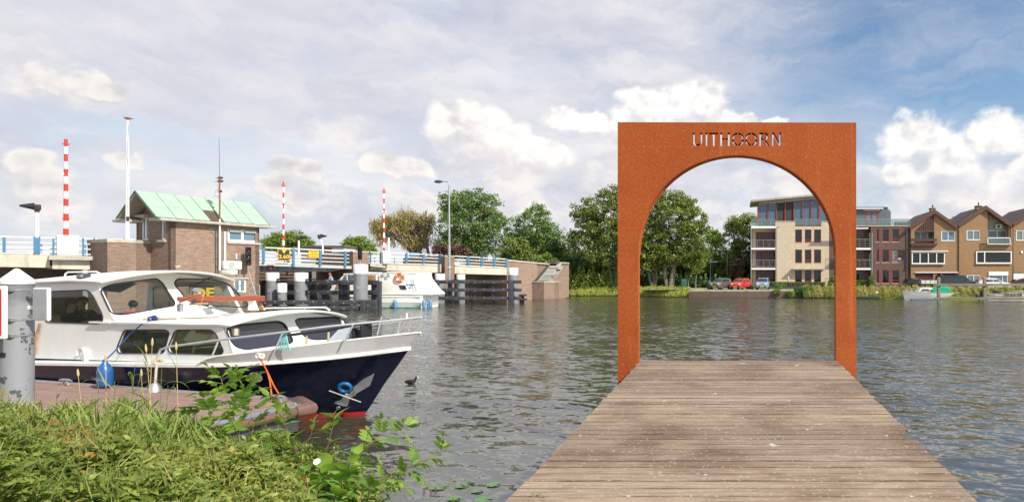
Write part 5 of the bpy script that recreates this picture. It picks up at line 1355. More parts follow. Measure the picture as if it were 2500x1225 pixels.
    p, n = hit(843, 944); q = MB(); q.torus(p + n * .02, .10, .038, n, 24, 10); part(q, 'hawse_ring', hawseblue)
    q = MB(); q.lathe([(0, .02), (.09, .02), (.09, 0)], p, 20, n); part(q, 'hawse_pipe', rubber)
    return r, hit, pr
curtainpale = MT('cream_curtain', (.62, .56, .42), .9, var=.1)
seatblue = MT('navy_seat_cloth', (.03, .05, .12), .8, var=.2)
canvasblue = MT('blue_grey_canvas', (.10, .13, .18), .8, var=.2, sc=4)
brasswhite = MT('porthole_cover', (.62, .60, .48), .4, var=.08)
hawseblue = MT('bright_blue_plastic', (.008, .10, .27), .4, var=.2)
boatgreyrail = MT('silver_paint', (.52, .53, .53), .35, .3, var=.1, sc=8)
BOAT, hullhit, bpr = build_boat()

def build_anchor():
    p, n = hullhit(850, 955); off = .17
    def ap(u, v, d=off):
        d += .13
        return RP(u, v, p + n * d, n)
    r = thing('anchor', 'grey plough anchor hanging from the blue ring on the navy bow', 'anchor', ap(850, 960))
    q = MB(); q.plate([ap(868, 961, .2), ap(880, 931, .19), ap(914, 912, .2), ap(903, 941, .2)], [], -n * .02)
    q.plate([ap(868, 961, .2), ap(862, 946, .23), ap(884, 928, .23), ap(914, 912, .2), ap(890, 934, .2)], [], -n * .02); q.build('fluke', galv, r, smooth=0)
    q = MB(); q.plate([ap(840, 975, .18), ap(866, 947, .22), ap(890, 925, .20), ap(868, 965, .17)], [], -n * .04); q.build('fluke', galvdark, r, smooth=0)
    q = MB(); q.plate([ap(817, 984), ap(830, 980), ap(842, 963), ap(855, 966), ap(848, 991), ap(838, 991)], [], -n * .05); q.build('crown', galv, r, smooth=0)
    q = MB(); q.tube([ap(803, 953, .2), ap(881, 981, .2)], .013, 8); q.build('stock', galvdark, r)
    q = MB(); q.torus(ap(826, 995, .17), .03, .007, n, 12, 5); q.build('shackle', galv, r)
galvdark = MT('worn_galvanised_anchor', (.30, .31, .28), .6, .2, var=.45, sc=9)
build_anchor()

def build_boat_extras():
    # fenders
    for (u0, v0, u1, v1, rr, lab) in ((256, 884, 257, 943, .125, 'big blue fender hanging on the navy hull by a dark blue rope'),):
        a = BT.at(u0, v0, 1.72); b = BT.at(u1, v1, 1.72); L = (a - b).length
        r = thing('boat_fender', lab, 'fender', a)
        q = MB(); ax = (b - a).normalized(); q.lathe([(.03, -.06), (.04, 0), (rr * .7, .07), (rr * .97, .16), (rr, .25), (rr, L * .88), (rr * .85, L * .97), (.03, L + .02)], a, 24, ax); q.build('body', fender, r)
        q = MB(); c = BT.at(u0, v0 - 2, 1.72); q.torus(c, .035, .012, BT.n, 12, 6); q.build('eye', bluerope, r)
    a = BT.at(256, 880, 1.70); b = bpr(375, 779, 1.0)
    q = MB(); q.tube([a, a.lerp(BT.at(275, 862, 1.5), 1), BT.at(315, 818, 1.26), BT.at(345, 792, 1.26), b], .013, 6)
    for k in range(5): q.torus(b + BT.d * .04 * (k - 2) + ZV * .01 * k, .05 + .01 * (k % 2), .012, (1, -.4 + .3 * k, .6), 12, 5)
    tag(q.build('fender_rope', bluerope, kind='stuff'), 'dark blue rope from the big fender to a knot on the cabin roof rail', 'rope')
    e0 = Wp(200, 950, .64)
    # grey second fender low at the pontoon edge, pale rope
    a = BT.at(384, 884, 1.5); b = Wp(378, 952, .66)
    q = MB(); q.tube([a, BT.at(381, 905, 1.6), b], .022, 6)
    for k in range(3): q.torus(a + BT.d * .05 * (k - 1), .06, .02, (.3 * k, -1, .5), 12, 5)
    tag(q.build('mooring_rope', rope, kind='stuff'), 'pale frayed mooring rope tied at the foot of the boat railing', 'rope')
    c = Wp(378, 955, .64); q = MB(); q.lathe([(.12, 0), (.10, .08), (.05, .16), (0, .17)], c, 14); tag(q.build('mooring_bollard', galv), 'small grey bollard on the pontoon holding the pale frayed rope', 'bollard')
    # orange rope
    p, n = hullhit(640, 895); top = BT.at(633, 868, 1.42); c = Wp(670, 968, .66); c2 = Wp(686, 970, .68)
    mid = RP(652, 905, p + n * .12, n)
    q = MB(); q.tube([top - ZV * .02, mid, BT.at(659, 930, 1.55), Wp(664, 972, .68)], .012, 6); q.tube([mid, BT.at(668, 940, 1.5), c2], .012, 6); q.tube([top, top + ZV * .06 + BT.d * .08], .012, 6)
    tag(q.build('orange_rope', orange, kind='stuff'), 'orange mooring rope running from the white bow fairlead to the pontoon cleat', 'rope')
    q = MB(); q.torus(top + BT.n * .02, .045, .02, BT.n, 14, 6); q.torus(top + BT.d * .06, .04, .018, BT.d, 12, 6)
    tag(q.build('fairlead', boatwhite), 'small white fairlead on the grey bulwark holding the orange rope', 'fairlead')
    # turquoise line on the foredeck rail
    a = bpr(694, 812, 1.24); q = MB()
    for k in range(7):
        x = BT.d * (.035 * (k - 3)); q.tube([a + x * .4, a + x + ZV * -.16 + BT.n * .02, a + x * 1.4 + ZV * -.33], .011, 5)
    tag(q.build('line_bundle', turq, kind='stuff'), 'bundle of faded turquoise line hung over the boat railing', 'rope')
turq = MT('turquoise_line', (.20, .48, .45), .8, var=.3, sc=20)
build_boat_extras()

# ================================================================ PEOPLE
def skin_body(name, joints, edges, mat, parent, sub=2, root=0):
    me = bpy.data.meshes.new(name); me.from_pydata([tuple(Vector(j[:3])) for j in joints], edges, [])
    o = bpy.data.objects.new(name, me); COL.objects.link(o)
    md = o.modifiers.new('skin', 'SKIN'); md.use_smooth_shade = True
    for i, j in enumerate(joints): me.skin_vertices[0].data[i].radius = (j[3], j[4] if len(j) > 4 else j[3]); me.skin_vertices[0].data[i].use_root = (i == root)
    s = o.modifiers.new('sub', 'SUBSURF'); s.levels = sub; s.render_levels = sub
    ev = bpy.data.meshes.new_from_object(o.evaluated_get(bpy.context.evaluated_depsgraph_get())); bpy.data.objects.remove(o)
    ev.name = name; ev.materials.clear(); uvbox(ev) if not ev.uv_layers else None
    for p in ev.polygons: p.use_smooth = True
    return link(name, ev, mat, parent)
def person(label, base, face, height, shirt, trousers, hair, pose='stand', hat=None, lean=0., group=None, hairlong=False, arm=0.):
    """face: direction the figure looks; local x = forward, y = left, z = up"""
    f = Vector((face[0], face[1], 0)).normalized(); l = Vector((-f.y, f.x, 0)); k = height / 1.75; base = Vector(base)
    r = thing('person', label, 'person', base, group)
    W = lambda x, y, z: f * x * k + l * y * k + ZV * z * k      # relative to the thing's base
    ca, sa = math.cos(lean), math.sin(lean)
    hipz = .93 if pose == 'stand' else .10
    def T(x, y, z): zz = z - hipz; return W(x * ca + zz * sa, y, hipz + zz * ca - x * sa) if zz > 0 else W(x, y, z)
    if pose == 'stand': legs = [((0, .09, .90), .095), ((.02, .10, .48), .065), ((-.02, .10, .09), .042), ((.12, .11, .04), .04)]
    else: legs = [((.04, .09, .10), .10), ((.44, .10, .14), .075), ((.44, .11, -.30), .05), ((.55, .11, -.38), .04)]
    J = []; E = []
    def chain(pts, start=None):
        prev = start
        for (p, rad) in pts:
            J.append((*T(*p), rad * k)); i = len(J) - 1
            if prev is not None: E.append((prev, i))
            prev = i
        return prev
    hz = hipz
    # skin body: head-neck-torso-arms-legs as one surface
    hip = chain([((0, 0, hz), .13)]); ch = chain([((0, 0, hz + .25), .125), ((0, 0, hz + .42), .13), ((0, 0, hz + .52), .07), ((.01, 0, hz + .60), .05), ((.02, 0, hz + .70), .085), ((.03, 0, hz + .78), .085)], hip)
    for s in (1, -1):
        sh = 2
        chain([((0, s * .17, hz + .47), .058), ((.02 + arm * .12, s * .22, hz + .24 + arm * .03), .045), ((.16 + arm * .2, s * .18, hz + .12 + arm * .16), .033), ((.25 + arm * .2, s * .14, hz + .16 + arm * .18), .034)], sh)
        for idx in range(4): pass
        hand = len(J) - 1
        chain([((.31 + arm * .2, s * .13, hz + .17 + arm * .2), .012), ((.335 + arm * .2, s * .12, hz + .16 + arm * .2), .009)], hand)
        chain([((.29 + arm * .2, s * .10, hz + .19 + arm * .2), .010)], hand)
        chain([((p[0], s * p[1], p[2]), rad) for p, rad in legs], hip)
    root_l = root_loc(r)
    body = skin_body('body', J, E, skin, r)
    # clothes: shells over the same skeleton
    J2 = []; E2 = []
    def c2(pts, st=None):
        prev = st
        for (p, rad) in pts:
            J2.append((*T(*p), rad * k)); i = len(J2) - 1
            if prev is not None: E2.append((prev, i))
            prev = i
        return prev
    h2 = c2([((0, 0, hz - .02), .15)]); c2([((0, 0, hz + .25), .145), ((0, 0, hz + .43), .150), ((0, 0, hz + .52), .075)], h2)
    for s in (1, -1): c2([((0, s * .175, hz + .47), .075), ((.02 + arm * .12, s * .225, hz + .28 + arm * .03), .062)], 2)
    skin_body('shirt', J2, E2, shirt, r)
    J2.clear(); E2.clear(); h2 = c2([((0, 0, hz), .150)])
    for s in (1, -1): c2([((p[0], s * p[1], p[2]), rad + .018) for p, rad in legs[:3 if pose == 'stand' else 3]], h2)
    skin_body('trousers', J2, E2, trousers, r)
    hd = T(.02, 0, hz + .755); q = MB()
    for z0 in range(1): 
        rows = []
        for i in range(9):
            th = math.pi * i / 8 * .62; rw = []
            for j in range(16):
                ph = 2 * math.pi * j / 16; back = 1.0 if math.cos(ph) < .3 else .55
                rr = .108 * k; th2 = th * (1.15 if back > .9 else .72)
                rw.append(base + hd + f * (math.cos(ph) * math.sin(th2) * rr * 1.08 - .012 * k) + l * math.sin(ph) * math.sin(th2) * rr + ZV * math.cos(th2) * rr * 1.15)
            rows.append(rw)
        q.grid(rows, closed=True)
    q.build('hair', hair, r, smooth=80)
    if hairlong:
        q = MB(); q.tube([base + hd + f * -.07 * k + ZV * .05, base + hd + f * -.11 * k - ZV * .08 * k, base + hd + f * -.09 * k - ZV * .24 * k], [.07 * k, .075 * k, .03 * k], 10); q.build('hair', hair, r)
    q = MB(); nb = base + hd; q.tube([nb + f * .095 * k + ZV * .01, nb + f * .125 * k - ZV * .02], [.010 * k, .014 * k], 6); q.build('nose', skin, r)
    for s in (1, -1):
        q = MB(); q.lathe([(0, -.006), (.02 * k, 0), (.026 * k, .008), (0, .012)], nb + l * s * .088 * k - ZV * .01, 8, l * s); q.build('ear', skin, r)
        q = MB(); q.lathe([(0, .008), (.012 * k, .0)], nb + f * .094 * k + l * s * .035 * k + ZV * .022 * k, 8, f); q.build('eye', black, r)
    q = MB(); q.box(nb + f * .092 * k - ZV * .055 * k, (.01, .045 * k, .01), (f, l, ZV)); q.build('mouth', redlens, r)
    return r
blackcloth = MT('black_tee', (.018, .018, .02), .9, var=.2); pinkcloth = MT('pink_tee', (.60, .06, .14), .9, var=.1); bluecloth = MT('pale_blue_shirt', (.16, .25, .50), .9, var=.15)
denim = MT('denim', (.05, .08, .16), .9, var=.2); greencloth = MT('grey_green_tee', (.06, .09, .08), .9); tealcloth = MT('shorts_cloth', (.25, .22, .18), .9)
def place_seat(u, v, n, z): return BT.w(BT.tz(u, v, n)[0], n, z)
hb = BT.atT
c = BT.at(172, 735, .55); person('man in a black T-shirt with short brown hair inside the wheelhouse, nearest the side window', Vector((c.x, c.y, c.z - .89)), BT.d + Vector((.2, .5, 0)), 1.72, blackcloth, denim, hairbrown, 'sit', arm=.8)
c = BT.at(200, 730, .05); person('man in dark clothes with greying hair seated just beyond the first man in the wheelhouse', Vector((c.x, c.y, c.z - .89)), BT.d + Vector((.1, -.2, 0)), 1.75, greencloth, denim, hairbrown, 'sit', arm=1.2)
c = BT.at(325, 738, .35); person('child in a pink top and dark cap behind the large left windscreen pane', Vector((c.x, c.y, c.z - .66)), -BT.d + Vector((.2, .1, 0)), 1.28, pinkcloth, denim, hairbrown, 'sit')
# ================================================================ WHITE HIRE CRUISER BEHIND THE FENDER
def build_hire_cruiser():
    Y = 53.3; fr = frontal(Y)
    r = thing('hire_cruiser', 'white hire cruiser with an orange lifebuoy on its sloping stern cabin', 'boat', P(990, 754, Y))
    X = lambda u: P(u, 0, Y).x; Z = lambda v: P(0, v, Y).z
    def sec(u, w, z0, z1, fl=.12):   # hull section: full width w
        x = X(u); return [Vector((x, Y - w + fl, z0)), Vector((x, Y - w, z0 + .35)), Vector((x, Y - w - .03, z1)), Vector((x, Y + w + .03, z1)), Vector((x, Y + w, z0 + .35)), Vector((x, Y + w - fl, z0))]
    rows = [sec(u, w, -.25, Z(v)) for u, w, v in ((752, .15, 712), (775, .9, 713), (800, 1.3, 715), (860, 1.6, 717), (940, 1.65, 719), (1030, 1.65, 721), (1049, 1.55, 722))]
    q = MB(); q.grid(rows, closed=True); q.f.append(tuple(range(36, 42))); q.f.append((5, 4, 3, 2, 1, 0)); q.build('hull', boatwhite, r, recalc=True)
    q = MB(); q.fbox(fr, X(790), X(1047), -1.66, 1.67, -.1, .10); q.build('green_boot_stripe', MT('green_antifouling', (.04, .22, .16), .6), r)
    for v in (722, 736.5, 741):
        q = MB(); q.fbox(fr, X(790), X(1051), -1.7, 1.70 + (.03 if v < 730 else 0), Z(v + 1), Z(v - 1.2)); q.build('strake', boatwhite if v < 730 else boatgrey, r, bevel=.01)
    # cabin: long low saloon, open helm, tall stern cabin with raked back
    def slab(pts, n0, n1, name, m, bev=.05): q = MB(); q.plate([fr.at(u, v, n1) for u, v in pts], [], fr.n * (n0 - n1)); return q.build(name, m, r, smooth=30, bevel=bev)
    slab([(800, 715), (812, 697), (840, 670), (925, 668), (925, 719)], -1.2, 1.2, 'saloon', boatwhite)
    slab([(838, 667.5), (925, 665), (925, 668), (838, 670.5)], -1.25, 1.25, 'saloon_roof', boatwhite, .02)
    slab([(925, 719), (925, 668), (945, 664), (948, 664), (1015, 667), (1018, 680), (1040, 708), (1050, 716), (1050, 720)], -1.35, 1.35, 'stern_cabin', boatwhite)
    slab([(944, 662.5), (1013, 665), (1016, 668), (944, 666)], -1.4, 1.4, 'stern_roof', boatwhite, .02)
    slab([(898, 671), (917, 671), (917, 684), (898, 684)], 1.2, 1.24, 'wooden_screen', teak, .01)
    slab([(840, 673), (846, 672), (846, 690), (829, 690)], 1.18, 1.22, 'window', glassdark, .01)
    slab([(849, 672), (862, 672), (862, 690), (849, 690)], 1.18, 1.22, 'window', glassdark, .01)
    slab([(822, 694), (832, 676), (828, 706), (816, 708)], 1.2, 1.23, 'wooden_door', teak, .01)
    q = MB(); q.plate([fr.at(u, v, 1.37) for u, v in rpoly([(970, 693.5), (990, 694), (996, 709), (976, 710)], 2)], [], (0, .03, 0)); w = q.build('window_frame', whiteclean, r)
    q = MB(); q.plate([fr.at(u, v, 1.40) for u, v in rpoly([(973, 696), (989, 696.3), (993, 706.5), (978, 707)], 2)], [], (0, .02, 0)); q.build('pane', glasstint, w)
    # ladder on the raked stern
    for s in (0, 6.5):
        q = MB(); q.tube([fr.at(1004 + s, 679, 1.42), fr.at(1012 + s, 712 - s * .3, 1.42)], .015, 5); q.build('ladder_rail', chrome, r)
    for k in range(5):
        q = MB(); q.tube([fr.at(1004.5 + k * 1.8, 682 + k * 6.5, 1.42), fr.at(1011.5 + k * 1.8, 681.5 + k * 6.2, 1.42)], .014, 5); q.build('rung', chrome, r)
    for u, v in ((934, 672), (943, 677), (949, 671)):
        q = MB(); q.box(fr.at(u, v, 1.38), (.22, .1, .26)); q.build('bracket', boatgrey, r, bevel=.02)
    q = MB(); q.torus(fr.at(936, 669, 1.42), .13, .02, (0, -1, .2), 14, 5); q.build('wheel', chrome, r)
    text_obj('lettering', 'le boat', .24, lettblue, fr.at(1001, 695, 1.37), (1, 0, 0), ZV, (0, -1, 0), r, depth=.004, bold=.01)
    text_obj('lettering', 'le boat', .30, lettblue, fr.at(864, 673, 1.24) - ZV * .02, (1, 0, 0), ZV, (0, -1, 0), r, depth=.004, bold=.01)
    q = MB(); c = fr.at(1001, 702, 1.365); q.add([c + Vector((-.2, 0, .02)), c + Vector((.16, 0, .06)), c + Vector((.02, 0, -.10))], [(0, 2, 1)]); q.build('emblem', lettblue, r)
    c = fr.at(975.5, 677, 1.46); lb = thing('lifebuoy', 'orange lifebuoy with pale bands on the white cruiser', 'lifebuoy', c)
    q = MB(); q.torus(c, .33, .095, (0, -1, 0), 32, 10); q.build('ring', MT('orange_buoy', (.85, .14, .03), .5, var=.06), lb)
    for a in (45, 135, 225, 315):
        q = MB(); o = Vector((math.cos(R(a)), 0, math.sin(R(a)))); q.lathe([(.10, -.035), (.10, .035)], c + o * .33, 14, Vector((-o.z, 0, o.x))); q.build('band', boatwhite, lb)
    for u, n, lab in ((965, 1.86, 'left faded blue fender hanging on the white hire cruiser'), (1035, 1.86, 'right faded blue fender hanging on the white hire cruiser'), (1051, .6, 'faded blue fender at the stern corner of the white hire cruiser')):
        a = fr.at(u, 731, n); rr = thing('boat_fender', lab, 'fender', a, 'fenders on the hire cruiser')
        q = MB(); q.lathe([(.02, .05), (.03, 0), (.13, -.1), (.155, -.25), (.155, -.6), (.12, -.72), (0, -.76)], a, 14); q.build('body', fenderlite, rr)
        q = MB(); q.tube([a, a + ZV * .28], .012, 4); q.build('cord', bluerope, rr)
    c = fr.at(812, 711, 1.0); person('woman with auburn hair in a pale blue shirt leaning forward on the hire cruiser', Vector((c.x, c.y, P(0, 711, Y).z)), (-1, -.25, 0), 1.66, bluecloth, tealcloth, hairred, 'stand', lean=.32, hairlong=True, arm=.7)
lettblue = MT('blue_lettering', (.03, .22, .50), .5)
build_hire_cruiser()

# ================================================================ BUILDINGS ACROSS THE WATER
def winbox(fr, root, u0, v0, u1, v1, n=0., frame=frameRed, fw=.09, cols=1, glass=glassdark, sill=True, blind=0, low=0, split=None, name='window', dep=.1):
    t0, z1 = fr.tz(u0, v0, n)[0], fr.tz((u0 + u1) / 2, v0, n)[1]; t1, z0 = fr.tz(u1, v0, n)[0], fr.tz((u0 + u1) / 2, v1, n)[1]
    q = MB(); q.fbox(fr, t0, t1, n - dep, n + .03, z1 - fw, z1); q.fbox(fr, t0, t1, n - dep, n + .03, z0, z0 + fw); q.fbox(fr, t0, t0 + fw, n - dep, n + .03, z0 + fw, z1 - fw); q.fbox(fr, t1 - fw, t1, n - dep, n + .03, z0 + fw, z1 - fw)
    xs = split or [k / cols for k in range(1, cols)]
    for k in xs: x = t0 + (t1 - t0) * k; q.fbox(fr, x - fw * .45, x + fw * .45, n - dep, n + .025, z0 + fw, z1 - fw)
    if low: q.fbox(fr, t0 + fw, t1 - fw, n - dep, n + .025, z0 + (z1 - z0) * low, z0 + (z1 - z0) * low + fw)
    f = q.build(name, frame, root, recalc=True)
    ed = [0] + list(xs) + [1]
    for a, b in zip(ed, ed[1:]):
        q = MB(); q.fbox(fr, t0 + (t1 - t0) * a + fw * .3, t0 + (t1 - t0) * b - fw * .3, n - dep * .5, n - dep * .5 + .02, z0 + fw * .5, z1 - fw * .5); q.build('pane', glass, f)
    if blind:
        q = MB(); q.fbox(fr, t0 + fw, t1 - fw, n - .32, n - .30, z1 - (z1 - z0) * blind, z1 - fw); q.build('blind', blindm, f)
    if sill: q = MB(); q.fbox(fr, t0 - .06, t1 + .06, n, n + .09, z0 - .09, z0 - .005); q.build('sill', coping, f)
    return f
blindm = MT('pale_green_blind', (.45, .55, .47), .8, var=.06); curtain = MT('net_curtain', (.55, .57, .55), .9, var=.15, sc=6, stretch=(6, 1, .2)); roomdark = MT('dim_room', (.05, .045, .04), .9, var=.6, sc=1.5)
def holewall(fr, root, outer, holes, n, name, m, dep=.3):
    def rc(h):
        if len(h) == 4 and not isinstance(h[0], tuple):
            u0, v0, u1, v1 = h; t0, t1 = fr.tz(u0, v0, n)[0], fr.tz(u1, v0, n)[0]; um = (u0 + u1) / 2; z1, z0 = fr.tz(um, v0, n)[1], fr.tz(um, v1, n)[1]
            return [fr.w(t, n, z) for t, z in ((t0, z0), (t1, z0), (t1, z1), (t0, z1))]
        return [fr.at(u, v, n) for u, v in h]
    q = MB(); q.plate([fr.at(u, v, n) for u, v in outer], [rc(h) for h in holes], -fr.n * dep); return q.build(name, m, root, smooth=0)
def glazed_rail(fr, root, u0, u1, vt, vb, n, posts=3, glass=True, bars=3, ret=None):
    t0, t1 = fr.tz(u0, vt, n)[0], fr.tz(u1, vt, n)[0]; zt, zb = fr.tz((u0 + u1) / 2, vt, n)[1], fr.tz((u0 + u1) / 2, vb, n)[1]
    b = None
    q = MB(); q.tube([fr.w(t0, n, zt), fr.w(t1, n, zt)], .03, 5); o = q.build('balcony_rail', galv, root)
    for i in range(1, bars + 1):
        z = zb + (zt - zb) * (i - .5) / (bars + .3); q = MB(); q.tube([fr.w(t0, n, z), fr.w(t1, n, z)], .014, 4); q.build('bar', galv, o)
    for i in range(posts + 1):
        t = t0 + (t1 - t0) * i / posts; q = MB(); q.tube([fr.w(t, n, zb), fr.w(t, n, zt)], .022, 5); q.build('baluster', galv, o)
    if glass: q = MB(); q.fbox(fr, t0, t1, n - .03, n - .02, zb + .05, zt - .06); q.build('glass_screen', railglass, o)
railglass = MGLASS('balcony_glass', (.72, .82, .82), .80, (.3, .4, .4))
Z0 = .9
def build_apartment_cream():
    Y = 84.; fr = frontal(Y); r = thing('cream_apartment_block', 'cream brick apartment block with red window frames and a glazed penthouse', 'building', P(1930, 700, Y))
    T = lambda u, n=0.: fr.tz(u, 600, n)[0]; Zv = lambda v, n=0.: fr.tz(1900, v, n)[1]
    wins = [(1941, 560, 1958, 592), (1964.5, 560, 1981, 592), (1987, 560, 2004.5, 592), (1941, 609, 1958, 642), (1964.5, 609, 1981, 642), (1987, 609, 2004.5, 642), (1941, 659, 1958, 691), (1964.5, 659, 1981, 691), (1987, 659, 2004.5, 691)]
    holewall(fr, r, [(1893, 541), (1941, 541), (1941, 552.5), (2005, 552.5), (2005, 541), (2024, 541), (2024, 716), (1893, 716)], wins, 0, 'brick_wall', brickcream, .35)
    for i, w in enumerate(wins): winbox(fr, r, *w, n=-.08, cols=1, blind=(0, .25, .42)[i // 3], low=(.16 if i % 3 == 1 else 0))
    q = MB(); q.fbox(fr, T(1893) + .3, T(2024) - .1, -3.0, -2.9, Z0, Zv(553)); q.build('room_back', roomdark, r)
    q = MB(); q.fbox(fr, T(2024) - .35, T(2024), -11, -.35, -.2, Zv(541)); q.build('side_wall', brickcream, r)
    q = MB(); q.fbox(fr, T(1893) - 0, T(2024), -11, -10.7, -.2, Zv(541)); q.build('rear_wall', brickcream, r)
    q = MB(); q.fbox(fr, T(1893) - 3.2, T(1893) - 0.0, -11, -2.0, -.2, Zv(549.5)); q.build('side_wall', brickcream, r)
    q = MB(); q.fbox(fr, T(1892.5), T(1941.5), -.34, .05, Zv(541), Zv(539.2)); q.build('coping', coping, r)
    q = MB(); q.fbox(fr, T(2004.5), T(2024.5), -.34, .05, Zv(541), Zv(539.2)); q.build('coping', coping, r)
    # awning
    q = MB(); q.fbox(fr, T(1933), T(2012), .02, .9, Zv(658), Zv(655.6)); q.build('awning', coping, r)
    # recessed loggias with slabs, red doors, rails
    for v in (552, 605, 654):
        q = MB(); q.fbox(fr, T(1834), T(1892.6), -2.0, .15, Zv(v + 5 if v < 560 else v + 4), Zv(v)); q.build('balcony_slab', whiteclean, r)
    for v0, v1 in ((566, 604), (612, 653), (659, 700)):
        holewall(fr, r, [(1844, v0 - 9), (1894, v0 - 9), (1894, v1 + 1), (1844, v1 + 1)], [(1845, v0, 1893, v1 + .6)], -1.9, 'loggia_wall', brickcream, .1)
        winbox(fr, r, 1845, v0, 1893, v1 + .5, n=-1.95, cols=5, fw=.12, sill=False, name='glazed_doors', glass=glassdark)
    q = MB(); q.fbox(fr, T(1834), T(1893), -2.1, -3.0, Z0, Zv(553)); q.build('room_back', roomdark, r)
    glazed_rail(fr, r, 1835, 1892, 586, 603, .1, 4, False); glazed_rail(fr, r, 1835, 1892, 635, 652.5, .1, 4, False)
    q = MB(); q.tube([fr.w(T(1833.5), .15, Z0), fr.w(T(1833.5), .15, Zv(552))], .07, 6); q.build('balcony_column', galv, r)
    q = MB(); q.tube([fr.w(T(1896.5), .1, Z0 + .5), fr.w(T(1896.5), .1, Zv(556))], .045, 6); q.build('downpipe', galv, r)
    q = MB(); q.tube([fr.w(T(1896.5), .1, Zv(556)), fr.w(T(1902), .5, Zv(554))], .05, 5); q.build('camera_arm', slate, r)
    # penthouse: sloping roof, red posts, tall panes, two dark ones
    pr_ = [(1833, 488), (2060, 467), (2060, 472), (1833, 493)]
    q = MB(); q.plate([fr.at(u, v, .5) for u, v in pr_], [], -fr.n * 7); q.build('sloping_roof', coping, r, bevel=.03)
    q = MB(); q.plate([fr.at(u, v, -.3) for u, v in ((1852, 494.5), (2042, 474), (2042, 482), (1852, 498))], [], -fr.n * .1); q.build('fascia', coping, r)
    xs = [1851, 1875, 1896.5, 1917, 1938, 1959, 1980.5, 2001, 2022, 2041]
    for i, u in enumerate(xs):
        vt = 495 - (u - 1851) * .104; w = 4.0 if i in (0, 7, 9) else 2.3
        q = MB(); q.pquad(fr, [(u - w / 2, vt), (u + w / 2, vt), (u + w / 2, 551), (u - w / 2, 551)], -.45, -.75); q.build('red_post', frameRed, r)
    for i in range(len(xs) - 1):
        u0, u1 = xs[i] + 1.5, xs[i + 1] - 1.5; vt = 500 - (u0 - 1851) * .10 - (3 if i > 3 else 0)
        q = MB(); q.pquad(fr, [(u0, vt), (u1, vt - 1.5), (u1, 551), (u0, 551)], -.6, -.63); q.build('tall_pane', (shadecloth if i in (2, 3) else skyglass), r)
        q = MB(); q.pquad(fr, [(u0, vt + .5), (u1, vt - 1), (u1, vt - 4), (u0, vt - 2)], -.55, -.68); q.build('transom', coping, r)
    q = MB(); q.fbox(fr, T(1855), T(2040), -5.0, -4.9, Zv(552), Zv(490)); q.build('room_back', curtain, r)
    glazed_rail(fr, r, 1835, 1892, 535, 551, .1, 5, True, 2); glazed_rail(fr, r, 1941, 2004, 535, 551, -.02, 5, True, 2)
    q = MB(); q.fbox(fr, T(1834), T(2024), -3, -.36, Zv(552.5), Zv(551.5)); q.build('terrace', coping, r)
    # grey-clad rear storey and dark link to the next block
    q = MB(); q.fbox(fr, T(2005), T(2062), -3.5, -3, Zv(552), Zv(498)); q.build('grey_cladding', greyclad, r)
    # folded parasol against the wall
    c = P(1925, 706, 80.6); rr = thing('folded_parasol', 'folded pale grey parasol in front of the cream wall', 'parasol', c)
    q = MB(); q.lathe([(.03, .2), (.16, .35), (.15, .8), (.10, 1.2), (.13, 1.25), (.05, 1.75), (0, 1.8)], c, 10); q.build('canopy', curtain, rr)
    q = MB(); q.tube([c, c + ZV * .4], .03, 6); q.build('pole', galv, rr)
shadecloth = MT('dark_shade_cloth', (.045, .05, .055), .9, var=.05); skyglass = MGLASS('penthouse_glass', through=0, dark=(.07, .13, .19)); greyclad = MT('grey_cladding_board', (.13, .145, .16), .7, var=.1)
build_apartment_cream()
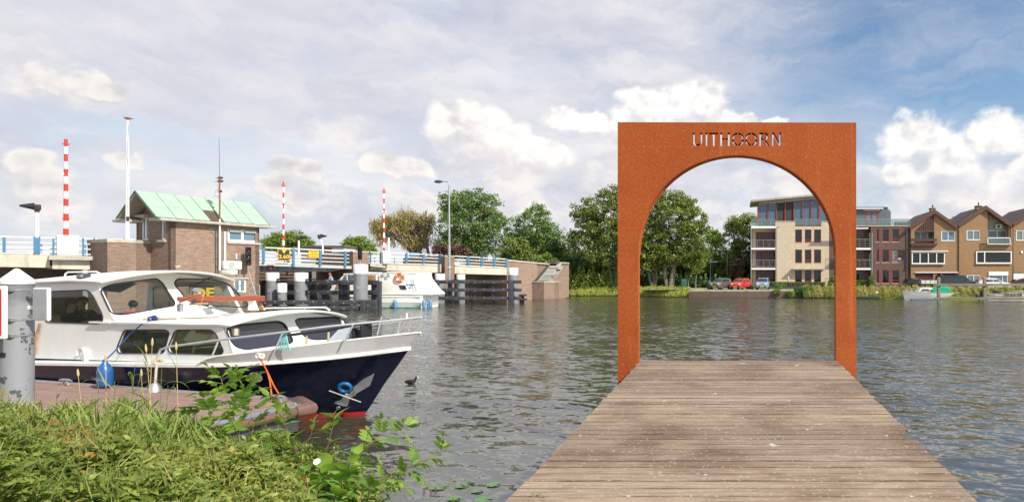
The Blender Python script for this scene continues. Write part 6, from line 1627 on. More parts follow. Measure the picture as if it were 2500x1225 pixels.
def build_apartment_purple():
    Y = 82.4; fr = frontal(Y); r = thing('brown_apartment_block', 'dark purple brown brick apartment block with red frames and grey top storey', 'building', P(2150, 700, Y))
    T = lambda u, n=0.: fr.tz(u, 600, n)[0]; Zv = lambda v, n=0.: fr.tz(2100, v, n)[1]
    wins = []
    for v0, v1 in ((559, 590), (609, 640), (659, 691)): wins += [(2138.5, v0, 2146, v1), (2153, v0, 2170, v1), (2177, v0, 2194.5, v1)]
    holewall(fr, r, [(2126, 553), (2222, 553), (2222, 720), (2126, 720)], wins, 0, 'brick_wall', brickpurple, .35)
    for i, w in enumerate(wins): winbox(fr, r, *w, n=-.08, blind=(.3 if i < 3 else 0), low=(.2 if i % 3 == 2 else 0), glass=(glasslite if i == 5 else glassdark))
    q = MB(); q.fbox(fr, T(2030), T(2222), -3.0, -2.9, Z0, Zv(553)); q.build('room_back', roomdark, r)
    q = MB(); q.fbox(fr, T(2222) - .35, T(2222), -10, -.35, -.2, Zv(553)); q.build('side_wall', brickpurple, r)
    q = MB(); q.fbox(fr, T(2028), T(2222), -10.3, -10, -.2, Zv(553)); q.build('rear_wall', brickpurple, r)
    q = MB(); q.fbox(fr, T(2026), T(2226), -.3, .08, Zv(553), Zv(550.5)); q.build('roof_edge', coping, r)
    holewall(fr, r, [(2024, 553), (2127, 553), (2127, 720), (2024, 720)], [(2086, 561, 2109, 604), (2086, 609, 2109, 653), (2086, 660, 2109, 700), (2036, 590, 2042, 625), (2036, 640, 2042, 675)], -1.6, 'brick_wall', brickpurple, .2)
    for v0, v1 in ((561, 604), (609, 653), (660, 700)): winbox(fr, r, 2086, v0, 2109, v1, n=-1.65, frame=frameRed, cols=1, fw=.13, sill=False, name='red_door', blind=.25 if v0 < 600 else 0)
    for v in (556, 605, 654):
        q = MB(); q.fbox(fr, T(2068), T(2127), -1.6, .15, Zv(v + 4.5), Zv(v)); q.build('balcony_slab', whiteclean, r) if v > 560 else None
    q = MB(); q.fbox(fr, T(2088), T(2120), -1.5, .1, Zv(558.5), Zv(556)); q.build('awning_box', whiteclean, r)
    glazed_rail(fr, r, 2070, 2126, 584, 604, .1, 4, False); glazed_rail(fr, r, 2070, 2126, 634, 653, .1, 4, False)
    q = MB(); q.fbox(fr, T(2122), T(2127.5), -.1, .12, Zv(604), Zv(569)); q.build('glass_screen', railglass, r)
    q = MB(); q.fbox(fr, T(2122), T(2127.5), -.1, .12, Zv(653), Zv(619)); q.build('glass_screen', railglass, r)
    q = MB(); q.tube([fr.w(T(2128), .2, Z0), fr.w(T(2128), .2, Zv(568))], .06, 6); q.build('balcony_column', galv, r)
    q = MB(); q.tube([fr.w(T(2214), .1, Z0), fr.w(T(2214), .1, Zv(555))], .05, 6); q.build('downpipe', galv, r)
    # recessed top storey
    holewall(fr, r, [(2062, 508), (2165, 506), (2165, 552), (2062, 552)], [(2112, 514.5, 2145, 550)], -2.0, 'grey_cladding', greyclad, .2)
    for k in range(1, 7):
        for (a, b) in ((2062, 2111), (2146, 2165)):
            q = MB(); q.fbox(fr, T(a, -2), T(b, -2), -2, -1.97, Zv(551 - k * 6.3, -2), Zv(551 - k * 6.3, -2) + .04); q.build('cladding_board', greyclad, r)
    winbox(fr, r, 2112, 514.5, 2145, 550, n=-2.02, cols=2, fw=.2, sill=False, name='red_door', glass=bluewin)
    q = MB(); q.fbox(fr, T(2108, -2), T(2148, -2), -2, -1.9, Zv(514.5, -2), Zv(512.5, -2)); q.build('shutter_box', whiteclean, r)
    q = MB(); q.plate([fr.at(u, v, -2) for u, v in ((2165, 506), (2175, 517), (2175, 552), (2165, 552))], [], (.0, 5, 0)); q.build('side_cladding', greyclad, r)
    q = MB(); q.fbox(fr, T(2060, -2), T(2167, -2), -8, -1.9, Zv(508, -2), Zv(505.6, -2)); q.build('top_roof', slate, r)
    q = MB(); q.fbox(fr, T(2060, -1.9), T(2155, -1.9), -1.98, -1.5, Zv(511, -2), Zv(508.5, -2)); q.build('awning_box', whiteclean, r)
    q = MB(); q.fbox(fr, T(2100), T(2222), -9, -.36, Zv(552.6), Zv(551.8)); q.build('terrace', slate, r)
    glazed_rail(fr, r, 2086, 2222, 534.5, 551, .02, 8, True, 1)
    q = MB(); q.fbox(fr, T(2190), T(2218), -1.6, -.9, Zv(551), Zv(540)); q.build('garden_cover', slate, r, bevel=.1)
build_apartment_purple()

def gable_house(label, u0, u1, ur, vr, ve, ch, detail, Y=82., ve1=None):
    fr = frontal(Y); r = thing('gabled_house', label, 'house', P((u0 + u1) / 2, 700, Y), 'row of ochre brick gabled houses')
    T = lambda u, n=0.: fr.tz(u, 600, n)[0]; Zv = lambda v, n=0.: fr.tz(2300, v, n)[1]
    ve1 = ve1 or ve
    holes = detail['holes']
    holewall(fr, r, [(u0, 716), (u0, ve + 2), (ur, vr + 5), (u1, ve1 + 2), (u1, 716)], holes, 0, 'brick_wall', brickochre, .3)
    q = MB(); q.fbox(fr, T(u0), T(u0) + .3, -9, -.3, -.2, Zv(ve + 4)); q.build('side_wall', brickochre, r)
    q = MB(); q.fbox(fr, T(u1) - .3, T(u1), -9, -.3, -.2, Zv(ve1 + 4)); q.build('side_wall', brickochre, r)
    q = MB(); q.plate([fr.at(u, v, -9.01) for u, v in ((u0, 712), (u0, ve + 6), (ur, vr + 14), (u1, ve1 + 6), (u1, 712))], [], (0, .2, 0)); q.build('rear_wall', brickochre, r)
    for a, va, b, vb in ((u0 - 3, ve + 1, ur, vr), (ur, vr, u1 + 2, ve1 + 1)):
        p, s = fr.at(a, va, .35), fr.at(b, vb, .35)
        q = MB(); dz = ZV * .28; q.hexa([p - dz, s - dz, s - dz + Vector((0, 9.4, 0)), p - dz + Vector((0, 9.4, 0)), p, s, s + Vector((0, 9.4, 0)), p + Vector((0, 9.4, 0))]); ro = q.build('roof', rooftile, r, recalc=True)
        q = MB(); dn = ZV * .5; f = Vector((0, -.06, 0)); q.hexa([p - dn + f, s - dn + f, s - dn, p - dn, p + f + ZV * .04, s + f + ZV * .04, s + ZV * .04, p + ZV * .04]); q.build('barge_board', bargem, ro, recalc=True)
    if ch:
        cu, cv, cw = ch; q = MB(); q.fbox(fr, T(cu - cw), T(cu + cw), -1.6, -.8, Zv(vr + 8), Zv(cv)); c = q.build('chimney', brickochre, r)
        q = MB(); q.fbox(fr, T(cu - cw - 1), T(cu + cw + 1), -1.7, -.7, Zv(cv), Zv(cv - 2)); q.build('chimney_cap', mosscap, r)
        q = MB(); q.lathe([(.08, 0), (.10, .25), (.05, .3), (.14, .34), (.02, .5)], fr.w(T(cu + 1), -1.2, Zv(cv - 2)), 8); q.build('cowl', slate, r)
    for w in detail['wins']:
        kw = dict(w[4]) if len(w) > 4 else {}; winbox(fr, r, *w[:4], **{**dict(n=-.05, frame=whiteclean, fw=.09), **kw})
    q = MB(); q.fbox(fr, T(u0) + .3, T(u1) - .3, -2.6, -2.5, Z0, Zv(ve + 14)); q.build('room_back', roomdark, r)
    return r, fr, T, Zv
bargem = MT('brown_barge_board', (.10, .038, .028), .55, var=.2); mosscap = MT('mossy_cap', (.22, .17, .05), .9, var=.4); garagem = MT('dark_red_garage_door', (.075, .018, .022), .5, var=.08, stretch=(1, 1, 1))
def build_houses():
    r, fr, T, Zv = gable_house('brown brick gabled house with a dark boarded gable and brown balcony', 2224, 2339, 2282.5, 512, 552, (2283, 508, 5.5),
        dict(holes=[(2232, 565, 2281, 603), (2298, 564, 2331, 588), (2225, 613, 2308, 644), (2234, 665, 2278, 716), (2288, 666, 2337, 716)],
             wins=[(2298, 564, 2331, 588, dict(cols=2, glass=bluewin)), (2226, 615, 2307, 644, dict(cols=4, fw=.13, n=.15, dep=.25)), (2232, 566, 2279, 584, dict(cols=3, n=-1.2, sill=False, glass=glasslite))]))
    q = MB(); q.plate([fr.at(u, v, .04) for u, v in ((2234, 563), (2281, 563), (2281, 522), (2277, 524))], [], (0, .06, 0)); q.build('gable_boarding', darkwood, r)
    for k in range(8):
        u = 2238 + k * 5.6; vt = 561 - (u - 2234) * .86; q = MB(); q.pbox(fr, u, vt + 2, u + .6, 563, .07, .04); q.build('board_joint', black, r)
    for v in (583, 593.5):
        q = MB(); q.fbox(fr, T(2221), T(2284), .55, .65, Zv(v + 6.5), Zv(v)); q.build('balcony_board', darkwood, r)
    q = MB(); q.fbox(fr, T(2224), T(2282), -1.3, .6, Zv(602.5), Zv(600)); q.build('balcony_floor', darkwood, r)
    q = MB(); q.fbox(fr, T(2232), T(2281), -1.35, -1.25, Zv(602), Zv(563)); q.build('inner_wall', brickochre, r)
    q = MB(); q.fbox(fr, T(2223), T(2313), .0, .35, Zv(614.5), Zv(612.5)); q.build('awning_box', whiteclean, r)
    q = MB(); q.fbox(fr, T(2234), T(2278), -.25, -.15, Z0, Zv(665)); g = q.build('garage_door', garagem, r)
    q = MB(); q.fbox(fr, T(2233), T(2339), .0, .15, Zv(666), Zv(664)); q.build('canopy', whiteclean, r)
    q = MB(); q.fbox(fr, T(2288), T(2337), -1.3, -1.2, Z0, Zv(666)); q.build('porch_back', brickochre, r)
    q = MB(); q.tube([fr.w(T(2301), -.3, Z0), fr.w(T(2301), -.3, Zv(666))], .06, 6); q.build('porch_post', whiteclean, r)
    r, fr, T, Zv = gable_house('brown brick gabled house with a cream upper wall and air conditioner', 2341, 2472, 2407, 502, 548, (2396.5, 502, 6),
        dict(holes=[(2360, 561, 2392, 586), [(2411, 514), (2463, 550), (2463, 597), (2411, 597)], (2382, 611, 2471, 643), (2361, 670, 2393, 693), (2414, 667, 2461, 716)],
             wins=[(2360, 562, 2392, 586, dict(cols=2, glass=glasslite)), (2383, 613, 2470, 643, dict(split=[.24], fw=.14, n=.12, dep=.22)), (2361, 671, 2393, 693, dict(cols=2, glass=glasslite)), (2411, 562, 2458, 584, dict(cols=2, n=-1.2, sill=False, glass=glasslite)), (2414, 672, 2460, 694, dict(split=[.72], n=-.05, glass=glasslite))]))
    q = MB(); q.plate([fr.at(u, v, -1.25) for u, v in ((2409, 508), (2466, 552), (2466, 597), (2409, 597))], [], (0, .1, 0)); q.build('cream_wall', coping, r)
    q = MB(); q.fbox(fr, T(2411), T(2467), -1.3, .5, Zv(598), Zv(595.5)); q.build('balcony_floor', coping, r)
    glazed_rail(fr, r, 2411, 2467, 580, 596, .5, 1, True, 0)
    for (a, b, c_, d) in ((2411, 580, 2467, 581.6), (2411, 595, 2467, 596.5), (2411, 580, 2412.5, 596), (2465.5, 580, 2467, 596)):
        q = MB(); q.pbox(fr, a, b, c_, d, .56, .48); q.build('balcony_frame', whiteclean, r)
    c = fr.at(2438, 553, -.9); ac = thing('air_conditioner', 'pale air conditioner on the cream gable wall of the second gabled house', 'air conditioner', c)
    q = MB(); q.box(c, (.9, .35, .6)); q.build('casing', curtain, ac, bevel=.03); q = MB(); q.lathe([(0, .01), (.2, .01), (.2, 0)], c + Vector((-.08, -.18, 0)), 16, (0, -1, 0)); q.build('fan', slate, ac)
    q = MB(); q.fbox(fr, T(2413), T(2461), -.1, .1, Zv(672), Zv(663)); q.build('shutter_box', whiteclean, r)
    q = MB(); q.fbox(fr, T(2414), T(2461), -.35, -.3, Z0, Zv(692)); q.build('lower_panel', whiteclean, r)
    q = MB(); q.tube([fr.w(T(2340), .1, Z0), fr.w(T(2340), .1, Zv(556))], .05, 6); q.build('downpipe', slate, r)
    q = MB(); q.tube([fr.w(T(2469), .1, Zv(590)), fr.w(T(2469), .1, Zv(555))], .06, 6); q.build('downpipe', galv, r)
    r, fr, T, Zv = gable_house('brown brick gabled house cut off by the right edge of the photo', 2474, 2600, 2540, 500, 545, None,
        dict(holes=[(2481, 561, 2513, 587), (2474.5, 665, 2530, 716)], wins=[(2481, 562, 2513, 587, dict(cols=2, glass=glasslite))]))
    q = MB(); q.fbox(fr, T(2474.5), T(2530), -.2, -.1, Z0, Zv(666)); q.build('garage_door', whiteclean, r)
    c = fr.at(2494.5, 615, .05); q = MB(); q.box(c, (.25, .12, .35)); q.build('alarm_box', whiteclean, r)
    # pale low building and white van colours seen below the trees, far building behind the bridge
    Y = 96; fr = frontal(Y); r = thing('low_stone_house', 'low grey stone house with a pale end wall seen over the bridge railing', 'building', P(780, 660, Y))
    q = MB(); q.pquad(fr, [(735, 603), (812, 603), (812, 690), (735, 690)], 0, -6); q.build('stone_wall', MBRICK('grey_stone', (.25, .21, .18), (.33, .29, .25), (.2, .18, .16), .6, .25), r)
    q = MB(); q.pquad(fr, [(810, 604), (838, 604), (846, 632), (846, 690), (810, 690)], .3, -6); q.build('pale_wall', curtain, r)
    q = MB(); q.pquad(fr, [(726, 604), (760, 599), (838, 599.5), (840, 604)], .5, -7); q.build('roof', rooftile, r)
    Y = 170; fr = frontal(Y); r = thing('far_white_building', 'far white building glimpsed below the trees behind the red car', 'building', P(1790, 690, Y))
    q = MB(); q.pquad(fr, [(1740, 665), (1836, 665), (1836, 692), (1740, 692)], 0, -8); q.build('wall', whiteclean, r)
    for k in range(6): winbox(fr, r, 1745 + k * 15, 672, 1754 + k * 15, 682, n=.05, frame=curtain, sill=False)
    q = MB(); q.pquad(fr, [(1740, 660), (1836, 660), (1840, 665), (1736, 665)], .5, -8); q.build('roof', frameRed, r)
build_houses()

# ================================================================ CARS
def car(label, c, heading, L, Wd, Hh, paint, kind='hatch', plate=True, group='cars parked across the water', front=True, lampcol=None):
    """c = ground centre; heading = direction of the nose"""
    f = Vector((heading[0], heading[1], 0)).normalized(); l = Vector((-f.y, f.x, 0)); c = Vector(c)
    r = thing('parked_car', label, 'car', c, group)
    g = .17
    if kind == 'van': prof = [(-.5, .36, .98, .60, .97), (-.48, .30, 1.0, .94, .99), (-.1, .30, 1.0, .97, 1.0), (.18, .30, 1.0, .96, .97), (.30, .30, 1.0, .70, .90), (.46, .30, .95, .52, .80), (.5, .36, .85, .46, .7)]
    elif kind == 'low': prof = [(-.5, .40, .86, .58, .7), (-.47, .30, .95, .66, .82), (-.34, .28, 1.0, .86, .80), (-.15, .28, 1.0, .985, .80), (.05, .28, 1.0, .97, .80), (.22, .28, 1.0, .68, .88), (.42, .28, .97, .56, .84), (.5, .36, .84, .42, .7)]
    else: prof = [(-.5, .36, .88, .62, .75), (-.485, .28, .96, .90, .78), (-.30, .26, 1.0, .985, .80), (-.02, .26, 1.0, 1.0, .80), (.10, .26, 1.0, .95, .78), (.29, .26, 1.0, .66, .86), (.43, .26, .97, .57, .82), (.495, .34, .84, .44, .72)]
    belt = .62
    rows = []; GL = []
    for (x, zb, w, zt, wt) in prof:
        hw = Wd / 2 * w; hz = Hh * zt; zb_ = Hh * zb * .6; bz = min(Hh * belt, hz - .02)
        rw = []
        for s in (1,): pass
        sec = [(hw * .86, zb_), (hw, zb_ + .14), (hw * 1.0, bz - .10), (hw * .97, bz), (Wd / 2 * wt * (1 if hz > Hh * belt + .1 else w), max(hz - .05, bz + .01)), (Wd / 2 * wt * .9 * (1 if hz > Hh * .7 else w), hz)]
        pts = [(a, b) for a, b in sec] + [(-a, b) for a, b in reversed(sec)]
        rows.append([c + f * (x * L) + l * a + ZV * b for a, b in pts])
    q = MB(); q.grid(rows, closed=True); n = len(rows[0]); q.f.append(tuple(range(n - 1, -1, -1))); q.f.append(tuple((len(rows) - 1) * n + i for i in range(n)))
    q.build('body', paint, r, smooth=38, recalc=True)
    def P3(x, y, z): return c + f * (x * L) + l * (y * Wd / 2) + ZV * (z * Hh)
    def pane(name, pts, m, out):
        q = MB(); p = [Vector(a) for a in pts]; q.plate(p, [], -Vector(out) * .03); o = q.build(name, m, r, smooth=0)
        for v in o.data.vertices: v.co += Vector(out) * .018
        return o
    wt = prof[3][4] * .93
    up = (f + ZV * .9).normalized()
    if kind == 'van':
        pane('windscreen', [P3(.295, .84, .68), P3(.295, -.84, .68), P3(.185, -.86, .93), P3(.185, .86, .93)], glassdark, up)
        sides = [(.02, .17, .25, .28)]
        pane('rear_window', [P3(-.5, .75, .64), P3(-.5, -.75, .64), P3(-.483, -.75, .90), P3(-.483, .75, .90)], glassdark, -f)
    else:
        x0, x1 = (.285, .115) if kind == 'hatch' else (.215, .065); z1 = .92 if kind == 'hatch' else .93
        pane('windscreen', [P3(x0, .78, .67 if kind == 'hatch' else .70), P3(x0, -.78, .67 if kind == 'hatch' else .70), P3(x1, -.70, z1), P3(x1, .70, z1)], glassdark, up)
        pane('rear_window', [P3(-.492, .66, .66), P3(-.492, -.66, .66), P3(-.465, -.62, .88), P3(-.465, .62, .88)], glassdark, -f)
    for s in (1, -1):
        a, b2, c2_, d = (.25, .13, -.02, -.33) if kind == 'hatch' else ((.19, .08, -.05, -.36) if kind == 'low' else (.27, .19, .02, .02))
        out = l * s
        pane('side_window', [P3(a, s * .955, .655), P3(c2_ + .01, s * .955, .655), P3(c2_ + .01, s * .83, .90), P3(b2, s * .83, .89)], glassdark, out)
        if kind != 'van': pane('side_window', [P3(c2_ - .01, s * .955, .655), P3(d, s * .955, .665), P3(d + .07, s * .83, .87), P3(c2_ - .01, s * .83, .90)], glassdark, out)
        for x in (.31, -.30):
            w = c + f * (x * L) + l * s * (Wd / 2 - .09) + ZV * .31; q = MB(); q.lathe([(0, .10), (.24, .10), (.30, .09), (.315, .05), (.315, -.08), (.0, -.08)], w, 20, l * s); wh = q.build('wheel', rubber, r)
            q = MB(); q.lathe([(0, .112), (.05, .13), (.19, .108), (.20, .10)], w, 16, l * s); q.build('rim', chrome, wh)
            q = MB(); q.lathe([(.35, .05), (.35, .096), (.315, .098)], w, 20, l * s); q.build('arch', black, wh)
        hp = P3(.468, s * .66, .46); q = MB(); q.lathe([(0, .05), (.10, .04), (.15, 0), (.14, -.08)], hp, 12, (f + l * s * .5 + ZV * .5).normalized()); q.build('headlight', headl, r)
        tp = P3(-.488, s * .80, .60); q = MB(); q.box(tp, (.06, .16, .30), (f, l, ZV)); q.build('tail_light', redlens, r, bevel=.02)
        mp = P3(.20, s * 1.06, .66); q = MB(); q.box(mp, (.12, .18, .13), (f, l, ZV)); q.build('mirror', paint, r, bevel=.04)
    q = MB(); q.box(P3(.497, 0, .26), (.05, Wd * .55, .15), (f, l, ZV)); q.build('grille', black, r, bevel=.02)
    q = MB(); q.box(P3(.49, 0, .45), (.05, Wd * .32, .05), (f, l, ZV)); q.build('upper_grille', black, r)
    if plate:
        for s in (1, -1):
            q = MB(); q.box(P3(s * .502 + s * .006, 0, .27 if s > 0 else .34), (.03, .52, .11), (f, l, ZV)); q.build('number_plate', yellow, r)
    return r
headl = MT('headlight_glass', (.62, .66, .70), .12, var=.15, coat=.6)
pa = lambda n, c, m=.3: MT(n, c, .28, m, var=.03, coat=.8)
gz = LZ + .004
def gp_(u, v, Y): p = P(u, v, Y); return (p.x, p.y, gz)
car('grey hatchback parked leftmost of three on the quay, nose to the water', gp_(1759, 708, 78.3), (-.42, -.9), 3.6, 1.62, 1.50, pa('grey_paint', (.20, .19, .18), .5))
car('bright red hatchback parked between the grey and the blue one on the quay', gp_(1808, 708, 78.3), (-.36, -.92), 3.9, 1.66, 1.46, pa('red_paint', (.62, .035, .02), .1))
car('pale blue hatchback parked nearest the cream apartment block on the quay', gp_(1863, 708, 78.3), (-.12, -.99), 3.8, 1.70, 1.52, pa('light_blue_paint', (.30, .40, .55), .4))
car('black car seen from behind, parked before the dark garage door', gp_(2224, 706, 79.5), (.10, .99), 4.1, 1.72, 1.5, pa('black_paint', (.012, .012, .016)))
car('dark blue grey van parked in front of the first gabled house', gp_(2333, 706, 79.8), (1, -.05), 5.0, 1.9, 1.92, pa('dark_van_paint', (.025, .03, .04)), 'van', plate=False)
car('white hatchback parked in front of the second gabled house', gp_(2424, 708, 78.5), (1, -.08), 4.3, 1.76, 1.5, pa('white_car_paint', (.70, .70, .68), 0), 'low', plate=False)
car('dark maroon car cut off by the right edge of the photo', gp_(2512, 705, 80.5), (1, 0), 4.3, 1.75, 1.5, pa('maroon_paint', (.07, .03, .03)), 'low', plate=False)
car('dark car half hidden between the grey and the red hatchbacks', gp_(1786, 700, 92), (-.2, -.98), 4.2, 1.75, 1.5, pa('slate_paint', (.05, .06, .08)))
def build_trailer():
    c = Vector(gp_(2268, 706, 78.6)); r = thing('box_trailer', 'pale grey open box trailer parked beside the dark van', 'trailer', c)
    q = MB(); q.box(c + ZV * .75, (2.4, 1.2, .06)); q.build('floor', galv, r)
    for d, s in (((0, -.6, .98), (2.4, .04, .42)), ((0, .6, .98), (2.4, .04, .42)), ((-1.2, 0, 1.05), (.04, 1.2, .6)), ((1.2, 0, .98), (.04, 1.2, .42))):
        q = MB(); q.box(c + Vector(d), s); q.build('side_board', curtain, r)
    for k in (-.6, 0, .6):
        q = MB(); q.box(c + Vector((k, -.64, .98)), (.05, .03, .42)); q.build('rib', galv, r)
    for s in (-1, 1):
        q = MB(); q.lathe([(0, .06), (.27, .06), (.29, 0), (.27, -.06)], c + Vector((.1, s * .62, .29)), 16, (0, 1, 0)); q.build('wheel', rubber, r)
    q = MB(); q.torus(c + Vector((.4, 0, 1.15)), .3, .02, (0, 1, 0), 16, 5); q.build('hoop', galv, r)
build_trailer()

# ================================================================ RIGHT HAND BOATS, WOODEN RAILS, SMALL THINGS
def small_hull(r, x0, x1, Y, w, zf, zm, m, trim, trimz=.08, name='hull', bow=-1, lift=.25, draft=-.15):
    N = 16; rows = []; tr = []
    for i in range(N + 1):
        s = i / N; x = x0 + (x1 - x0) * s; e = s if bow < 0 else 1 - s
        hw = w * min(1, (e / .45) ** .6 if e < .45 else 1) * (1 - .15 * max(0, (e - .8) / .2)); z = zm + (zf - zm) * max(0, 1 - e / .7) ** 1.7 + .05 * max(0, (e - .7) / .3)
        hw = max(hw, .02); xo = 0
        rows.append([Vector((x, Y - hw * .55, draft)), Vector((x, Y - hw * .85, .12)), Vector((x - (lift * (1 - e) ** 3 if bow < 0 else -lift * (1 - e) ** 3), Y - hw, z)), Vector((x - (lift * (1 - e) ** 3 if bow < 0 else -lift * (1 - e) ** 3), Y + hw, z)), Vector((x, Y + hw * .85, .12)), Vector((x, Y + hw * .55, draft))])
    q = MB(); q.grid(rows, closed=True); q.f.append((5, 4, 3, 2, 1, 0)); q.f.append(tuple(N * 6 + k for k in range(6))); q.build(name, m, r, recalc=True, smooth=45)
    for k, nm in ((2, 'gunwale'), (3, 'gunwale')):
        q = MB(); q.tube([rw[k] for rw in rows], .035, 6); q.build(nm, trim, r)
    q = MB(); q.tube([rw[1].lerp(rw[2], .62) + Vector((0, -.01, 0)) for rw in rows], .022, 5); q.build('strake', trim, r)
    return rows
def build_right_boats():
    Y = 68.5; r = thing('cabin_boat', 'small white cabin boat with a green cover moored by the reeds', 'boat', P(2275, 729, Y))
    x0, x1 = P(2208, 0, Y).x, P(2343, 0, Y).x
    small_hull(r, x0, x1, Y, 1.05, P(0, 709, Y).z, P(0, 714.5, Y).z, boatwhite, boatgrey)
    q = MB(); q.box(((x0 + x1) / 2 + .2, Y, .03), (x1 - x0 - .8, 1.95, .12)); q.build('blue_boot_stripe', canvasblue, r)
    fr = frontal(Y)
    q = MB(); q.plate([fr.at(u, v, .75) for u, v in ((2240, 714), (2246, 706), (2252, 702), (2268, 701.5), (2290, 705), (2292, 714))], [], -fr.n * 1.5); q.build('cabin', boatwhite, r, bevel=.06)
    for pts in ([(2247, 711), (2252, 704.5), (2268, 705), (2269, 711.5)], [(2272, 712), (2272, 707), (2286, 709), (2289, 712.5)]):
        q = MB(); q.plate([fr.at(u, v, .77) for u, v in rpoly(pts, 1)], [], fr.n * -.03); q.build('window', glassdark, r, smooth=0)
    q = MB(); a = [(2270, 704), (2282, 699), (2300, 698.5), (2312, 699), (2318, 702), (2326, 714), (2284, 714)]
    rows = [[fr.at(u, v + (0 if abs(n) < .3 else 3.0), n) if v < 713 else fr.at(u, v, n) for u, v in a] for n in (.95, .45, 0, -.45, -.95)]
    q.grid(rows, closed=True); q.f.append(tuple(range(7))); q.f.append(tuple(28 + k for k in range(6, -1, -1))); q.build('green_cover', MT('green_tarpaulin', (.01, .36, .20), .45, var=.2, sc=3, bump=.6, bsc=3), r, recalc=True)
    q = MB(); q.tube([fr.at(2211, 710, .3), fr.at(2213, 704, .3), fr.at(2224, 705, .5), fr.at(2228, 712, .8)], .02, 5); q.build('bow_rail', galv, r)
    # green punt with outboard
    Y = 70.5; r = thing('green_punt', 'low dark green punt half hidden behind the right arch leg', 'boat', P(2110, 729, Y))
    x0, x1 = P(2070, 0, Y).x, P(2136, 0, Y).x; q = MB()
    q.hexa([(x0, Y - .6, -.1), (x1, Y - .65, -.1), (x1, Y + .65, -.1), (x0, Y + .6, -.1), (x0 - .2, Y - .7, .32), (x1 + .1, Y - .75, .30), (x1 + .1, Y + .75, .30), (x0 - .2, Y + .7, .32)]); q.build('hull', MT('dark_green_paint', (.02, .045, .025), .5), r)
    q = MB(); q.box(((x0 + x1) / 2, Y - .72, .31), (x1 - x0 + .2, .06, .06)); q.build('gunwale', MT('worn_green', (.08, .12, .07), .6), r)
    o = thing('outboard_motor', 'small white outboard motor on the stern of the green punt', 'motor', P(2140, 729, Y))
    q = MB(); q.lathe([(0, .26), (.15, .22), (.19, .05), (.17, -.1), (.08, -.16), (0, -.16)], P(2140, 715, Y), 14, (1, 0, .15)); q.build('cowling', boatwhite, o)
    q = MB(); q.tube([P(2140, 716, Y), P(2141, 731, Y)], .06, 8); q.build('leg', curtain, o)
    q = MB(); q.tube([P(2139, 714, Y), P(2139, 700, Y)], .03, 5); q.build('tiller', slate, o)
    q = MB(); q.tube([P(2144, 722, Y), P(2150, 705, Y + .3), P(2152, 704, Y + .3)], .03, 6); q.tube([P(2150, 722, Y), P(2156, 705, Y + .3)], .03, 6); q.build('frame', galv, o)
    # white speedboat with registration
    Y = 64.5; fr = frontal(Y); r = thing('speedboat', 'white speedboat marked 79-53-YR behind the wooden rails', 'boat', P(2450, 728, Y))
    x0, x1 = P(2406, 0, Y).x, P(2560, 0, Y).x
    small_hull(r, x0, x1, Y, 1.0, P(0, 712, Y).z, P(0, 716, Y).z, boatwhite, slate, bow=1, draft=-.1)
    text_obj('registration', '79-53-YR', .38, slateplain, fr.at(2474, 720.2, 1.05), (1.35, 0, 0), ZV, (0, -1, 0), r, depth=.01, bold=.008)
    text_obj('boat_name', 'ENERGIE', .2, slateplain, fr.at(2418, 720.5, 1.03), (1.3, 0, 0), ZV, (0, -1, 0), r, depth=.01)
    q = MB(); q.box(fr.at(2433, 713, .2), (.6, .6, .35)); q.build('seat', canvasdark, r, bevel=.08)
    q = MB(); q.tube([fr.at(2467, 716, .6), fr.at(2470, 711, .6), fr.at(2500, 710, .6)], .03, 5); q.build('rail', galv, r)
    q = MB(); q.lathe([(0, .3), (.22, .22), (.3, 0), (.22, -.3), (0, -.35)], P(2399, 715, Y), 14, (.5, 0, 1)); 
    m = thing('outboard_motor', 'large black outboard motor between the two wooden posts', 'motor', P(2396, 728, Y)); q.build('cowling', black, m)
    q = MB(); q.box(P(2388, 724, Y), (.5, .35, .45)); q.build('bracket', canvasdark, m, bevel=.08)
    q = MB(); q.tube([P(2397, 718, Y), P(2390, 733, Y)], .1, 8); q.build('leg', black, m)
    # wooden rails and posts
    Y = 61.8; r = thing('wooden_guide_rail', 'weathered wooden guide rails on two posts before the moored boats at right', 'fence', P(2350, 738, Y)); wm = MT('weathered_grey_timber', (.20, .17, .12), .9, var=.3, sc=3, stretch=(.3, 1, 1))
    for u in (2291.5, 2403.5, 2530):
        a = P(u, 678, Y); q = MB(); q.box((a.x, Y, (a.z - .8) / 2), (.31, .31, a.z + .8)); p = q.build('post', wm, r, bevel=.03)
        q = MB(); q.box((a.x, Y, a.z + .03), (.26, .26, .06)); q.build('post_cap', coping, p)
        q = MB(); q.box(P(u, 733, Y - .17), (.24, .03, .13)); q.build('letter_plate', whiteclean, p); text_obj('lettering', 'CR', .2, slateplain, P(u, 733, Y - .20), (1, 0, 0), ZV, (0, -1, 0), p, depth=.004)
    for v0, v1, ua in ((692, 698, 2279), (725.5, 731, 2279)):
        a, b = P(ua, v1, Y), P(2600, v0, Y); q = MB(); q.box(((a.x + b.x) / 2, Y - .20, (a.z + b.z) / 2), (b.x - a.x, .12, b.z - a.z)); q.build('rail', wm, r, bevel=.02)
canvasdark = MT('dark_navy_canvas', (.02, .03, .06), .8)
build_right_boats()
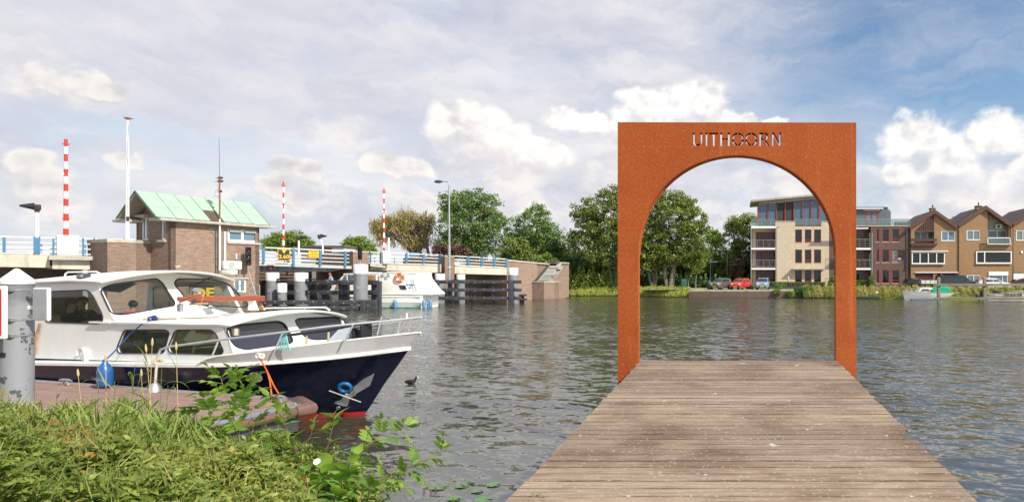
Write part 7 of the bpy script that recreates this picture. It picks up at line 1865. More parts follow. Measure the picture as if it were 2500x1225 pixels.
def build_bits():
    Y = 76.5; r = thing('utility_cabinet', 'dark green utility cabinet on the grass left of the parked cars', 'cabinet', P(1670, 704, Y)); r.location.z = LZ
    c = P(1670, 692, Y); q = MB(); q.box((c.x, Y, LZ + .70), (.62, .5, 1.4)); q.build('body', MT('cabinet_green', (.03, .12, .08), .5), r, bevel=.02)
    q = MB(); q.box((c.x, Y, LZ + 1.42), (.68, .56, .06)); q.build('lid', slate, r); q = MB(); q.box((c.x + .15, Y - .26, LZ + .9), (.06, .02, .2)); q.build('handle', black, r)
    Y = 79.5; r = thing('street_sign_post', 'black lamp post with a small blue street name plate left of the cars', 'sign', P(1734, 700, Y))
    q = MB(); a = P(1734, 700, Y); a.z = LZ; q.tube([a, P(1734.5, 586, Y)], .05, 6); q.build('post', slate, r)
    q = MB(); q.box(P(1743.5, 639, Y), (.95, .03, .16)); q.build('name_plate', blue, r)
    q = MB(); q.box(P(1731, 587, Y), (.4, .2, .08)); q.build('lamp_head', slate, r)
    Y = 88; r = thing('street_lamp', 'slim grey street lamp among the trees between the grey and red cars', 'street lamp', P(1772, 700, Y))
    q = MB(); q.tube([P(1775, 700, Y), P(1775, 622, Y), P(1766, 618, Y)], .05, 6); q.build('pole', galv, r); q = MB(); q.box(P(1764, 618, Y), (.5, .2, .1)); q.build('lamp_head', curtain, r)
    Y = 78.5; r = thing('street_lamp', 'old style street lamp before the dark brick apartment block', 'street lamp', P(2195.5, 704, Y))
    q = MB(); q.tube([P(2195.5, 706, Y), P(2195, 640, Y)], [.06, .035], 8); q.build('pole', slate, r); q = MB(); q.lathe([(.04, -.12), (.17, .05), (.26, .13), (.10, .22), (0, .25)], P(2195.5, 634, Y), 12); q.build('lantern', curtain, r)
    Y = 79; r = thing('litter_bin', 'round dark green litter bin left of the grey hatchback', 'bin', P(1731, 704, Y)); q = MB(); a = P(1731, 704, Y); a.z = LZ; q.lathe([(.25, 0), (.28, .9), (.2, 1.1), (0, 1.15)], a, 14); q.build('body', MT('bin_green', (.02, .09, .06), .5), r)
    # blue road sign behind the railing
    r = thing('blue_sign', 'blue road sign behind the bridge railing right of the willow', 'sign', BR.at(1011, 632, -9)); q = MB(); q.box(BR.at(1011, 630, -9), (1.1, .05, 1.3), (BR.d, BR.n, ZV)); q.build('panel', blue, r)
    q = MB(); q.tube([BR.at(1011, 636, -9.05), BR.at(1011, 650, -9.05)], .05, 6); q.build('post', galv, r)
    # coot
    c = Wp(1003, 936); r = thing('coot', 'black coot with a white bill swimming right of the navy bow', 'bird', c)
    J = [(-.17, 0, .05, .02), (-.10, 0, .055, .062, .05), (0, 0, .05, .075, .06), (.09, 0, .06, .05, .05), (.12, 0, .11, .028), (.135, 0, .165, .03), (.165, 0, .17, .024)]
    skin_body('body', J, [(i, i + 1) for i in range(6)], black, r, root=2)
    q = MB(); q.lathe([(.014, 0), (.012, .02), (.002, .045)], c + Vector((.18, 0, .172)), 8, (1, 0, -.25)); q.build('bill', whiteclean, r)
    # gulls: tiny bird on the cabin roof
    q = MB(); g = bpr(434, 652, 0)
    skin_ = thing('gull', 'tiny white bird figure on top of the wheelhouse roof', 'bird', g); q.tube([g + BT.d * -.06, g + ZV * .01, g + BT.d * .05 + ZV * .03], [.008, .02, .01], 8); q.build('body', whiteclean, skin_)
    q = MB(); q.add([g + ZV * .01, g + BT.n * .05 + ZV * .05 - BT.d * .03, g - BT.d * .04], [(0, 1, 2)]); q.add([g + ZV * .01, g - BT.n * .05 + ZV * .05 - BT.d * .03, g - BT.d * .04], [(0, 1, 2)]); q.build('wings', whiteclean, skin_)
build_bits()
# ================================================================ LEAF CLOUDS
def quads_mesh(name, C, D, Nn, L, Wd, fold=.0, tip=.5):
    """N diamond leaves: centre C, direction D, normal Nn, length L, width Wd (numpy arrays)"""
    S = np.cross(Nn, D); S /= np.linalg.norm(S, axis=1, keepdims=True) + 1e-9
    n = len(C); L = np.asarray(L).reshape(-1, 1) * np.ones((n, 1)); Wd = np.asarray(Wd).reshape(-1, 1) * np.ones((n, 1))
    up = Nn * Wd * fold
    V = np.stack([C - D * L * .5, C + S * Wd * .5 + up + D * L * (tip - .5) * .4, C + D * L * .5, C - S * Wd * .5 + up + D * L * (tip - .5) * .4], 1).reshape(-1, 3)
    me = bpy.data.meshes.new(name); me.vertices.add(n * 4); me.vertices.foreach_set('co', V.ravel())
    me.loops.add(n * 4); me.loops.foreach_set('vertex_index', np.arange(n * 4)); me.polygons.add(n); me.polygons.foreach_set('loop_start', np.arange(n) * 4)
    me.update(calc_edges=True); me.validate(); return me
def unit(a): return a / (np.linalg.norm(a, axis=1, keepdims=True) + 1e-9)
def clumps(centres, n_per, rad, flat=.6):
    c = np.repeat(np.array(centres), n_per, 0); r = np.repeat(np.array(rad) * np.ones(len(centres)), n_per)
    d = unit(rng.normal(size=c.shape)); k = rng.random(len(c)) ** .45
    o = d * (k * r)[:, None]; o[:, 2] *= flat
    return c + o, d
def tree(label, u, vb, Y, lobes, mat, trunk=(.28, .12), leaf=(.30, .17), dens=1.0, clump=.75, group='trees on the far bank', forks=None, lean=0, name='tree', zb=LZ, droop=0, limbs=14, per=46, tw=True, fill=.34, seed=None):
    global rng
    rng = np.random.default_rng(seed if seed is not None else int(u * 7 + vb))
    base = P(u, vb, Y); base.z = zb; r = thing(name, label, 'tree', base, group)
    cs = []; tops = []
    for (lu, lv, ru, rv) in lobes:
        c = np.array(P(lu, lv, Y)); rx, rz = ru / F * Y, rv / F * Y; ry = (rx + rz) / 2 * .8; tops.append(c)
        n = max(8, int((rx * rz + rx * ry) * 3.6 * dens / clump ** 2))
        d = unit(rng.normal(size=(n, 3))); k = fill + (1 - fill) * rng.random(n) ** .6
        jit = 1 + .16 * np.sin(d[:, 0] * 7 + lu) * np.cos(d[:, 2] * 6 + lv)
        q = c + d * (k * jit)[:, None] * np.array([rx, ry, rz]); cs.append(q)
    cs = np.concatenate(cs); rad = clump * (.6 + .8 * rng.random(len(cs)))
    C, d = clumps(cs, per, rad)
    n = len(C)
    if droop:
        k = rng.random(n); C[:, 2] -= k * droop; D = unit(rng.normal(size=(n, 3)) * .35 + np.array([0, 0, -1.])); Nn = unit(np.cross(D, rng.normal(size=(n, 3))))
    else:
        D = unit(rng.normal(size=(n, 3)) + d * .8); Nn = unit(np.cross(D, rng.normal(size=(n, 3)))); Nn = unit(Nn * np.sign(Nn[:, 2:3] + 1e-6) + np.array([.15, -.1, .5]))
    L = leaf[0] * (.6 + .8 * rng.random(n)); Wd = leaf[1] * (.6 + .8 * rng.random(n))
    me = quads_mesh('crown', C - np.array(base), D, Nn, L, Wd, .25); link('crown', me, mat, r, kind='stuff')
    # trunk and limbs
    q = MB(); rnd = random.Random(int(u)); bz = Vector(base) - ZV * .3
    stems = forks or [(u + lean, lobes[0][1] + lobes[0][3] * .3)]
    ends = []
    for (fu, fv) in stems:
        e = P(fu, fv, Y); m1 = bz.lerp(e, .35) + Vector((rnd.uniform(-.2, .2), rnd.uniform(-.2, .2), 0)); m2 = bz.lerp(e, .7) + Vector((rnd.uniform(-.25, .25), rnd.uniform(-.3, .3), 0))
        st = bz + Vector(((e.x - bz.x) * .08, rnd.uniform(-.1, .1), 0)); t0 = trunk[0] / (1 if len(stems) == 1 else len(stems) ** .4)
        q.tube([st, m1, m2, e], [t0 * 1.25, t0 * .9, t0 * .65, trunk[1] * .6], 9); ends += [m2, m1.lerp(m2, .5), m2.lerp(e, .5)]
    q.build('trunk', bark, r)
    q = MB()
    for i in range(limbs):
        c = Vector(cs[rnd.randrange(len(cs))]); a = ends[rnd.randrange(len(ends))]
        if c.z < a.z + .2: c.z = a.z + .4
        mid = a.lerp(c, .5) + Vector((rnd.uniform(-.3, .3), rnd.uniform(-.3, .3), rnd.uniform(.0, .4))); q.tube([a, mid, c], [trunk[1] * .8, trunk[1] * .5, .025], 5)
    q.build('limbs', bark, r, kind='stuff')
    return r
Lmaple = MLEAF('olive_maple_leaves', [(.062, .097, .022), (.132, .186, .039), (.212, .264, .062), (.301, .318, .089)], .22)
Lbright = MLEAF('fresh_green_leaves', [(.069, .132, .040), (.132, .218, .063), (.196, .287, .086), (.276, .345, .127)], .25)
Lyellow = MLEAF('yellow_green_leaves', [(.075, .143, .027), (.165, .255, .045), (.240, .315, .060), (.300, .330, .090)], .28)
Lwillow = MLEAF('golden_willow_leaves', [(.150, .125, .037), (.275, .213, .062), (.375, .300, .088), (.213, .237, .062)], .3)
Lpurple = MLEAF('bronze_leaves', [(.08, .045, .04), (.15, .085, .065), (.21, .14, .09)], .15)
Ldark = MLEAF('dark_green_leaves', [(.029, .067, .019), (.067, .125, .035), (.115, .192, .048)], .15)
Lreed = MLEAF('bank_reed_leaves', [(.16, .21, .05), (.30, .33, .09), (.46, .41, .17), (.58, .47, .22)], .3)
tree('round green tree behind the bridge railing left of the middle', 702, 640, 105, [(700, 590, 55, 27), (665, 598, 30, 18), (742, 600, 22, 16)], Lyellow, clump=.7, dens=1.2, fill=.25)
tree('small round green tree behind the low stone house', 878, 640, 100, [(870, 600, 34, 24), (900, 608, 22, 14)], Lyellow, clump=.65, dens=1.2, fill=.25)
tree('half bare golden willow leaning left of the big green tree', 1050, 640, 86, [(955, 545, 45, 32), (930, 560, 24, 30), (985, 520, 30, 24), (1010, 560, 40, 45), (1040, 530, 20, 22)], Lwillow, trunk=(.42, .22), leaf=(.50, .10), dens=.55, clump=.8, per=60, forks=[(1005, 530), (985, 560), (1040, 515)], droop=1.6, limbs=42, name='willow_tree', fill=.3)
tree('largest fresh green tree behind the tall street lamp', 1150, 660, 84, [(1150, 545, 72, 70), (1120, 490, 46, 28), (1180, 500, 40, 36), (1195, 580, 50, 55), (1098, 560, 30, 55), (1140, 610, 60, 35), (1215, 540, 22, 25), (1085, 600, 24, 16)], Lbright, trunk=(.35, .18), forks=[(1130, 540), (1165, 530), (1185, 560)], clump=.8, dens=1.0)
tree('fresh green tree right of the largest one, above the brick stairs', 1310, 670, 86, [(1305, 560, 52, 50), (1280, 610, 45, 45), (1340, 590, 40, 50), (1312, 520, 22, 22), (1250, 590, 30, 40), (1365, 620, 24, 40)], Lbright, clump=.7, forks=[(1300, 560), (1325, 570)])
tree('low olive bush tree between the two fresh green trees', 1262, 670, 80.5, [(1262, 612, 36, 36), (1290, 640, 40, 30), (1235, 640, 34, 24), (1330, 650, 40, 28)], Lmaple, clump=.6)
tree('tall olive maple just left of the arch', 1500, 700, 81, [(1480, 540, 62, 70), (1510, 480, 40, 32), (1440, 560, 46, 50), (1425, 515, 34, 26), (1540, 560, 40, 80), (1400, 590, 24, 34), (1470, 620, 60, 40)], Lmaple, trunk=(.32, .16), forks=[(1478, 600), (1500, 580), (1520, 590)], clump=.75)
tree('large olive maple inside the left part of the arch', 1632, 703, 79, [(1640, 540, 70, 68), (1612, 490, 34, 28), (1660, 500, 36, 28), (1690, 560, 40, 58), (1590, 580, 40, 60), (1650, 620, 72, 34), (1705, 620, 26, 36), (1575, 640, 28, 26)], Lmaple, trunk=(.36, .16), forks=[(1614, 610), (1660, 590)], clump=.72, dens=1.1)
tree('multi stemmed maple trunk left of the forked maple under the arch', 1596, 702, 79.5, [(1575, 600, 30, 40), (1600, 640, 26, 20)], Lmaple, trunk=(.30, .12), forks=[(1578, 630), (1592, 620), (1605, 625)], clump=.6)
tree('thin young tree right of the forked maple', 1642, 698, 84, [(1642, 640, 20, 24)], Lmaple, trunk=(.10, .05), clump=.5)
tree('thin young tree just right of the green cabinet', 1681, 697, 84, [(1683, 640, 18, 30)], Lmaple, trunk=(.10, .05), clump=.5)
tree('thin young tree with pale trunk left of the street sign post', 1698, 697, 84, [(1700, 640, 20, 30)], Lyellow, trunk=(.13, .05), clump=.5)
tree('loose yellowish elm left of the street sign post under the arch', 1742, 697, 90, [(1750, 610, 34, 52), (1738, 580, 20, 22), (1725, 640, 20, 40), (1770, 650, 30, 34)], Lyellow, clump=.6, dens=.8)
tree('tall dense poplar just left of the cream apartment block', 1810, 697, 94, [(1812, 575, 44, 55), (1830, 545, 24, 28), (1795, 545, 24, 24), (1790, 640, 36, 48), (1830, 640, 30, 46)], Lbright if False else Lmaple, clump=.75, fill=.3)
tree('reddish leaved small tree behind the red hatchback', 1800, 697, 87, [(1800, 652, 15, 24)], Lpurple, clump=.45, trunk=(.12, .06))
tree('purple leaved shrub tree behind the railing left of the street lamp', 1098, 650, 76, [(1075, 610, 24, 14), (1115, 612, 24, 16), (1140, 620, 16, 12)], Lpurple, clump=.5, trunk=(.12, .06), name='shrub')
tree('tree top showing between the roofs of the gabled houses', 2333, 690, 104, [(2333, 548, 22, 18), (2345, 552, 14, 12)], Lyellow, clump=.5, fill=.2)
# far wood behind everything, one mass
def belt(name, pts, Y0, Y1, mat, n, size, kind='stuff', label=None, cat=None, zfun=None):
    """pts: (u, v_top) outline of the mass; leaves spread from the ground to the outline"""
    uu = rng.uniform(pts[0][0], pts[-1][0], n); vt = np.interp(uu, [p[0] for p in pts], [p[1] for p in pts]); Yy = rng.uniform(Y0, Y1, n)
    zt = EYE - (vt - H) / F * Yy; zt = zt + .5 * np.sin(uu * .21 + Yy) + .4 * np.sin(uu * .53)
    z = LZ + (zt - LZ) * rng.random(n) ** .55
    C = np.stack([(uu - U0) / F * Yy, Yy, z], 1); D = unit(rng.normal(size=(n, 3))); Nn = unit(np.cross(D, rng.normal(size=(n, 3))) + np.array([0, -.2, .5]))
    me = quads_mesh(name, C, D, Nn, size * (.6 + .8 * rng.random(n)), size * .6 * (.6 + .8 * rng.random(n)), .2); o = link(name, me, mat, kind=kind)
    if label: o['label'] = label; o['category'] = cat
    return o
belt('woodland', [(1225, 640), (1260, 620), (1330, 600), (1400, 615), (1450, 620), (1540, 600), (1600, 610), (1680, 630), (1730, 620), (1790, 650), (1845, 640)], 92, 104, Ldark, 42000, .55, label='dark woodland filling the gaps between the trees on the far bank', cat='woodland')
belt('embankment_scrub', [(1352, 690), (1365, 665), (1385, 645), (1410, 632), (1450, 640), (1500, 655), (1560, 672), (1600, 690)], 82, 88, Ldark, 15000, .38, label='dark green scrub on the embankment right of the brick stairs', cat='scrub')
belt('embankment_scrub', [(1362, 690), (1390, 668), (1420, 660), (1500, 668), (1560, 680)], 80.5, 82.5, Lyellow, 5000, .3, label='brighter green low scrub at the foot of the embankment', cat='scrub')
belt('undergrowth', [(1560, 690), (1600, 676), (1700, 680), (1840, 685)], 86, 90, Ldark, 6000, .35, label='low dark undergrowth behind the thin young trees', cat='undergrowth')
Lverge = MLEAF('sun_painted_verge_grass', [(.24, .30, .06), (.36, .42, .09), (.48, .50, .14), (.55, .50, .20)], .35)  # bright blade colours stand in for sunlight on the verge
# reeds and rough grass along the far water's edge
def fringe(label, edge_uv, n, h0, h1, mat, back=1.3):
    i = rng.random(n); us = np.interp(i, np.linspace(0, 1, len(edge_uv)), [e[0] for e in edge_uv]); vs = np.interp(us, [e[0] for e in edge_uv], [e[1] for e in edge_uv])
    Y = EYE * F / (vs - H); X = (us - U0) / F * Y; b = rng.random(n) * back; z0 = np.interp(b, [0, .25, 1.1], [.0, .35, LZ]); Y = Y + b
    hs = (h0 + (h1 - h0) * rng.random(n)) * (.55 + .3 * rng.random(n) + .22 * np.sin(us * .31) * np.sin(us * .083 + 1)); 
    C = np.stack([X, Y, z0 + hs * .5], 1); D = unit(rng.normal(size=(n, 3)) * .30 + np.array([0, 0, 1.])); Nn = unit(np.cross(D, rng.normal(size=(n, 3))) + np.array([0, -.5, .0]))
    me = quads_mesh('reeds', C, D, Nn, hs, .045 + .05 * rng.random(n), .1); o = link('reeds', me, mat, kind='stuff'); o['label'] = label; o['category'] = 'reeds'
fringe('low bright grass along the water left of the arch', [(1352, 722), (1500, 723), (1682, 726.3)], 26000, .3, .62, Lverge, 3.2)
fringe('tall dry reeds along the water in front of the houses', [(1962, 727.5), (2100, 729.5), (2300, 732), (2500, 735), (2620, 738)], 22000, .4, 1.0, Lreed, 1.5)
fringe('green reed tuft at the end of the quay wall', [(1940, 727), (1985, 727.5)], 900, .8, 1.5, Ldark, .6)
fringe('short plants growing on the quay wall top', [(1690, 727), (1950, 727)], 0, .1, .2, Ldark, .2) if False else None
def hedge(label, u0, u1, Y, z1, dep, n=3500):
    a, b = P(u0, 0, Y).x, P(u1, 0, Y).x; r = thing('hedge', label, 'hedge', ((a + b) / 2, Y, LZ))
    k = rng.random((n, 3)); C = np.stack([a + (b - a) * k[:, 0], Y + dep * k[:, 1], LZ + .35 * 0 + (z1) * np.minimum(1, k[:, 2] * 1.35)], 1); side = rng.random(n) < .5; C[side, 1] = Y + .06 * rng.random(side.sum())
    D = unit(rng.normal(size=(n, 3))); Nn = unit(np.cross(D, rng.normal(size=(n, 3))) + np.array([0, -.3, .5]))
    link('foliage', quads_mesh('foliage', C - np.array([(a + b) / 2, Y, LZ]), D, Nn, .13, .08, .2), Lbright, r, kind='stuff')
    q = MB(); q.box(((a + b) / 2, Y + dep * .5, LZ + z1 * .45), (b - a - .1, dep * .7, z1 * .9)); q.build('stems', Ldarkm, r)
    q = MB(); q.box(((a + b) / 2, Y - .12, LZ + .16), (b - a, .14, .42)); q.build('planter_edge', slate, r)
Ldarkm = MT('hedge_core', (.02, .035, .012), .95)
hedge('low clipped hedge before the cream apartment block', 1882, 2016, 79.5, .95, .9)
hedge('clipped hedge behind the right leg of the arch', 2026, 2134, 79.3, 1.15, .9)
tree('small climbing shrub at the end of the hedge by the brown apartment block', 2129, 704, 79, [(2129, 684, 8, 16)], Lbright, clump=.3, leaf=(.14, .09), trunk=(.05, .03), limbs=4, name='shrub')
tree('orange flowering canna bush behind the right arch leg', 2035, 704, 78.8, [(2035, 690, 11, 14)], Lbright, clump=.35, leaf=(.35, .14), trunk=(.05, .03), limbs=4, name='shrub')
for u, v in ((1902, 699), (1912, 697), (1830, 703), (1898, 712), (1930, 716)):
    tree({1902: 'small garden bush by the cream wall beside the blue hatchback', 1912: 'pale garden bush left of the folded parasol', 1830: 'round bush between the red and the blue hatchback', 1898: 'small green plant hanging over the quay wall', 1930: 'green plant tuft on the quay wall near its right end'}[u], u, v + 4, 79.6 if v < 705 else 73.7, [(u, v, 9, 7)], Lyellow, clump=.22, leaf=(.14, .09), trunk=(.03, .02), limbs=3, name='shrub', zb=LZ if v < 705 else .6)

# ================================================================ FOREGROUND PLANTS
def leaf_mesh(name, L, Wd, curl=.25, fold=.25, mat=None, pinn=0):
    q = MB()
    def one(o, d, s, n, L, Wd):
        rows = []
        for i in range(6):
            t = i / 5; w = Wd * .5 * math.sin(math.pi * min(1, t ** .8 * .97 + .03)) * (1 if t < .97 else .05); c = o + d * L * t - n * curl * L * t * t
            rows.append([c - s * w + n * w * fold, c, c + s * w + n * w * fold])
        q.grid(rows)
    X, Yv, Z = Vector((1, 0, 0)), Vector((0, 1, 0)), Vector((0, 0, 1))
    if not pinn: one(Vector((0, 0, 0)), X, Yv, Z, L, Wd)
    else:
        q.tube([X * 0, X * L * .5 - Z * L * .04, X * L - Z * L * .16], .0016, 3, cap=False)
        for k in range(pinn):
            t = .35 + .6 * k / pinn; o = X * L * t - Z * L * .16 * t * t
            for s in (1, -1): d = (X * .55 + Yv * s).normalized(); one(o, d, Vector((-d.y, d.x, 0)), Z, L * .42, Wd)
        one(X * L - Z * L * .16, (X - Z * .3).normalized(), Yv, Z, L * .45, Wd)
    me = bpy.data.meshes.new(name); me.from_pydata([tuple(p) for p in q.v], [], q.f); me.materials.append(mat); me.update()
    me.polygons.foreach_set('use_smooth', [True] * len(me.polygons)); return me
NG = MLEAF('near_green_leaf', [(.045, .085, .018), (.14, .20, .035), (.26, .31, .06), (.40, .40, .11)], .35, .42)
NGO = MLEAF('near_green_leaf_object', [(.109, .203, .041), (.189, .304, .051), (.290, .406, .080)], .35, .40)
# colour by object for leaves that are objects of their own
_t = NT(NGO.node_tree); _cr = [n for n in NGO.node_tree.nodes if n.type == 'VALTORGB'][0]; NGO.node_tree.links.new(_t.new('ShaderNodeObjectInfo').outputs['Random'], _cr.inputs[0])
NB_ = MLEAF('broad_bindweed_leaf', [(.13, .26, .045), (.22, .36, .06), (.32, .44, .09)], .35, .38)
_t = NT(NB_.node_tree); _cr = [n for n in NB_.node_tree.nodes if n.type == 'VALTORGB'][0]; NB_.node_tree.links.new(_t.new('ShaderNodeObjectInfo').outputs['Random'], _cr.inputs[0])
stemred = MT('dark_red_stem', (.10, .025, .03), .5); stemgreen = MT('green_stem', (.14, .19, .05), .6); stembrown = MT('brown_stem', (.22, .13, .06), .7)
strawm = MT('straw_stalk', (.50, .38, .17), .8, var=.2)
def place(me, parent, p, d, up=ZV, s=1., roll=0.):
    d = Vector(d).normalized(); y = Vector(up).cross(d)
    if y.length < 1e-3: y = Vector((0, 1, 0))
    y.normalize(); z = d.cross(y); M = Matrix((d, y, z)).transposed().to_4x4() @ Matrix.Rotation(roll, 4, 'X')
    o = bpy.data.objects.new('leaf', me); COL.objects.link(o); o.parent = parent
    o.matrix_local = Matrix.Translation(Vector(p) - parent.location) @ M @ Matrix.Diagonal((s, s, s, 1)); return o
pin = [leaf_mesh('leaf', .15, .036, .3, .25, NGO, pinn=3), leaf_mesh('leaf', .16, .032, .15, .35, NGO, pinn=3), leaf_mesh('leaf', .13, .036, .4, .2, NGO, pinn=2)]
lan = [leaf_mesh('leaf', .085, .026, .35, .3, NGO), leaf_mesh('leaf', .075, .028, .15, .3, NGO)]
brd = [leaf_mesh('leaf', .10, .075, .3, .22, NB_), leaf_mesh('leaf', .085, .06, .5, .15, NB_)]
def sprig(label, path, Y, meshes, n, stemmat, s=1., group='leafy sprigs in front', whorl=False, stem_r=.005, spread=.55, name='leafy_sprig', tuft=3):
    s *= 1.5; n = int(n * 1.35)
    pts = [P(u, v, Y + .12 * i) for i, (u, v) in enumerate(path)]
    base = Vector(pts[0]); base.z = max(bank_h(base.x, base.y), .0) - .05; base.y += 0
    r = thing(name, label, 'plant', base, group); rn = random.Random(int(path[0][0] * 3 + path[-1][1]))
    full = [base] + pts; q = MB(); q.tube(full, [stem_r * 1.5] + [stem_r * (1 - .6 * i / len(pts)) for i in range(len(pts))], 6); q.build('stem', stemmat, r)
    seg = []; 
    for a, b in zip(full, full[1:]):
        k = max(1, int((b - a).length / .02)); seg += [a.lerp(b, i / k) for i in range(k)]
    seg.append(full[-1]); m = len(seg)
    for i in range(n):
        t = .12 + .88 * (i + .5) / n; j = min(m - 2, int(t * (m - 1))); p = seg[j]; ax = (seg[j + 1] - seg[j]).normalized()
        a = (i * 2.4 if not whorl else (i // 2) * 1.57 + (i % 2) * math.pi) + rn.uniform(-.4, .4)
        o = ax.orthogonal().normalized(); o2 = ax.cross(o); d = (o * math.cos(a) + o2 * math.sin(a)) * 1. + ax * spread + ZV * .1
        place(rn.choice(meshes), r, p, d, ax + ZV * .8, s * rn.uniform(.75, 1.15), rn.uniform(-.5, .5))
    for k in range(tuft):
        a = k * 2.1; o = ax.orthogonal().normalized(); o2 = ax.cross(o); place(rn.choice(meshes), r, seg[-1], ax * 1.2 + (o * math.cos(a) + o2 * math.sin(a)) * .8, ax + ZV, s * rn.uniform(.5, .8))
    return r
sprig('tallest rose like shrub shoot rising in front of the navy hull left of the porthole', [(600, 1150), (588, 1080), (565, 1000), (540, 925)], 6.4, pin, 26, stembrown, 1.05, spread=.5)
sprig('second rose like shoot just left of the tallest one, over the brown boards', [(560, 1130), (535, 1060), (505, 990)], 6.3, pin, 14, stembrown, 1.)
sprig('shrub shoot bending right beside the tallest one', [(600, 1120), (620, 1040), (600, 960), (585, 925)], 6.5, pin, 16, stembrown, .95)
sprig('leafy shoot before the pontoon corner with its brown bumper', [(660, 1130), (690, 1060), (700, 1000)], 6.4, lan, 34, stemgreen, 1.25, whorl=True)
sprig('dark red stemmed shoot at the right edge of the pontoon corner', [(740, 1180), (725, 1110), (695, 1040), (670, 975), (655, 965)], 6.1, lan, 30, stemred, 1.35, whorl=True, stem_r=.008)
sprig('short dark red stemmed shoot left of the red waterline', [(735, 1100), (760, 1060), (765, 1030)], 6.2, lan, 14, stemred, 1.2, whorl=True)
sprig('upright dark red shoot below the anchor', [(780, 1150), (800, 1090), (815, 1030), (815, 1012)], 6.1, lan, 24, stemred, 1.3, whorl=True)
sprig('arching leafy branch reaching right over the dark water below the bow', [(840, 1150), (890, 1090), (940, 1060), (985, 1045)], 5.9, pin, 22, stembrown, .95, spread=.7)
sprig('rightmost arching leafy branch over the water', [(900, 1190), (980, 1150), (1040, 1120), (1075, 1098)], 5.7, pin, 20, stembrown, .9, spread=.7)
sprig('leafy branch with hanging leaflets at the right end of the bush', [(880, 1200), (940, 1170), (1000, 1140)], 5.6, pin, 16, stembrown, .9)
sprig('broad leaved bindweed mound right of the white flower', [(820, 1210), (850, 1150), (870, 1110)], 5.6, brd, 34, stemgreen, 1.25, name='bindweed')
sprig('broad leaved bindweed mound below the white flower', [(760, 1225), (780, 1180), (790, 1140)], 5.5, brd, 30, stemgreen, 1.25, name='bindweed')
sprig('broad leaved bindweed at the bottom edge under the dark red stems', [(700, 1235), (720, 1190), (745, 1150)], 5.5, brd, 22, stemgreen, 1.2, name='bindweed')
sprig('shrub shoot with pale leaves in front of the pontoon edge', [(440, 1160), (470, 1100), (500, 1050)], 6.2, pin, 18, stemgreen, 1.)
sprig('shrub shoot in the middle of the green bank', [(330, 1180), (370, 1110), (420, 1060)], 6.0, pin, 18, stemgreen, 1.05)
sprig('low shrub shoot near the bottom left corner', [(130, 1200), (170, 1140), (210, 1090)], 5.6, pin, 16, stemgreen, 1.1)
sprig('thin weed stalk standing left among the lily pads', [(1105, 1235), (1105, 1190), (1100, 1168)], 5.4, lan, 12, stemgreen, .6, whorl=True, stem_r=.003, name='weed_stalk')
sprig('thin weed stalk standing right among the lily pads', [(1135, 1235), (1140, 1200), (1135, 1172)], 5.4, lan, 12, stemgreen, .6, whorl=True, stem_r=.003, name='weed_stalk')
for i_, (u_, v_, Y_, lab_) in enumerate(((60, 1075, 6.6, 'leafy shoot nearest the foot of the big pile'), (150, 1120, 5.9, 'leafy shoot above the rusty leaves at bottom left'), (255, 1085, 6.4, 'leafy shoot among the reeds left of the blue fender rope'), (300, 1140, 5.5, 'leafy shoot low in the middle of the green mound'), (400, 1150, 5.6, 'leafy shoot in front of the pontoon edge, low down'), (500, 1120, 5.9, 'leafy shoot under the tallest rose like shoot'), (580, 1160, 5.4, 'leafy shoot near the bottom edge left of the bindweed'), (640, 1105, 6.0, 'leafy shoot just below the pontoon corner'), (90, 1170, 5.2, 'leafy shoot at the very bottom left'), (460, 1190, 5.1, 'leafy shoot at the bottom edge below the pontoon'), (350, 1075, 6.6, 'leafy shoot beside the dry seed heads'), (205, 1180, 5.1, 'leafy shoot at the bottom edge below the rusty leaves'))):
    sprig(lab_, [(u_ + 12, v_ + 70), (u_ + 8, v_ + 25), (u_ + (-14 if i_ % 2 else 16), v_ - 12)], Y_, pin if i_ % 3 else lan, 14 if i_ % 3 else 22, stemgreen if i_ % 2 else stembrown, .82, whorl=i_ % 3 == 0)
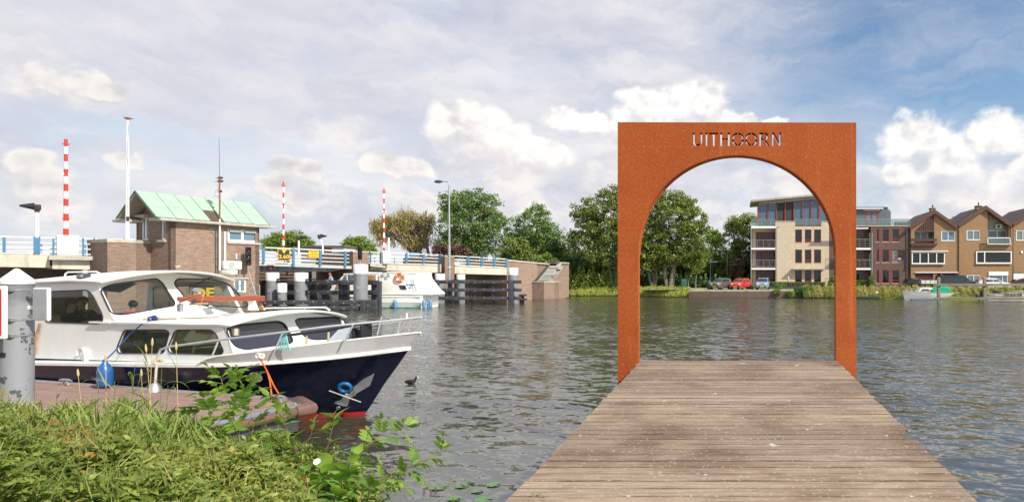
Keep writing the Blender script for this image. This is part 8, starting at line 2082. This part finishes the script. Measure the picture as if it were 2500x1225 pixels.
def flowers():
    c = P(775, 1127, 5.45); r = thing('bindweed_flower', 'white trumpet flower of the bindweed at the bottom of the bush', 'flower', c)
    q = MB(); q.lathe([(.004, -.03), (.008, -.01), (.020, .008), (.030, .014)], c, 12, (.2, -.7, .6)); q.build('petals', whiteclean, r)
    q = MB(); q.lathe([(.004, -.05), (.009, -.035), (.006, -.02)], c, 8, (.2, -.7, .6)); q.build('calyx', stemgreen, r)
    pk = MT('pink_petals', (.45, .22, .38), .7, var=.3)
    for i, (u, v) in enumerate(((1052, 1205), (1063, 1200), (1035, 1203), (955, 1135), (428, 1048), (635, 1200))):
        c = P(u, v, 5.5 if u > 600 else 6.2); lab = ['pink flower spike, left of the closest pair near the lily pads', 'pink flower spike, right of the closest pair near the lily pads', 'pink flower spike just left of the pair near the lily pads', 'pink flower spike among the hanging leaves over the water', 'small purple flower spike before the pontoon edge', 'pink flower spike near the bottom middle of the bush'][i]
        r = thing('flower_spike', lab, 'flower', c, 'pink flower spikes'); q = MB(); g = c - ZV * .35; q.tube([g, c], .003, 4); q.build('stem', stemgreen, r)
        q = MB()
        for k in range(26): a = k * 2.4; p = c + ZV * (-.03 + .07 * k / 26) + Vector((math.cos(a), math.sin(a), 0)) * .012 * (1 - k / 30); q.add([p, p + Vector((.008, 0, .004)), p + Vector((.004, -.004, .011)), p + Vector((-.004, .0, .008))], [(0, 1, 2), (0, 2, 3)])
        q.build('blossom', pk, r, kind='stuff', smooth=0)
    for i, (u, v) in enumerate(((740, 1168), (680, 1180), (633, 1160), (315, 1175))):
        c = P(u, v, 5.4); r = thing('rose_hip', 'red rose hips ' + ['beside the dark red stem', 'low in the bush left of the bindweed', 'in the bush above the bottom edge', 'at the bottom left of the green bank'][i], 'berries', c, 'rose hips')
        for k in range(3): q = MB(); o = Vector((.014 * k, .004, -.008 * k)); q.lathe([(0, -.009), (.007, -.005), (.008, .002), (.003, .01), (0, .011)], c + o, 8); q.build('berry', red, r)
    c = P(8, 966, 6.6); r = thing('goldenrod', 'yellow goldenrod flower head at the left edge before the big pile', 'flower', c); yl = MT('yellow_petals', (.75, .55, .04), .7, var=.2); q = MB()
    for k in range(260): a = random.uniform(0, 6.28); h = random.random(); p = c + Vector((math.cos(a) * .09 * (1.1 - h) * random.random() ** .5, math.sin(a) * .06 * (1 - h), -.08 + .17 * h)); q.add([p, p + Vector((.008, 0, .002)), p + Vector((.003, -.003, .009))], [(0, 1, 2)])
    q.build('blossom', yl, r, kind='stuff', smooth=0); q = MB(); q.tube([c - ZV * .7 + Vector((-.05, 0, 0)), c + ZV * .05], .004, 5); q.build('stem', stemgreen, r)
    # lily pads
    pm = MT('lily_pad', (.10, .20, .07), .35, var=.25, sc=6)
    for i, (u, v, s) in enumerate(((1206, 1181, 1.0), (1165, 1197, .8), (1128, 1185, .9), (1070, 1188, 1.1), (1180, 1218, 1.1), (1110, 1215, .9), (1150, 1176, .6))):
        c = Wp(u, v, .012); q = MB(); n = 18; rad = .098 * s; pts = [c + Vector((.01, 0, 0))] + [c + Vector((math.cos(.25 + 5.8 * k / n) * rad, math.sin(.25 + 5.8 * k / n) * rad * .95, .004 * math.sin(k * 1.7 + i) + .003)) for k in range(n + 1)]
        q.add(pts, [(0, k, k + 1) for k in range(1, n + 1)]); o = q.build('lily_pad', pm); tag(o, ['round lily pad lying clear of the others nearest the jetty', 'lily pad just below left of the clear one', 'lily pad in the middle of the patch', 'large lily pad at the left of the patch', 'lily pad nearest the bottom edge beside the jetty', 'lily pad at the bottom of the patch left of the stalks', 'smallest lily pad at the top of the patch'][i], 'lily pad', 'lily pads')
flowers()
# reeds and tall grass tufts
blm = MLEAF('reed_blade', [(.16, .22, .05), (.24, .30, .08), (.32, .34, .12), (.45, .36, .16)], .35, .45)
_t = NT(blm.node_tree); _cr = [n for n in blm.node_tree.nodes if n.type == 'VALTORGB'][0]; blm.node_tree.links.new(_t.new('ShaderNodeObjectInfo').outputs['Random'], _cr.inputs[0])
def blade_mesh(L, W_, bend):
    q = MB(); rows = []
    for i in range(7):
        t = i / 6; w = W_ * .5 * (1 - t) ** .6 * (min(1, t * 5 + .35)); c = Vector((L * t * math.cos(bend * t), 0, -L * t * math.sin(bend * t) * .8)); rows.append([c + Vector((0, -w, .3 * w)), c, c + Vector((0, w, .3 * w))])
    q.grid(rows); me = bpy.data.meshes.new('blade'); me.from_pydata([tuple(p) for p in q.v], [], q.f); me.materials.append(blm); me.update(); me.polygons.foreach_set('use_smooth', [True] * len(me.polygons)); return me
blades = [blade_mesh(.34, .020, .5), blade_mesh(.42, .024, .9), blade_mesh(.28, .018, .2), blade_mesh(.36, .022, 1.5)]
def reeds():
    rn = random.Random(5); hs = []
    tall = [(356, 845, 1), (372, 830, 1), (258, 870, 1), (190, 905, 1), (240, 905, 0), (430, 840, 1), (345, 905, 1), (300, 960, 0), (120, 975, 0), (160, 985, 0), (55, 985, 1), (90, 955, 0), (330, 890, 0), (395, 900, 0), (410, 940, 0), (225, 960, 0), (280, 930, 0), (20, 1000, 0), (140, 950, 0), (370, 960, 0), (450, 1010, 0), (200, 1000, 0), (260, 1000, 0), (320, 1010, 0), (75, 1010, 0), (110, 1020, 0), (380, 1010, 0), (5, 1020, 0), (40, 960, 0), (300, 1010, 0), (345, 1030, 0), (235, 1030, 0)]
    for i, (u, v, head) in enumerate(tall):
        Y = rn.uniform(6.3, 7.3); top = P(u, v, Y); base = P(u + rn.uniform(-25, 30) * (1.2 if v < 900 else .6), 1130, Y); base.z = bank_h(base.x, base.y)
        dry = head and v < 950
        r = thing('reed', 'tall reed stalk with a dry seed head standing before the navy hull' if head else 'green reed with long arching blades on the near bank', 'reed', base, 'dry reed stalks with seed heads' if head else 'green reeds on the near bank')
        mid = base.lerp(top, .55) + Vector((rn.uniform(-.04, .04), 0, 0)); q = MB(); q.tube([base, mid, top], [.004, .0035, .002], 5); q.build('stalk', strawm if dry else stemgreen, r)
        if head: q = MB(); d = (top - mid).normalized(); q.lathe([(.002, -.01), (.010, .01), (.011, .04), (.006, .075), (0, .09)], top - d * .06, 8, d); q.build('seed_head', strawm, r)
        n = 4 if head else 9
        for k in range(n):
            t = rn.uniform(.15, .92); p = base.lerp(mid, t / .55) if t < .55 else mid.lerp(top, (t - .55) / .45); a = rn.uniform(0, 6.28); d = Vector((math.cos(a) * .8, math.sin(a) * .4, rn.uniform(.8, 2.0)))
            o = place(rn.choice(blades), r, p, d, Vector((-math.cos(a), -math.sin(a), .6)), rn.uniform(.6, 1.05), rn.uniform(-.6, .6)); o.name = 'blade'
reeds()
def leaf_cloud(nm, c, d, nn, l, w):
    S = np.cross(nn, d); k = len(c)
    V = np.stack([c - d * l * .5, c + S * w * .5 - d * l * .05 + nn * w * .22, c + S * w * .34 + d * l * .28 - nn * l * .02, c + d * l * .5 - nn * l * .16, c - S * w * .34 + d * l * .28 - nn * l * .02, c - S * w * .5 - d * l * .05 + nn * w * .22, c + d * l * .1], 1).reshape(-1, 3)
    idx = (np.arange(k) * 7)[:, None, None]; tr = np.array([[0, 1, 6], [1, 2, 6], [2, 3, 6], [3, 4, 6], [4, 5, 6], [5, 0, 6]])[None]; Fc = (idx + tr).reshape(-1)
    me = bpy.data.meshes.new(nm); me.vertices.add(k * 7); me.vertices.foreach_set('co', V.ravel()); me.loops.add(len(Fc)); me.loops.foreach_set('vertex_index', Fc); me.polygons.add(len(Fc) // 3); me.polygons.foreach_set('loop_start', np.arange(len(Fc) // 3) * 3); me.update(calc_edges=True)
    me.polygons.foreach_set('use_smooth', [True] * len(me.polygons)); return me
# dense ground cover, one mass
def ground_cover():
    n = 145000; rg = np.random.default_rng(3)
    u = rg.uniform(-160, 1215, n); Y = 3.5 + 5.3 * rg.random(n); x = (u - U0) / F * Y
    gz_ = np.array([bank_h(a, b) for a, b in zip(x, Y)])
    cap_v = np.interp(u, [-160, 0, 120, 250, 380, 460, 540, 640, 700, 745, 790, 860, 930, 1000, 1080, 1150, 1215], [1010, 1020, 1060, 1092, 1112, 1112, 1108, 1085, 1075, 1120, 1140, 1110, 1135, 1150, 1175, 1205, 1235])
    cap_v = cap_v + 14 * np.sin(u * .055) + 9 * np.sin(u * .14 + 1) + 10 * np.sin(Y * 5 + u * .03)
    zc = EYE - (cap_v - H) / F * Y; lump = .15 * np.sin(x * 5.1 + Y * 2) * np.sin(Y * 4.3 - x) + .05 * np.sin(x * 13 + 2) * np.sin(Y * 11)
    top = np.minimum(gz_ + .62 + lump * 1.2, zc + lump * .4)
    ok = (gz_ > -.12) & (top > gz_ + .05) & (top > .05); u, Y, x, gz_, top = [a[ok] for a in (u, Y, x, gz_, top)]; m = len(u)
    z = gz_ + (top - gz_) * (1 - rg.random(m) ** 2.2 * .75)
    C = np.stack([x, Y, z], 1); C += rg.normal(size=C.shape) * .02
    sp = np.sin(x * 3.1 + Y * 1.7) + np.sin(x * 1.3 - Y * 2.9) + rg.normal(size=m) * .5
    D = unit(rg.normal(size=(m, 3)) * np.array([1, 1, .45]) + np.array([0, -.25, .1])); Nn = unit(rg.normal(size=(m, 3)) * .55 + np.array([.15, -.25, 1.])); Nn = unit(Nn - D * (Nn * D).sum(1, keepdims=True))
    big = rg.random(m)
    L = np.where(sp > 1.0, .092, np.where(sp < -.8, .036, .056)) * (.6 + .8 * big); W_ = L * np.where(sp > 1.0, .34, np.where(sp < -.8, .62, .46))
    # colour zones as separate masses
    red_ = (u < 260 + 60 * np.sin(Y * 3)) & (np.sin(x * 4 + Y * 6) + rg.normal(size=m) * .7 > .6)
    for nm, sel, mm, lab in (('ground_cover', ~red_, NG, 'dense green leafy ground cover on the near bank'), ('ground_cover', red_, Lrust, 'rusty brown and yellow leaves in the ground cover at bottom left')):
        me = leaf_cloud(nm, C[sel], D[sel], Nn[sel], L[sel][:, None], W_[sel][:, None]); o = link(nm, me, mm, kind='stuff'); o['label'] = lab; o['category'] = 'ground cover'
    # shoots standing up out of the mass, leaves in pairs along them
    K = 520; j = rg.integers(0, m, K); Cs = []; Ds = []; Ns = []; Ls = []
    q = MB()
    for t_ in j:
        b0 = np.array([x[t_], Y[t_], top[t_] - .12]); hgt = .16 + .30 * rg.random() ** 1.5; ax = unit(np.array([[rg.normal() * .28, rg.normal() * .2, 1.]]))[0]
        if top[t_] < .35: hgt *= .6
        if u[t_] < 720: hgt *= .5
        q.tube([b0, b0 + ax * hgt], .003, 4, cap=False)
        kk = int(5 + hgt * 30)
        for i_ in range(kk):
            f = (i_ + .5) / kk; a = i_ * 2.4; o = np.array([math.cos(a), math.sin(a), .35 + .6 * f]); o /= np.linalg.norm(o); l_ = (.085 + .045 * rg.random()) * (1.1 - .5 * f)
            Cs.append(b0 + ax * hgt * f + o * l_ * .5); Ds.append(o); nn_ = np.array([-o[0] * .5, -o[1] * .5 - .15, 1.]); Ns.append(nn_ - o * nn_.dot(o)); Ls.append(l_)
    o_ = q.build('shoot_stems', stembrown, kind='stuff'); o_['label'] = 'thin brown and green stems standing out of the near bank plants'; o_['category'] = 'stems'
    me = leaf_cloud('shoots', np.array(Cs), np.array(Ds), unit(np.array(Ns)), np.array(Ls)[:, None], np.array(Ls)[:, None] * .36); o_ = link('shoots', me, NG, kind='stuff'); o_['label'] = 'leafy young shoots standing out of the near bank plants'; o_['category'] = 'shoots'
    # thin stalks and grass
    k = 11000; i = rg.integers(0, m, k); c = np.stack([x[i], Y[i], top[i] - .02 * rg.random(k)], 1); d = unit(rg.normal(size=(k, 3)) * .4 + np.array([0, 0, 1.])); nn = unit(np.cross(d, rg.normal(size=(k, 3))))
    me = quads_mesh('grass', c, d, nn, .12 + .26 * rg.random(k) ** 2, .006 + .006 * rg.random(k), 0); o = link('grass', me, blm2, kind='stuff'); o['label'] = 'thin grass blades and stalks among the near plants'; o['category'] = 'grass'
Lrust = MLEAF('rusty_leaf', [(.16, .14, .03), (.27, .13, .04), (.33, .24, .05), (.24, .26, .05)], .3, .5)
blm2 = MLEAF('thin_grass', [(.14, .20, .04), (.24, .28, .08), (.42, .33, .15)], .3, .5)
def tall_grass():
    rg = np.random.default_rng(9); k = 1900; u = rg.uniform(-60, 560, k); Y = rg.uniform(5.6, 7.9, k); x = (u - U0) / F * Y; g = np.array([bank_h(a, b) for a, b in zip(x, Y)])
    ok = (g > -.1) & (np.sin(u * .045) + rg.normal(size=k) * .6 > -.5); u, Y, x, g = u[ok], Y[ok], x[ok], g[ok]; k = len(u)
    tip = np.interp(u, [-60, 100, 330, 460, 560], [960, 975, 960, 1000, 1060]) + rg.uniform(0, 110, k); zt = np.minimum(EYE - (tip - H) / F * Y, g + 1.0); L = .30 + .25 * rg.random(k)
    d = unit(rg.normal(size=(k, 3)) * np.array([.55, .35, .15]) + np.array([0, 0, 1.])); c = np.stack([x, Y, zt], 1) - d * L[:, None] * .5; nn = unit(np.cross(d, rg.normal(size=(k, 3))) + np.array([0, -.6, .2])); nn = unit(nn - d * (nn * d).sum(1, keepdims=True))
    me = leaf_cloud('tall_grass', c, d, nn, L[:, None], (.012 + .010 * rg.random(k))[:, None]); o = link('tall_grass', me, Lgrass, kind='stuff'); o['label'] = 'tall fresh grass blades standing in front of the pontoon'; o['category'] = 'grass'
Lgrass = MLEAF('tall_grass_blade', [(.17, .24, .05), (.27, .34, .09), (.38, .40, .14)], .35, .45)
tall_grass()
ground_cover()
